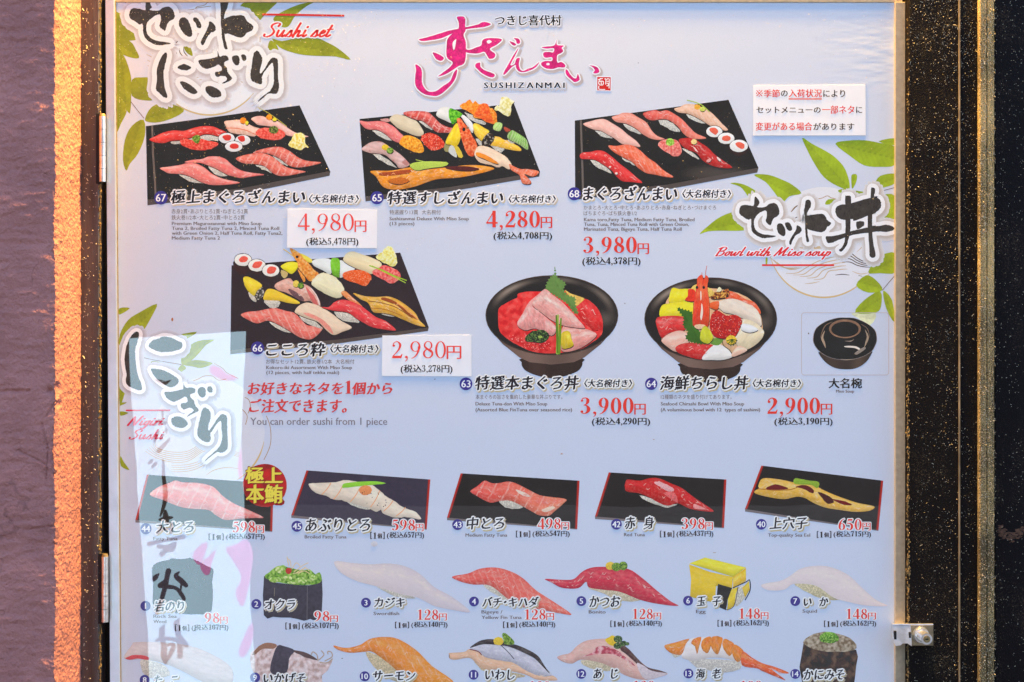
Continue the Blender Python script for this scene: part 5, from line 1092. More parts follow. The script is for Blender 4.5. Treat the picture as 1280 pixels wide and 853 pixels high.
piece(d, "flounder_sushi", [(368.5, 390), (373, 383), (383, 378.5), (395, 381), (406, 386.5), (416, 393), (426, 401), (440, 409.5), (428, 415), (417, 419), (408, 413), (398, 403), (384, 398), (374, 394)], (234, 202, 180), [(374, 394), (390, 399), (404, 411), (392, 408), (380, 402)], hi=(238, 216, 200), nz=.08, garn=[gblob([(379, 391), (390, 393), (402, 399), (412, 408), (417, 418), (409, 412), (398, 402), (386, 396)], (230, 146, 136), .2)])
piece(d, "tuna_sushi", [(402, 384), (411, 384), (418, 378), (427, 375), (438, 376.5), (450, 381.5), (460, 389), (470, 396.5), (483, 402), (495, 413), (480, 412), (465, 409), (455, 404), (445, 398), (435, 391), (420, 389), (410, 387)], (222, 72, 78), [(418, 389), (436, 391), (450, 403), (440, 403), (425, 399)], hi=(234, 104, 106))

# -- bowls
def bowl(cx, cy, rx, ry, foot, label, body_y):
    q = Part("dish_picture", R); y = cy; k = ink((58, 50, 48), y); hl = ink((150, 138, 130), y)
    bd = ink((124, 104, 98), y); bdk = ink((72, 62, 60), y)
    P = [(cx + rx * math.cos(a), cy + ry * math.sin(a)) for a in np.linspace(0.35, math.pi - 0.35, 14)]
    side = P + [(cx - rx * .74, cy + ry * .72), (cx - rx * .49, body_y - 9), (cx - rx * .33, body_y - 3), (cx, body_y), (cx + rx * .33, body_y - 3), (cx + rx * .49, body_y - 9), (cx + rx * .74, cy + ry * .72)]
    f0, f1 = foot; mid_ = (f0 + f1) / 2
    hf = [(4, -9), (1.5, -3), (1.8, 1), (4, 5), (8, 8.5), (17, 12.5), (28, 15.5)]
    fp = [(f0 + x, body_y + yy) for x, yy in hf] + [(mid_, body_y + 17)] + [(f1 - x, body_y + yy) for x, yy in hf[::-1]]
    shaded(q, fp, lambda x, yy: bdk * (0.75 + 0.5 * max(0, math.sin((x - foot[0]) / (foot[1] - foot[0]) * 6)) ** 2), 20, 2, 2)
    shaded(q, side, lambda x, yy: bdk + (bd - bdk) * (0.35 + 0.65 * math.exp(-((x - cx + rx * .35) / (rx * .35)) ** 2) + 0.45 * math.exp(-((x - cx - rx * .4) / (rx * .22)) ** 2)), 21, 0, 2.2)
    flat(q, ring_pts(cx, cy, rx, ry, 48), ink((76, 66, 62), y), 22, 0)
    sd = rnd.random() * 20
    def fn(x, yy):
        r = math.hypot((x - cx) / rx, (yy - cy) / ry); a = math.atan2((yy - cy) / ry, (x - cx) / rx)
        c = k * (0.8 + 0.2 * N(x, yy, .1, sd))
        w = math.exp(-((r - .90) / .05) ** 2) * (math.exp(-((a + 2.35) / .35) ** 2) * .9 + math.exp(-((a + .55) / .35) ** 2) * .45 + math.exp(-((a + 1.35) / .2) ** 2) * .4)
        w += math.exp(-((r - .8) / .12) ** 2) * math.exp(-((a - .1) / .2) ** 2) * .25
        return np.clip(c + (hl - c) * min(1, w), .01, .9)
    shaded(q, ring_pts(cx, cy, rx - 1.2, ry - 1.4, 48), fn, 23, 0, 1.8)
    return q.build(label)
L6 = lambda pts: Zm(600, 335, 6.715, pts)
L8 = lambda pts: Zm(800, 335, 6.715, pts)
t = bowl(689.8, 394.3, 83, 50, (650.5, 729.5), "black footed bowl of tuna over rice", 456); d = Sub(t); d.l = 26
q = d.part("sliced_tuna"); s = L6([(160, 340), (230, 290), (310, 250), (320, 215), (420, 198), (500, 200), (600, 190), (700, 190), (780, 230), (880, 260), (960, 310), (1010, 380), (1030, 480), (1020, 560), (950, 620), (850, 680), (750, 705), (600, 718), (450, 705), (320, 650), (220, 590), (165, 530), (152, 430)])
blob(q, s, (222, 72, 72), d.l, .1, .15, 1.4, 3, .5, [(206, 56, 60), (222, 70, 70), (230, 88, 86)]); d.l += 1; fish(q, L6([(880, 260), (960, 310), (1010, 380), (1030, 480), (960, 530), (900, 480), (840, 420), (800, 320)]), (214, 58, 60), d.l); spots(q, d.l, L6([(250, 560), (450, 560), (600, 640), (560, 700), (400, 690), (280, 620)]), 70, (236, 140, 140), (.4, .8)); spots(q, d.l, L6([(380, 620), (580, 640), (560, 705), (420, 690)]), 40, (180, 40, 44), (.6, 1.2)); q.build()
q = d.part("egg_slice"); blob(q, L6([(710, 185), (760, 215), (870, 255), (860, 280), (810, 320), (780, 280)]), (232, 186, 104), d.l); q.build()
q = d.part("shiso_leaf"); leaf(q, serrate(L6([(628, -5), (640, 60), (660, 90), (720, 130), (700, 180), (740, 230), (800, 250), (800, 300), (825, 390), (780, 370), (740, 310), (700, 280), (640, 240), (590, 210), (550, 170), (570, 110), (610, 60), (625, 60)]), 0.9, 2.0), (106, 140, 82), d.l); q.build()
q = d.part("fatty_tuna_slices"); fish(q, L6([(700, 490), (780, 495), (880, 510), (980, 560), (900, 640), (800, 690), (690, 700), (670, 600)]), (236, 150, 146), d.l, hi=(244, 210, 206), nz=.2); d.l += 1; fish(q, L6([(545, 178), (480, 230), (410, 290), (360, 380), (310, 475), (380, 525), (470, 510), (600, 570), (640, 500), (560, 420), (500, 365), (440, 310)]), (236, 152, 152), d.l, hi=(244, 204, 202), nz=.22, ns=.5); d.l += 1; fish(q, L6([(545, 178), (600, 220), (680, 280), (760, 360), (830, 440), (880, 505), (800, 502), (700, 485), (610, 445), (520, 380), (440, 310), (480, 240)]), (238, 158, 156), d.l, hi=(246, 212, 208), nz=.22, ns=.5, edge=.7); q.build()
q = d.part("chopped_greens"); blob(q, L6([(380, 610), (390, 570), (440, 530), (520, 520), (575, 550), (570, 590), (520, 625), (450, 620)]), (60, 80, 48), d.l, .4, .8, .9, 3, 1.2, [(36, 50, 32), (62, 84, 50), (110, 140, 84)]); flat(q, L6(ring_pts(505, 580, 18, 12, 10)), ink((150, 176, 90), 420), d.l + .5, 0); q.build()
q = d.part("wasabi"); fish(q, L6([(680, 560), (720, 530), (755, 540), (770, 600), (785, 650), (740, 675), (685, 670)]), (208, 184, 56), d.l, nz=.12); d.l += 1
for a, b, c in ((640, 655, (96, 128, 44)), (655, 648, (150, 180, 84)), (680, 664, (110, 146, 50))): ribbon(q, L6([(a, 390 + abs(a - 650) * 1.2), ((a + b) / 2, 550), (b, 717)]), [1.8, 3, 3.2], ink(c, 420), d.l)
q.build()
t = bowl(888.3, 399, 83, 52, (848.5, 927), "black footed bowl of mixed seafood over rice", 462); d = Sub(t); d.l = 26
q = d.part("rice_bed"); blob(q, L8([(180, 420), (260, 220), (450, 170), (740, 190), (960, 290), (1030, 500), (980, 640), (850, 700), (760, 760), (520, 765), (320, 700), (180, 600)]), (216, 176, 140), d.l, .2, .2, 1.8); q.build()
q = d.part("omelette"); fish(q, L8([(265, 175), (330, 178), (410, 180), (430, 240), (410, 285), (330, 300), (245, 302)]), (240, 214, 44), d.l, nz=.06, g=1.6); d.l += 1; fish(q, L8([(180, 320), (250, 298), (350, 285), (440, 280), (445, 340), (440, 405), (300, 410), (170, 412)]), (244, 216, 40), d.l, nz=.06, g=1.6); q.build()
q = d.part("sliced_tuna"); fish(q, L8([(135, 430), (200, 405), (360, 410), (385, 470), (365, 530), (250, 545), (185, 590), (145, 510)]), (212, 64, 66), d.l, hi=(234, 130, 130), nz=.2); d.l += 1; fish(q, L8([(180, 605), (260, 545), (360, 530), (425, 600), (360, 665), (300, 705), (220, 655)]), (234, 178, 166), d.l, hi=(240, 202, 196)); d.l += 1; fish(q, L8([(305, 660), (400, 630), (600, 645), (590, 690), (525, 767), (400, 745), (310, 705)]), (198, 42, 48), d.l, hi=(220, 90, 92)); q.build()
q = d.part("squid_slices"); fish(q, L8([(520, 767), (560, 700), (640, 640), (720, 670), (780, 740), (700, 772), (600, 774)]), (226, 226, 228), d.l, nz=.06); d.l += 1; ribbon(q, L8([(690, 600), (700, 650), (750, 690), (780, 735)]), 1.1, ink((96, 90, 70), 430), d.l); q.build()
q = d.part("shiso_leaf"); leaf(q, serrate(L8([(305, 335), (370, 350), (440, 380), (470, 500), (560, 580), (540, 640), (420, 620), (380, 580), (400, 540), (360, 480), (365, 420)]), 0.9, 2.0), (72, 108, 56), d.l); leaf(q, L8([(560, 600), (640, 590), (700, 600), (660, 650), (600, 640)]), (110, 150, 76), d.l); q.build()
q = d.part("eel_and_salmon"); fish(q, L8([(740, 200), (800, 210), (880, 260), (960, 290), (1010, 360), (1000, 385), (900, 310), (800, 270), (720, 265)]), (230, 96, 64), d.l); blob(q, L8([(590, 215), (680, 200), (740, 175), (745, 240), (680, 260), (600, 260)]), (140, 74, 42), d.l, .4, .5, 1, 3, .8, [(70, 34, 26), (150, 84, 44), (226, 170, 90)]); blob(q, L8([(640, 200), (665, 160), (685, 185), (670, 200)]), (232, 224, 190), d.l); d.l += 1; blob(q, L8([(430, 170), (480, 138), (560, 160), (600, 180), (620, 215), (560, 250), (450, 220)]), (232, 196, 110), d.l); q.build()
q = d.part("scallops"); fish(q, L8([(640, 300), (720, 265), (800, 262), (900, 300), (980, 350), (1015, 430), (1015, 490), (960, 470), (870, 430), (780, 390), (700, 370)]), (236, 212, 200), d.l, hi=(238, 226, 228), nz=.1); fish(q, L8([(580, 300), (660, 280), (650, 350), (580, 330)]), (226, 100, 60), d.l); d.l += 1; fish(q, L8([(860, 430), (950, 450), (1015, 500), (1042, 550), (1000, 620), (900, 685), (820, 660), (800, 570), (840, 480)]), (240, 212, 182), d.l, hi=(236, 228, 236), nz=.12); d.l += 1; fish(q, L8([(860, 470), (930, 480), (990, 520), (920, 545), (850, 520)]), (236, 230, 236), d.l, nz=.05); fish(q, L8([(780, 700), (830, 655), (900, 690), (820, 735), (770, 745)]), (232, 186, 170), d.l); q.build()
q = d.part("salmon_roe"); s = L8([(590, 440), (600, 390), (650, 355), (720, 400), (800, 395), (855, 440), (830, 520), (790, 580), (700, 595), (620, 570), (585, 500)]); blob(q, s, (184, 44, 44), d.l, .2, .4, 1, 3, .6); spots(q, d.l + .4, s, 120, (206, 70, 62), (.7, 1.3)); spots(q, d.l + .7, s, 70, (244, 200, 196), (.25, .5)); q.build()
q = d.part("prawn_head"); blob(q, L8([(375, 270), (400, 240), (405, 180), (460, 190), (455, 280)]), (222, 70, 44), d.l); d.l += 1
ribbon(q, L8([(548, 70), (552, 30), (560, -15)]), .8, ink((206, 120, 110), 340), d.l); ribbon(q, L8([(520, 70), (519, 40)]), .7, ink((206, 110, 90), 340), d.l)
fish(q, L8([(480, 90), (505, 62), (525, 62), (535, 100), (552, 62), (575, 90), (565, 160), (582, 300), (575, 480), (520, 500), (460, 490), (442, 470), (445, 350), (465, 200), (478, 130)]), (222, 70, 42), d.l, hi=(238, 120, 84), nz=.18, end=(226, 84, 50)); d.l += 1
for s in ([(515, 300), (525, 320), (528, 380), (515, 440), (505, 410), (512, 350)], [(505, 200), (515, 205), (515, 260), (508, 270)]): flat(q, L8(s), ink((246, 214, 204), 380), d.l)
for x in (478, 535): flat(q, L8(ring_pts(x, 165, 11, 13, 10)), ink((40, 24, 24), 360), d.l, 0)
blob(q, L8([(455, 485), (500, 475), (545, 480), (535, 510), (480, 515)]), (238, 190, 160), d.l); q.build()
q = d.part("wasabi"); fish(q, L8([(505, 560), (520, 510), (550, 488), (590, 530), (612, 590), (570, 637), (510, 610)]), (196, 200, 62), d.l, nz=.14); q.build()
q = d.part("edible_flower"); blob(q, L8(ring_pts(765, 605, 45, 38, 10)), (226, 190, 70), d.l, .3, .5, .9, 3, .8); d.l += 1
for a in np.linspace(.2, 2.9, 6): ribbon(q, L8([(772, 600), (772 + 45 * math.cos(a), 600 + 55 * math.sin(a))]), 1.0, ink((70, 96, 50), 430), d.l, 0)
q.build()

INKED_SHADOW[0] = False
# -- covered soup bowl in its thin frame
M_ = lambda pts: Zm(990, 380, 7.107, pts)
q = Part("soup_bowl_picture", R)
def rrect(x0, y0, x1, y1, r):
    o = []
    for cx, cy, a in ((x1 - r, y0 + r, -math.pi / 2), (x1 - r, y1 - r, 0), (x0 + r, y1 - r, math.pi / 2), (x0 + r, y0 + r, math.pi)):
        o += [(cx + r * math.cos(a + t), cy + r * math.sin(a + t)) for t in np.linspace(0, math.pi / 2, 6)]
    return o + [o[0]]
ribbon(q, rrect(1001.8, 391.2, 1110.8, 469, 3.5), 0.7, ink((190, 176, 178), 420), 21, 0, False)
dk, md, lt = ink((52, 45, 45), 420), ink((92, 80, 74), 420), ink((190, 172, 158), 420)
shaded(q, M_([(235, 425), (270, 490), (330, 545), (400, 575), (480, 582), (560, 575), (630, 540), (680, 490), (712, 415), (600, 470), (470, 490), (340, 470)]), lambda x, y: dk + (md - dk) * (.35 + .65 * math.exp(-((x - 1073) / 9) ** 2) + .3 * math.exp(-((x - 1040) / 12) ** 2)), 22, 3, 1.4)
lid = M_([(185, 310), (210, 220), (300, 155), (400, 125), (470, 122), (560, 128), (660, 170), (735, 230), (755, 310), (740, 370), (700, 430), (600, 480), (470, 500), (340, 480), (250, 430), (200, 370)])
flat(q, lid, ink((150, 140, 140), 420), 23); lc = np.array(lid).mean(0)
flat(q, [tuple(lc + (np.array(p_) - lc) * .985) for p_ in lid], ink((40, 36, 38), 420), 24)
flat(q, [tuple(lc + (np.array(p_) - lc) * .965) for p_ in lid], ink((112, 102, 100), 420), 24.5)
shaded(q, [tuple(lc + (np.array(p_) - lc) * .952) for p_ in lid], lambda x, y: dk * (.95 + .35 * math.exp(-((x - 1050) / 14) ** 2 - ((y - 431) / 9) ** 2)), 25, 4, 1.5)
for s, w, c in (([(290, 240), (268, 300), (285, 350), (298, 392)], 2.6, (168, 146, 128)), ([(252, 300), (290, 200), (360, 160)], 1.2, (128, 106, 92)), ([(648, 230), (672, 290), (660, 340), (642, 385)], 2.4, (160, 142, 126)), ([(610, 180), (668, 220), (690, 300)], 1.0, (120, 102, 92)), ([(430, 492), (480, 497), (560, 490)], 1.2, (150, 138, 130)), ([(470, 330), (520, 332), (550, 315)], 1.4, (140, 126, 118))):
    P = M_(s); ribbon(q, P, [.4] + [w] * (len(P) - 2) + [.4], ink(c, 420), 26, 5, False)
shaded(q, M_(ring_pts(470, 222, 142, 84, 30)), lambda x, y: ink((150, 118, 100), 420) * (0.75 + .5 * max(0, N(x, y, .12, 3) + .2)), 27, 0, 1.4)
flat(q, M_(ring_pts(470, 226, 122, 68, 30)), ink((54, 46, 46), 420), 28, 0)
flat(q, M_([(470, 375), (560, 376), (605, 400), (600, 412), (550, 392), (475, 386)]), ink((222, 214, 208), 420), 29); flat(q, M_([(555, 440), (600, 405), (640, 385), (652, 400), (580, 450)]), ink((146, 136, 130), 420), 29)
q.build("black lacquered soup bowl with its lid on, in a thin frame")

# -- single pieces on red-ended trays
def red_tray(U, tr, fish_a, label, extra=None, tone=(58, 52, 56)):
    q = Part("dish_picture", R); (a, b, c, e) = U(tr); y = (a[1] + c[1]) / 2
    A, B, C, E = map(np.array, (a, b, c, e)); k = ink(tone, y); sd = rnd.random() * 9
    dn = np.array([0, 3.2])
    flat(q, [tuple(E - [0, 1]), tuple(C - [0, 1]), tuple(C + dn * .3), tuple(E + dn)], ink((120, 112, 116), y), 19, 0)
    gx = A[0] + (B[0] - A[0]) * (.15 + .7 * rnd.random())
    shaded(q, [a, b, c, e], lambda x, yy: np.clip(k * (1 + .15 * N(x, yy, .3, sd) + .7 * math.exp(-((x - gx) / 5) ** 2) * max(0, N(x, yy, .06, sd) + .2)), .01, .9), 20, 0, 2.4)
    w = (B - A) / np.hypot(*(B - A)) * 3.2
    for p0, p1, s in ((A, E, 1), (B, C, -1)):
        flat(q, [tuple(p0), tuple(p0 + w * s), tuple(p1 + w * s), tuple(p1)], ink((178, 62, 52), y), 22, 0)
        flat(q, [tuple(p0 + w * s * .72), tuple(p0 + w * s * 1.0), tuple(p1 + w * s), tuple(p1 + w * s * .72)], ink((110, 34, 32), y), 22.5, 0)
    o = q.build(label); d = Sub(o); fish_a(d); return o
U_ = lambda pts: Zm(360, 575, 6.715, pts)
def f45(d):
    pts = U_([(175, 200), (260, 195), (400, 185), (480, 170), (560, 180), (700, 210), (760, 250), (830, 310), (900, 350), (980, 405), (1060, 430), (1115, 485), (1100, 500), (1000, 480), (900, 485), (800, 450), (780, 420), (740, 435), (660, 400), (560, 370), (450, 340), (370, 330), (320, 300), (250, 285), (200, 250)])
    cuts = [gline(U_([(x, y0), (x - 30, (y0 + y1) / 2), (x - 75, y1)]), 1.1, (226, 164, 122)) for x, y0, y1 in ((360, 195, 290), (460, 215, 330), (600, 240, 350), (770, 260, 395), (880, 345, 430), (985, 400, 470))]
    piece(d, "seared_fatty_tuna_sushi", pts, (234, 212, 198), U_([(490, 345), (600, 365), (705, 400), (660, 418), (560, 392)]), hi=(240, 226, 216), nz=.09, j=.7, garn=cuts + [gblob(U_([(455, 230), (470, 200), (560, 185), (700, 178), (800, 190), (815, 200), (700, 212), (560, 225), (480, 235)]), (144, 206, 76), .12), gell(456.8, 613, 8, 6.2, (228, 146, 100), .15)])
    q = d.part("pepper"); spots(q, d.l, U_([(560, 260), (760, 270), (820, 330), (800, 420), (600, 330)]), 14, (70, 60, 60), (.4, .8)); q.build()
red_tray(U_, [(155, 88), (1195, 165), (1165, 580), (28, 465)], f45, "seared fatty tuna on a black tray with red ends", None, (72, 68, 82))
V_ = lambda pts: Zm(555, 575, 6.715, pts)
def f43(d):
    piece(d, "medium_fatty_tuna_sushi", V_([(220, 265), (280, 220), (340, 175), (400, 195), (460, 195), (540, 182), (610, 200), (700, 245), (800, 295), (900, 312), (1025, 330), (1000, 370), (930, 430), (880, 468), (800, 465), (740, 435), (660, 390), (560, 345), (470, 345), (400, 360), (340, 340), (270, 300)]), (220, 78, 80), V_([(465, 345), (560, 340), (665, 395), (600, 414), (515, 397)]), hi=(234, 122, 112), end=(236, 136, 110), stripe=(17, .55, .45), nz=.08,
          garn=[gblob(V_([(600, 250), (650, 262), (720, 300), (700, 312), (640, 290)]), (240, 206, 196), .1), gblob(V_([(820, 420), (900, 390), (930, 405), (860, 440)]), (240, 200, 184), .1)])
red_tray(V_, [(140, 113), (1138, 175), (1118, 578), (25, 485)], f43, "medium fatty tuna on a black tray with red ends")
W_ = lambda pts: Zm(740, 575, 6.715, pts)
def f42(d):
    piece(d, "lean_tuna_sushi", W_([(280, 190), (300, 165), (400, 175), (480, 155), (560, 155), (680, 205), (760, 240), (850, 310), (940, 370), (1022, 432), (930, 430), (820, 410), (720, 365), (640, 385), (560, 360), (470, 310), (390, 280), (290, 265), (275, 225)]), (196, 40, 50), W_([(400, 298), (480, 315), (600, 375), (715, 368), (640, 400), (560, 384), (450, 342)]), hi=(210, 66, 72), nz=.12,
          garn=[gblob(W_([(520, 190), (570, 185), (660, 225), (690, 255), (640, 265), (570, 225)]), (228, 170, 176), .25), gblob(W_([(600, 280), (690, 275), (720, 355), (690, 345)]), (214, 110, 112), .25), gblob(W_([(855, 370), (900, 385), (960, 415), (860, 410)]), (224, 150, 150), .2)])
red_tray(W_, [(140, 105), (1128, 165), (1108, 568), (25, 475)], f42, "lean red tuna on a black tray with red ends")
X0 = lambda pts: Zm(930, 575, 6.715, pts)
def f40(d):
    piece(d, "sea_eel_sushi", X0([(90, 260), (125, 240), (120, 215), (160, 155), (300, 165), (420, 190), (500, 200), (600, 220), (680, 260), (800, 310), (950, 360), (1090, 390), (1060, 425), (940, 437), (800, 420), (680, 400), (580, 360), (510, 320), (440, 310), (340, 330), (220, 315), (100, 285)]), (232, 178, 84), hi=(238, 198, 120), nz=.14, garn=[gblob(X0([(180, 240), (260, 205), (350, 228), (365, 245), (250, 252)]), (116, 46, 34), .35), gblob(X0([(430, 225), (520, 212), (585, 255), (572, 280), (500, 245)]), (104, 34, 36), .3), gblob(X0([(620, 268), (720, 308), (755, 355), (700, 368), (655, 320)]), (84, 28, 30), .3), gblob(X0([(735, 328), (850, 348), (905, 376), (840, 378)]), (120, 50, 34), .3), gblob(X0([(415, 190), (430, 155), (520, 170), (628, 188), (612, 240), (560, 210), (450, 205)]), (140, 172, 72), .2), gline(X0([(120, 242), (250, 255), (380, 250), (450, 230)]), .9, (170, 100, 44))])
red_tray(X0, [(145, 48), (1168, 175), (1128, 590), (8, 412)], f40, "grilled sea eel on a black tray with red ends")
Y4 = lambda pts: Zm(160, 575, 6.4, pts)
def f44(d):
    piece(d, "fatty_tuna_sushi", Y4([(175, 280), (240, 220), (330, 185), (380, 165), (440, 180), (560, 185), (680, 215), (760, 290), (850, 350), (940, 390), (1085, 460), (1000, 465), (900, 470), (780, 480), (700, 440), (640, 400), (500, 390), (400, 370), (280, 320)]), (232, 128, 128), hi=(242, 190, 186), stripe=(16, .5, .5))
red_tray(Y4, [(150, 118), (1165, 190), (1155, 570), (60, 480)], f44, "fatty tuna on a black tray, lost in the reflection")
q = Part("round_stamp", R); y = 607
blob(q, ring_pts(331, 607, 27.5, 27, 20), (178, 40, 44), 62, .12, .1, 2, 2, .4, [(150, 28, 34), (180, 42, 46), (190, 50, 52)])
flat(q, [(349, 622), (356, 627), (352, 632), (340, 630)], ink((150, 36, 40), y), 60, 2)
for s, bx in (("極上", (307.5, 584, 353, 604.5)), ("本鮪", (308, 606, 353, 629))):
    V, T = layout(s); stamp(q, fit(V, bx), T, ink((232, 212, 90), y), 76, 1.7, (1, -.5), 1.3, ink((120, 24, 30), y))
q.build("red round stamp reading 極上本鮪 in yellow")

# -- row of single pieces without trays
def pic(name, label): return Sub(Part(name, R).build() if False else None), label
class Pic:
    def __init__(s, label): s.p = Part("dish_picture", R); s.l = 22; s.label = label
    def add(s, f, *a, **k): s.l += 1; f(s.p, *a, **k) if False else None
    def rice(s, pts, **k): s.l += 1; rice(s.p, pts, s.l, **k); return s
    def fish(s, pts, base, **k): s.l += 1; fish(s.p, pts, base, s.l, **k); return s
    def blob(s, pts, base, *a, **k): s.l += 1; blob(s.p, pts, base, s.l, *a, **k); return s
    def line(s, pts, w, c): s.l += 1; ribbon(s.p, pts, w, ink(c, pts[0][1]), s.l); return s
    def done(s): return s.p.build(s.label)
    def sub(s): s.o = s.p.build(s.label); return s.o
Ya = lambda pts: Zm(150, 690, 7.975, pts)
Pic("seaweed wrapped sushi almost lost in the reflection").blob(Ya([(320, 160), (380, 105), (480, 80), (520, 65), (640, 70), (700, 60), (760, 85), (850, 130), (930, 180), (920, 300), (910, 590), (700, 622), (500, 600), (340, 570), (330, 300)]), (62, 60, 70), .2, .15, 2.2).done()
Za = lambda pts: Zm(300, 690, 7.975, pts)
P_ = Pic("okra sushi wrapped in dark seaweed").blob(Za([(240, 240), (330, 300), (600, 330), (760, 320), (820, 270), (815, 590), (760, 680), (700, 670), (640, 685), (500, 655), (330, 650), (240, 630)]), (70, 68, 80), .25, .25, 1.6, 2, .6)
P_.line(Za([(345, 360), (342, 440)]), .8, (120, 116, 110)).line(Za([(672, 340), (668, 680)]), .6, (110, 108, 116))
P_.blob(Za([(245, 250), (290, 200), (360, 150), (430, 130), (470, 150), (600, 180), (700, 175), (750, 220), (800, 205), (815, 290), (740, 325), (600, 330), (480, 320), (330, 290)]), (120, 166, 72), .25, .3, 1, 3, .9, [(84, 132, 52), (124, 170, 74), (160, 196, 104)])
for cx, cy, rx, ry in ((350, 278, 62, 28), (470, 262, 52, 24), (610, 285, 60, 32), (400, 180, 50, 34), (720, 255, 30, 34), (520, 305, 50, 16)): P_.blob(Za(ring_pts(cx, cy, rx, ry, 12)), (150, 190, 96), .15, .4, .9, 3, .4, [(130, 176, 76), (156, 194, 100), (206, 220, 160)])
P_.blob(Za(ring_pts(485, 190, 30, 30, 10)), (186, 64, 60), .2)
for s in ([(485, 140), (470, 50)], [(520, 170), (560, 110), (600, 140)], [(540, 200), (620, 140), (680, 110)], [(560, 210), (650, 160), (690, 190)], [(510, 150), (500, 90), (480, 70)], [(580, 220), (640, 190), (690, 215)], [(530, 215), (600, 200), (650, 150)]): P_.line(Za(s), .9, (222, 200, 150))
P_.done()
k3 = lambda pts: Zm(320, 640, 4, pts)
k6 = lambda pts: Zm(640, 640, 4, pts)
k9 = lambda pts: Zm(960, 640, 4, pts)
e8 = lambda o, k=8: (lambda pts: Zm(o, 770, k, pts))
Pic("pale swordfish sushi").rice(k3([(600, 370), (720, 400), (800, 432), (720, 428), (650, 402)])).fish(k3([(392, 248), (480, 255), (570, 262), (660, 258), (740, 270), (820, 310), (890, 375), (980, 425), (1072, 500), (980, 490), (890, 470), (810, 430), (720, 410), (610, 375), (500, 345), (420, 300)]), (214, 203, 207), hi=(230, 216, 208), end=(200, 192, 206), nz=.03, hv=.35, edge=.9).done()
Pic("red bigeye tuna sushi").rice([(604, 731), (625, 735), (647, 757), (662, 760), (640, 754), (620, 744)]).fish([(565, 721), (585, 717), (600, 711), (620, 709.5), (640, 715), (655, 724), (670, 738), (690, 751), (714.5, 768), (700, 767), (680, 763), (660, 760), (645, 757), (630, 745), (612, 732), (592, 731), (575, 727)], (222, 88, 84), hi=(230, 120, 112), end=(232, 112, 100), stripe=(8, -.4, .22), nz=.07).done()
Pic("crimson bonito sushi with chopped spring onion").rice(k6([(380, 375), (540, 395), (645, 440), (560, 447), (460, 412)]), col=(228, 214, 190)).fish(k6([(165, 335), (260, 340), (310, 335), (350, 300), (400, 278), (480, 275), (580, 285), (650, 330), (720, 390), (790, 445), (832, 470), (740, 462), (640, 440), (540, 400), (460, 390), (385, 378), (370, 350), (330, 382), (250, 380), (200, 355)]), (198, 60, 80), hi=(212, 96, 106), nz=.14).blob(k6(ring_pts(492, 270, 24, 20, 10)), (222, 190, 80)).blob(k6(ring_pts(522, 275, 24, 22, 10)), (70, 96, 54), .3, .7, .8, 3, .4, GREENS).blob(k6(ring_pts(556, 270, 22, 22, 10)), (64, 84, 50), .3, .7, .8, 3, .4, GREENS).done()
P_ = Pic("block of yellow egg sushi tied with seaweed")
P_.fish(k6([(885, 262), (990, 300), (1105, 325), (1100, 385), (1020, 370), (1015, 455), (890, 425), (895, 340)]), (232, 192, 60), nz=.07, hi=(236, 200, 80), sm=1).fish(k6([(1105, 325), (1140, 300), (1170, 280), (1170, 345), (1105, 385)]), (226, 184, 50), nz=.05, sm=1).fish(k6([(885, 258), (965, 228), (1170, 278), (1105, 325)]), (242, 214, 66), nz=.05, sm=1)
P_.fish(k6([(1090, 390), (1130, 375), (1110, 470), (1075, 495), (1080, 430)]), (226, 196, 66), sm=1).rice(k6([(1130, 380), (1165, 370), (1165, 430), (1115, 475)])).fish(k6([(1150, 380), (1185, 345), (1188, 390), (1165, 430)]), (220, 190, 76), sm=1).line(k6([(1105, 380), (1170, 350), (1188, 342), (1190, 392), (1166, 440)]), 1.2, (52, 48, 50)).blob(k6([(1030, 360), (1100, 380), (1078, 440), (1070, 492), (1018, 470)]), (48, 46, 52), .2, .4, 1, 1, .2).line(k6([(1070, 490), (1110, 470), (1130, 375)]), .8, (60, 54, 48)); P_.done()
Pic("translucent white squid sushi").rice(k9([(130, 358), (240, 365), (330, 425), (362, 440), (300, 440), (230, 420), (180, 392)]), col=(226, 216, 184)).fish(k9([(-36, 368), (0, 355), (60, 345), (110, 320), (160, 285), (230, 270), (310, 275), (400, 315), (470, 380), (540, 440), (597, 470), (500, 470), (420, 455), (330, 430), (240, 370), (130, 360), (80, 390), (0, 392)]), (216, 205, 211), hi=(228, 218, 214), nz=.03, edge=.92).done()
Pic("octopus sushi under the bright reflection").fish(e8(150)([(40, 410), (120, 290), (140, 265), (280, 260), (500, 270), (700, 300), (850, 350), (1030, 445), (1125, 540), (1110, 680), (900, 690), (600, 540), (420, 470), (280, 440), (200, 430), (100, 440)]), (206, 196, 200), nz=.08, hi=(214, 206, 212)).blob(e8(150)([(55, 420), (160, 390), (280, 410), (280, 445), (180, 425), (100, 440)]), (202, 88, 96), .2).rice(e8(150)([(210, 440), (420, 480), (500, 600), (300, 620), (230, 560)])).done()
P_ = Pic("grilled squid legs sushi tied with seaweed").blob(e8(300)([(105, 390), (180, 310), (280, 270), (350, 285), (440, 320), (520, 340), (600, 360), (700, 400), (780, 450), (880, 460), (925, 440), (880, 540), (820, 600), (780, 700), (300, 720), (130, 560)]), (208, 186, 188), .12, .2, 1.4, 3, .8, [(186, 160, 158), (210, 190, 192), (222, 210, 216)])
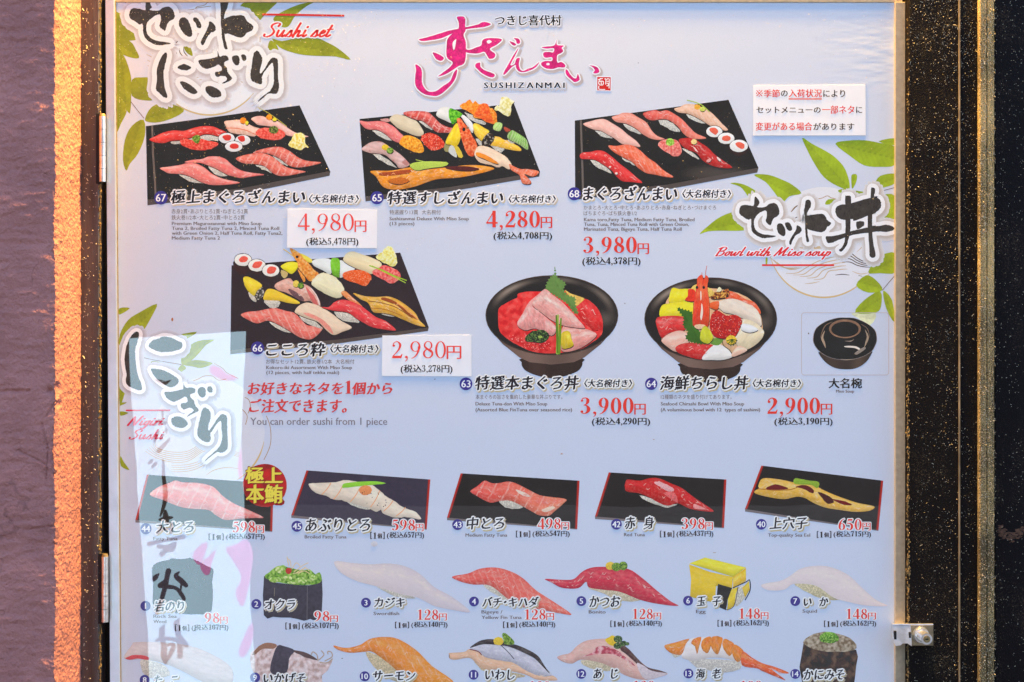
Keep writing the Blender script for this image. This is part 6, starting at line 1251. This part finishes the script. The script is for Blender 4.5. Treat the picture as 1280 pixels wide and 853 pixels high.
P_.blob(e8(300)([(120, 385), (190, 300), (280, 268), (370, 290), (330, 330), (230, 330), (160, 380)]), (150, 112, 96), .2).blob(e8(300)([(520, 345), (600, 350), (700, 385), (780, 440), (700, 430), (600, 390)]), (96, 78, 80), .2).blob(e8(300)([(375, 300), (450, 305), (545, 345), (490, 430), (470, 560), (350, 590), (300, 540), (325, 420)]), (76, 72, 86), .25, .25)
for s in ([(780, 450), (770, 390), (730, 360), (715, 385)], [(790, 440), (840, 390), (815, 350)], [(850, 450), (920, 410), (915, 365), (880, 355), (880, 380)], [(800, 465), (870, 470), (925, 430)]): P_.line(e8(300)(s), 1.4, (176, 156, 140))
P_.done()
Pic("orange salmon sushi").rice(k3([(548, 698), (640, 735), (700, 785), (770, 860), (680, 840), (590, 775)]), col=(226, 208, 176)).fish(k3([(388, 668), (450, 680), (520, 665), (570, 635), (640, 625), (710, 635), (800, 690), (880, 770), (990, 860), (800, 885), (700, 790), (640, 740), (580, 700), (540, 700), (470, 705), (410, 690)]), (232, 128, 62), hi=(238, 156, 84), end=(238, 146, 54), stripe=(13, -.6, .22), nz=.06).done()
P_ = Pic("silver skinned sardine sushi"); ea = e8(550)
P_.rice(ea([(340, 450), (430, 520), (520, 540), (740, 570), (860, 600), (760, 620), (600, 600), (420, 540)]), col=(226, 208, 176)).fish(ea([(90, 385), (100, 370), (240, 360), (300, 330), (400, 365), (450, 400), (520, 425), (740, 465), (860, 535), (950, 580), (1110, 590), (1175, 640), (1080, 648), (960, 635), (860, 590), (740, 560), (600, 540), (430, 530), (340, 450), (280, 420), (150, 440), (95, 425)]), (220, 178, 152), hi=(226, 190, 160), nz=.08)
P_.fish(ea([(300, 320), (430, 275), (560, 280), (700, 310), (850, 370), (960, 440), (1040, 500), (1120, 590), (1040, 605), (950, 585), (860, 545), (740, 472), (640, 452), (520, 432), (450, 412), (400, 372)]), (186, 186, 206), hi=(222, 222, 236), nz=.16, stripe=(5, .5, .2), j=.8).fish(ea([(300, 320), (360, 270), (430, 240), (530, 233), (650, 268), (760, 288), (880, 338), (980, 400), (1040, 490), (1100, 580), (1020, 500), (950, 430), (850, 375), (700, 312), (560, 290), (430, 285)]), (62, 56, 62), hi=(110, 100, 100), nz=.2).line(ea([(600, 285), (680, 360), (740, 430)]), .9, (60, 54, 62)).line(ea([(300, 335), (380, 355), (415, 390)]), 1.2, (130, 70, 70))
P_.blob(ea(ring_pts(585, 252, 50, 42, 12)), (226, 192, 72), .2).blob(ea([(620, 180), (650, 172), (700, 210), (740, 255), (735, 285), (650, 285), (635, 240)]), (54, 74, 50), .3, .6, .8, 3, .6, GREENS).done()
P_ = Pic("horse mackerel sushi with ginger and spring onion"); eb = e8(690)
P_.rice(eb([(300, 440), (520, 470), (610, 530), (540, 552), (420, 532), (310, 492)]), col=(228, 212, 186)).fish(eb([(50, 415), (100, 390), (180, 370), (250, 300), (350, 245), (520, 228), (640, 240), (720, 290), (800, 370), (900, 470), (1000, 535), (1155, 575), (1080, 610), (950, 640), (840, 630), (720, 590), (640, 540), (520, 480), (400, 450), (280, 440), (200, 478), (110, 460)]), (216, 172, 166), hi=(222, 186, 178), nz=.08).blob(eb([(300, 410), (400, 370), (430, 320), (520, 300), (640, 340), (760, 430), (840, 510), (740, 445), (600, 385), (450, 385)]), (194, 110, 124), .2, .3, 1, 3, .7, [(176, 74, 90), (198, 116, 128), (220, 172, 178)])
P_.fish(eb([(690, 290), (760, 325), (850, 420), (950, 510), (1080, 545), (1150, 575), (1000, 565), (880, 505), (800, 435), (730, 375), (685, 340)]), (88, 62, 64), hi=(130, 96, 96), nz=.2).blob(eb([(850, 470), (900, 490), (1000, 550), (1150, 575), (1060, 612), (930, 632), (870, 545)]), (206, 194, 204), .14, .3, 1, 3, .6).blob(eb([(530, 240), (570, 215), (600, 195), (630, 210), (640, 290), (580, 292)]), (230, 188, 62), .2)
for cx, cy, r in ((655, 300, 40), (660, 232, 44), (715, 275, 34), (752, 280, 22)): P_.blob(eb(ring_pts(cx, cy, r, r * .8, 10)), (62, 86, 56), .3, .8, .8, 3, .3, [(42, 62, 40), (70, 96, 62), (120, 150, 100)])
P_.done()
P_ = Pic("boiled prawn sushi with orange stripes and tail"); ec = e8(820, 7.53)
P_.rice(ec([(150, 355), (240, 370), (180, 395)])).rice(ec([(330, 400), (800, 430), (805, 480), (740, 522), (620, 535), (460, 505), (370, 475)]), col=(232, 222, 218)).fish(ec([(240, 375), (300, 230), (420, 200), (560, 200), (700, 250), (830, 340), (815, 450), (760, 430), (640, 400), (500, 395), (380, 420), (300, 415)]), (228, 218, 222), nz=.05)
P_.fish(ec([(85, 275), (180, 250), (310, 215), (280, 265), (240, 362), (150, 355), (90, 310)]), (232, 132, 60), hi=(240, 164, 70), nz=.15)
for s in ([(330, 255), (360, 215), (425, 200), (410, 270), (385, 360), (365, 290)], [(440, 225), (510, 192), (520, 260), (500, 330), (470, 352), (425, 290)], [(515, 260), (530, 195), (625, 205), (610, 290), (580, 362), (530, 320)], [(625, 260), (650, 215), (730, 260), (725, 330), (690, 378), (640, 320)], [(725, 300), (745, 268), (825, 330), (810, 400), (765, 435), (720, 370)]): P_.fish(ec(s), (236, 140, 62), hi=(230, 112, 58), nz=.2, j=.6)
P_.fish(ec([(815, 335), (900, 390), (1000, 445), (1120, 480), (1250, 535), (1190, 540), (1085, 500), (1220, 605), (1120, 570), (1000, 520), (950, 495), (810, 465)]), (222, 96, 62), hi=(234, 136, 80), nz=.15).done()
P_ = Pic("crab butter sushi in a dark seaweed wrap")
P_.blob(k9([(178, 650), (300, 690), (440, 690), (440, 770), (430, 852), (410, 905), (180, 905)]), (72, 60, 58), .25, .15, 1.8, 2, .5, [(52, 44, 48), (74, 62, 60), (100, 82, 72)]).blob(k9([(178, 645), (230, 610), (310, 600), (410, 632), (442, 680), (380, 700), (260, 695), (190, 668)]), (156, 142, 124), .2, .3, 1, 3, .6, [(126, 110, 92), (158, 144, 126), (184, 172, 156)]).blob(k9([(260, 620), (290, 600), (330, 605), (355, 635), (330, 655), (290, 655), (262, 645)]), (104, 156, 64), .3, .6, .9, 3, .7, [(70, 120, 46), (110, 160, 66), (156, 196, 100)]).done()

# ------------------------------------------------------------------ printed words
def entry(n, badge, title, tb, side=None, sb=None, jp=(), en=(), price=None, pb=None, yb=None, tax=None, xb=None, small=False, halo=False):
    t_badge(R, n, *badge)
    t_title(R, title, tb, smear=1.25 if not small else 0.95)
    if side: t_title(R, side, sb, "side_note", 0.75)
    if jp or en:
        p = Part("description", R)
        for s, b in jp: t_jp(p, s, b)
        for s, x0, x1, y, em in en: t_en(p, s, x0, x1, y, em)
        p.build()
    if price: t_price(R, price, pb, yb, halo)
    if tax: t_tax(R, tax, xb)
SN = "〈大名椀付き〉"
entry(67, (201.3, 247.5, 8.5), "極上まぐろざんまい", (214, 237, 381, 255), SN, (386.5, 243.5, 448.5, 254),
      [("赤身2貫・あぶりとろ2貫・ねぎとろ2貫", (214.5, 261.3, 310, 267.5)), ("鉄火巻1/2本・大とろ2貫・中とろ2貫", (214.5, 269, 306, 275.2))],
      [("Premium Magurozanmai with Miso Soup", 215, 327, 281.6, 6), ("Tuna 2, Broiled Fatty Tuna 2, Minced Tuna Roll", 215, 349, 287.7, 6), ("with Green Onion 2, Half Tuna Roll, Fatty Tuna2,", 215, 353, 293.7, 6), ("Medium Fatty Tuna 2", 215, 275, 299.8, 6)])
entry(65, (471.3, 247.5, 8.2), "特選すしざんまい", (485, 238.5, 628.5, 256), SN, (636, 244, 694.5, 254), [("特選握り13貫　大名椀付", (487, 262.5, 551, 268.5))],
      [("Sushizanmai Deluxe With Miso Soup", 487, 586, 275.6, 6), ("(13 pieces)", 487, 518, 281.8, 6)], "4,280", (608, 263.5, 675, 284.5), (676, 271.5, 690, 285.5), "(税込4,708円)", (617, 290, 690, 301))
entry(68, (717.8, 242.5, 8.2), "まぐろざんまい", (729, 233, 846, 251), SN, (853, 237, 913.5, 248), [("かまとろ・大とろ・中とろ・あぶりとろ・赤身・ねぎとろ・づけまぐろ", (729.5, 256.8, 895, 262.6)), ("ばちまぐろ・ばち鉄火巻1/2", (729.5, 263.8, 796, 269.8))],
      [("Kama toro,Fatty Tuna, Medium Fatty Tuna, Broiled", 730, 868, 276.8, 6.2), ("Tuna, Tuna, Minced Tuna Roll with Green Onion,", 730, 861, 282.7, 6.2), ("Marinated Tuna, Bigeye Tuna, Half Tuna Roll", 730, 852, 288.7, 6.2)], "3,980", (729, 296, 796, 316.5), (797, 304.5, 811, 318), "(税込4,378円)", (728, 321.5, 800.5, 333))
entry(66, (322, 435.3, 8.2), "こころ粋", (333, 428.5, 407, 446), SN, (413, 431, 473, 441.5), [("お得なセット12貫、鉄火巻1/2本　大名椀付", (332.5, 449.2, 443, 455.2))],
      [("Kokoro-iki Assortment With Miso Soup", 333, 440, 461.6, 6), ("(12 pieces, with half tekka maki)", 333, 424, 467.8, 6)])
entry(63, (582.5, 480, 8), "特選本まぐろ丼", (594.5, 469.5, 723, 488), SN, (730.5, 474, 790, 484.5), [("本まぐろの旨さを集約した豪華な丼ぶりです。", (594.5, 493.3, 703, 499.3))],
      [("Deluxe Tuna-don With Miso Soup", 594.5, 684, 507, 6.2), ("(Assorted Blue FinTuna over seasoned rice)", 594.5, 715, 514.4, 6.2)], "3,900", (725.5, 497, 792, 517.5), (793, 505, 807, 518.5), "(税込4,290円)", (740, 522, 812.5, 533))
entry(64, (814, 480, 7.7), "海鮮ちらし丼", (825.5, 469.5, 935, 488), SN, (941, 474, 1001, 484.5), [("12種類のネタを盛り付けてあります。", (826, 493.3, 914.5, 499.3))],
      [("Seafood Chirashi Bowl With Miso Soup", 826, 930, 507, 6.2), ("(A voluminous bowl with 12  types of sashimi)", 826, 950, 514.4, 6.2)], "2,900", (959, 497, 1025, 517.5), (1026, 505, 1040, 518.5), "(税込3,190円)", (968, 522, 1040.5, 533))
p = Part("dish_name", R); V, T = layout("大名椀"); stamp(p, fit(V, (1036, 473, 1077, 485.5)), T, ink((54, 50, 58), 480), 76, 0.9, (1, -.4)); t_en(p, "Miso Soup", 1045, 1067.5, 491, 5.2); p.build("大名椀 Miso Soup, below the soup bowl")
p = Part("notice_text", R)
for s, b in (("お好きなネタを1個から", (310, 476, 490, 494)), ("ご注文できます。", (312, 498.5, 433, 516.5))):
    V, T = layout(s, 1.0, .95, 0, .08); stamp(p, fit(V, b), T, ink((206, 74, 76), 490), 76, 1.3, (1, -.4))
t_en(p, "You can order sushi from 1 piece", 313, 484, 531.3, 13.2, (128, 126, 142)); p.build("red invitation to order sushi from one piece")

SM = [(45, (371.3, 658, 6.9), "あぶりとろ", (382, 648.5, 462.5, 664.5), "Broiled Fatty Tuna", 381, 433, 673.2, "598", (490, 649.5, 519, 663.5), (519.7, 655, 529.3, 664.3), "657", (463, 665, 530, 674)),
      (43, (572, 656, 6.7), "中とろ", (583.5, 646.5, 630, 662), "Medium Fatty Tuna", 582, 634, 671, "498", (672, 648, 701, 662), (701.7, 653, 711.3, 662.5), "547", (645, 663.5, 712, 672)),
      (42, (770.5, 655.5, 6.7), "赤　身", (781, 646, 817.5, 662), "Red Tuna", 780, 806, 670.5, "398", (852, 648, 881, 662), (881.7, 653, 891, 662.5), "437", (825, 663.5, 891.5, 672)),
      (40, (951.5, 655.5, 6.7), "上穴子", (962, 646.5, 1009, 662), "Top-quality Sea Eel", 960, 1012.5, 671, "650", (1048, 648.5, 1077, 663), (1078, 653.5, 1088, 663.3), "715", (1021, 664, 1088.5, 672.5)),
      (44, (182.5, 661, 6.9), "大とろ", (195, 651, 242, 667), "Fatty Tuna", 192, 222, 675.5, "598", (291, 652, 319, 666), (320, 657, 330, 666.5), "657", (261, 667, 331, 675.5)),
      (1, (182, 757.5, 6.3), "岩のり", (193, 750.5, 230, 765), "Rock Sea", 192, 221, 772.5, "98", (256, 766, 274.5, 779), (275.5, 771, 284.5, 779.8), "107", (219, 780.8, 285.5, 789)),
      (2, (320.5, 755.2, 6.3), "オクラ", (331, 749.5, 369, 762), None, 0, 0, 0, "98", (393, 764, 412, 777), (413, 769.5, 422.3, 777.6), "107", (357, 778.3, 423.3, 787)),
      (3, (457.5, 753.5, 6.2), "カジキ", (468, 747, 506, 759), "Swordfish", 467, 499, 769, "128", (522, 762, 548, 775), (549, 767, 558.3, 775.8), "140", (494, 777.3, 559.3, 785.5)),
      (4, (592.5, 752, 6.2), "バチ・キハダ", (603, 746, 673, 759), "Bigeye /", 602, 628, 767, "128", (656, 761.5, 682, 774.7), (683, 766.5, 692.5, 775.3), "140", (629, 777, 694, 785.2)),
      (5, (726.7, 751.5, 6.2), "かつお", (737, 745, 775, 759), "Bonito", 736, 757, 767, "128", (791, 761, 816, 774), (817, 766, 826.3, 774.6), "140", (763, 775.8, 827.3, 784)),
      (6, (860, 751, 6.2), "玉　子", (871, 745.5, 901, 758), "Egg", 870, 882, 766.5, "148", (924, 760.5, 950, 773.7), (951, 765.5, 960.3, 774.3), "162", (897, 775, 961, 783.5)),
      (7, (994, 751.5, 6.2), "い　か", (1005, 747, 1035, 758), "Squid", 1003, 1021, 766, "148", (1058, 761, 1084, 774), (1085, 766, 1094.5, 774.6), "162", (1030, 775.8, 1095, 784)),
      (8, (181, 850, 6.3), "た　こ", (193, 844, 222, 858), None, 0, 0, 0, None, None, None, None, None),
      (9, (319, 847, 6.3), "いかげそ", (330, 841, 382, 854), None, 0, 0, 0, None, None, None, None, None),
      (10, (456, 845.5, 6.3), "サーモン", (466.5, 838.5, 519, 851), None, 0, 0, 0, None, None, None, None, None),
      (11, (592, 843.5, 6.2), "いわし", (607, 837, 643, 850), None, 0, 0, 0, "128", (662, 851.5, 688, 865), (689, 857, 698, 865), None, None),
      (12, (726.5, 842.5, 6.2), "あ　じ", (742, 836, 772, 848.5), None, 0, 0, 0, "128", (792, 851, 818, 864), (819, 856, 828, 864), None, None),
      (13, (860.5, 842, 6.2), "海　老", (870, 836, 901, 848.5), None, 0, 0, 0, "198", (926, 851, 952, 864), (953, 856, 962, 864), None, None),
      (14, (994, 842.5, 6.2), "かにみそ", (1004.5, 837, 1055, 850), None, 0, 0, 0, None, None, None, None, None)]
for n, bd, tt, tb, en, x0, x1, eb_, pr, pb, yb, tx, xb in SM:
    ens = [(en, x0, x1, eb_, 6.0)] if en else []
    if n == 1: ens.append(("Weed", 192, 208, 779, 6.0))
    if n == 4: ens.append(("Yellow Fin Tuna", 602, 652, 773.8, 6.0))
    entry(n, bd, tt, tb, None, None, (), ens, pr, pb, yb, None, None, True, True)
    if tx:
        p = Part("tax_included_price", R)
        x0, y0, x1, y1 = xb; w = x1 - x0
        for s, a, b, h in (("[", 0, .03, 0), ("1", .055, .115, .08), ("個", .135, .215, .2), ("]", .235, .265, 0), ("(税込" + tx + "円)", .31, 1.0, 0)):
            V, T = layout(s, .95, .86); stamp(p, fit(V, (x0 + w * a, y0 + (y1 - y0) * h, x0 + w * b, y1 - (y1 - y0) * h * .4)), T, ink((60, 56, 64), y1), 76, 0.4, (1, 0))
        p.build()

# ------------------------------------------------------------------ cards stuck on the poster
def card(name, corners, label, group=None, curl=0.0):
    th = 0.00026; base = 0.00043
    bm = bmesh.new(); n = 16
    TL, TR, BR, BL = map(np.array, corners); F, Bk = [], []
    for j in range(n + 1):
        rf, rb = [], []
        for i in range(n + 1):
            u, v = i / n, j / n
            P = (TL * (1 - u) + TR * u) * (1 - v) + (BL * (1 - u) + BR * u) * v
            h = base + th + curl * (0.00002 * math.sin(u * 7 + v * 3))
            rf.append(bm.verts.new(W(P[0], P[1], h))); rb.append(bm.verts.new(W(P[0], P[1], base)))
        F.append(rf); Bk.append(rb)
    for j in range(n):
        for i in range(n): bm.faces.new((F[j][i], F[j + 1][i], F[j + 1][i + 1], F[j][i + 1]))
    ed = [(0, i) for i in range(n)] + [(i, n) for i in range(n)] + [(n, n - i) for i in range(n)] + [(n - i, 0) for i in range(n)] + [(0, 0)]
    for a, b in zip(ed, ed[1:]):
        bm.faces.new((F[a[0]][a[1]], F[b[0]][b[1]], Bk[b[0]][b[1]], Bk[a[0]][a[1]]))
    bmesh.ops.recalc_face_normals(bm, faces=bm.faces[:])
    o = mesh_obj(name, bm, simple_mat("laminated_white", (0.86, 0.85, 0.83), 0.16, 0, 0.03, 40, 0.03, 60), label=label, cat="card", group=group)
    return o
CB = 0.00071
o = card("price_card", [(359.5, 261.6), (471.5, 262.6), (471.2, 310.6), (359, 310)], "white laminated price card reading 4,980円 below the premium tuna tray", "price cards stuck over printed prices", 1)
t_price(o, "4,980", (372.5, 267, 442.5, 288.6), (443.5, 276, 458, 290.3), False, (226, 84, 80), .62, "card_price", 64, CB, M_CARD)
t_tax(o, "(税込5,478円)", (383, 297.3, 448, 308.3), (58, 54, 58), 64, CB, M_CARD, "card_tax_price", .55)
o = card("price_card", [(478, 419.6), (589.2, 419.2), (589.5, 470.5), (477.5, 470.2)], "white laminated price card reading 2,980円 beside the twelve-piece tray", "price cards stuck over printed prices", 1)
t_price(o, "2,980", (490, 426.5, 557.5, 448), (558.5, 432.5, 576.5, 449), False, (226, 84, 80), .62, "card_price", 64, CB, M_CARD)
t_tax(o, "(税込3,278円)", (501, 456, 565.5, 467.5), (58, 54, 58), 64, CB, M_CARD, "card_tax_price", .55)
o = card("notice_card", [(941.5, 107.4), (1081.6, 106.6), (1081.9, 169.6), (941.2, 169.8)], "white notice card with red and black lettering about seasonal changes, upper right", None, 1)
p = Part("card_lettering", o, CB, M_CARD)
rd, bk = (226, 76, 76), (66, 58, 58)
for s, b, c in (("季節", (954.7, 112.3, 974.5, 122), rd), ("の", (976, 113.5, 984.3, 121), bk), ("入荷状況", (986, 112, 1027, 122), rd), ("により", (1029, 112.8, 1056, 121.8), bk), ("セットメニューの", (945.5, 134, 1025.5, 142), bk), ("一部ネタ", (1027.5, 132.3, 1067.5, 142.6), rd), ("に", (1070, 133.8, 1077.3, 141.8), bk), ("変更がある場合", (944.5, 153.3, 1015, 163.5), rd), ("があります", (1016.5, 154, 1067.5, 163), bk)):
    V, T = layout(s); stamp(p, fit(V, b), T, ink(c, 140), 76, 0.35, (1, 0))
for s in ([(945.5, 113.3), (952.5, 120.5)], [(952.5, 113.3), (945.5, 120.5)], [(949, 112.8), (949, 113.8)], [(949, 120), (949, 121)], [(945, 116.9), (946, 116.9)], [(952, 116.9), (953, 116.9)]): ribbon(p, s, 1.0 if abs(s[0][0] - s[1][0]) > 3 else 1.7, ink(rd, 120), 76, 0, False)
for yy in (123.4, 124.6): ribbon(p, [(985.5, yy), (1027, yy)], .8, ink((232, 110, 106), 130), 64, 0, False)
p.build()

# ------------------------------------------------------------------ the banner standing in the street, mirrored in the glossy sheet
L = 3.2; MG = (D + L) / D
ban = empty("shop_banner", (-1.0, -L, GROUND), "tall pale blue cloth banner with brush writing standing on the pavement facing the menu", "banner")
def BM(V, h=0.0): # seen in the sheet as a mirror image
    x = (V[:, 0] - 640) * S * MG; z = (426.5 - V[:, 1]) * S * MG
    y = -L + 0.012 * np.sin(x * 14 + z * 2.0) + (h - 0.0003) * 40
    return np.stack([x + 1.0, y + L, z - GROUND], 1)
p = Part("cloth", ban, 0.0003, M_CLOTH, BM)
ys = np.array([424, 470, 520, 560, 600, 640, 690, 740, 790, 853, 920, 960.]); lx_ = np.array([162, 164, 166.5, 168, 170.5, 173, 177, 181, 183.5, 186, 189, 191.]); rx_ = np.array([306, 304, 302.5, 302, 303, 305, 309, 313, 315.5, 318, 320, 321.])
nx = 26; Vb = []
for j, yy in enumerate(np.linspace(424, 960, 60)):
    a, b = np.interp(yy, ys, lx_), np.interp(yy, ys, rx_)
    for i in range(nx): u = i / (nx - 1); Vb.append((a + (b - a) * u, yy - (9 * u if j == 0 else 9 * u * max(0, 1 - j / 6))))
Tb = [(r * nx + i, r * nx + i + 1, (r + 1) * nx + i) for r in range(59) for i in range(nx - 1)] + [(r * nx + i + 1, (r + 1) * nx + i + 1, (r + 1) * nx + i) for r in range(59) for i in range(nx - 1)]
p.add(np.array(Vb), np.array(Tb), np.array([0.47, 0.74, 0.95]), 0); o = p.build()
p = Part("brush_writing", ban, 0.0003, M_CLOTH, BM); kk = np.array([0.05, 0.045, 0.045])
def rb(pts, w): ribbon(p, pts, [q * 1.45 for q in w] if hasattr(w, '__len__') else w * 1.45, kk, 6, 5)
q1 = lambda pts: Zm(140, 490, 7.975, pts)
q2 = lambda pts: Zm(160, 575, 6.4, pts)
q3 = lambda pts: Zm(150, 690, 7.975, pts)
q4 = lambda pts: Zm(150, 770, 8, pts)
flat(p, R0([(440, 665), (500, 670), (545, 685), (597, 675), (575, 705), (550, 728), (510, 710), (465, 690)]), kk, 6)
rb(q1([(515, 190), (512, 240), (508, 290)]), 1.6); rb(q1([(440, 330), (470, 290), (525, 310), (550, 295)]), [1, 3, 3, 1]); rb(q1([(430, 490), (450, 430), (475, 385)]), [2.5, 3.2, 1.5]); rb(q1([(515, 420), (500, 470)]), 2); rb(q1([(475, 590), (530, 530), (570, 480), (578, 460)]), [3.5, 3.2, 2, 1]); rb(q1([(378, 708), (405, 685)]), 2.8); rb(q1([(412, 745), (445, 708)]), 2.8); rb(q1([(548, 365), (545, 400)]), 1.6)
rb([(205.5, 575), (206.2, 595), (207.5, 615), (205.5, 630), (200.5, 645)], [2, 3.4, 4, 3.2, 1.2])
rb(q2([(298, 405), (300, 450), (312, 500)]), [2.5, 5, 3]); rb(q2([(255, 475), (300, 462), (352, 452)]), [2, 4, 1.5]); rb(q2([(240, 580), (270, 548), (350, 540)]), [2, 2.6, 2]); rb(q2([(262, 520), (255, 560)]), 2.2); rb(q2([(345, 505), (340, 575)]), 2.6); rb(q2([(168, 672), (300, 640), (450, 612)]), [4, 3, 4.5]); rb(q2([(250, 690), (300, 700), (375, 668)]), [4, 3.4, 3]); rb(q2([(272, 758), (320, 718), (350, 720), (380, 680)]), [4, 4, 4, 2])
rb(q3([(488, 185), (472, 250), (462, 330), (420, 470), (365, 605)]), [5, 4.4, 4, 3.6, 2.5]); rb(q3([(402, 330), (440, 300), (475, 250)]), [4, 3.2, 1.4]); rb(q3([(405, 335), (480, 345), (560, 358), (620, 420), (645, 460)]), [4, 3.6, 3, 3.6, 3]); rb(q3([(592, 195), (562, 235), (610, 285), (660, 330)]), [1.2, 4, 5, 4]); rb(q3([(612, 320), (606, 380)]), [2, 1.6]); rb(q3([(338, 268), (360, 245), (388, 215)]), [4, 4, 1])
rb(q4([(450, 90), (425, 150), (432, 240), (438, 340), (440, 430), (455, 490)]), [1.5, 5.5, 5, 5.5, 5.5, 1]); rb(q4([(360, 262), (420, 230), (540, 232), (670, 292)]), [2, 3.6, 3.6, 5]); rb(q4([(598, 20), (570, 75), (590, 180), (605, 300), (605, 410)]), [1.5, 5.5, 5, 4.6, 4.6]); rb(q4([(452, 485), (500, 410), (540, 320), (530, 285), (480, 300)]), [1.5, 3.5, 4, 3, 2.5]); rb(q4([(590, 180), (640, 230), (680, 290)]), [3, 3, 3])
p.build("black brush writing つきじ喜代村 down the left of the cloth")
p = Part("pink_writing", ban, 0.0003, M_CLOTH, BM); pk = np.array([0.60, 0.22, 0.50])
k0 = lambda pts: Zm(0, 640, 4, pts)
for s in (R0([(960, 565), (1000, 530), (1080, 560), (1140, 620), (1220, 640), (1230, 680), (1130, 690), (1040, 655), (980, 615)]), k0([(970, 220), (990, 180), (1040, 155), (1025, 225), (1005, 262), (985, 250)]), k0([(1010, 255), (1050, 220), (1082, 195), (1062, 260), (1050, 305), (1030, 310), (1012, 285)]),
          k0([(1128, 190), (1180, 165), (1230, 140), (1262, 210), (1250, 330), (1230, 450), (1205, 465), (1180, 400), (1205, 330), (1165, 250)]), k0([(1198, 700), (1225, 620), (1262, 560), (1262, 640), (1218, 727)]), [(301, 560), (302, 590), (299, 600), (296, 585)]): flat(p, s, pk, 6, 4)
p.build("pink brush strokes down the right of the cloth")
bm = bmesh.new(); xr = (312 - 640) * S * MG + 1.0
add_cyl(bm, (xr - 0.18, -0.06, 0.02), (xr - 0.18, -0.06, -GROUND - 0.06), 0.011, 0.010, 16)
mesh_obj("pole", bm, M_POLE, ban)
bm = bmesh.new(); add_box(bm, xr - 0.35, xr - 0.01, -0.23, 0.11, 0.0, 0.07, 0.012); mesh_obj("base", bm, M_POLE, ban)
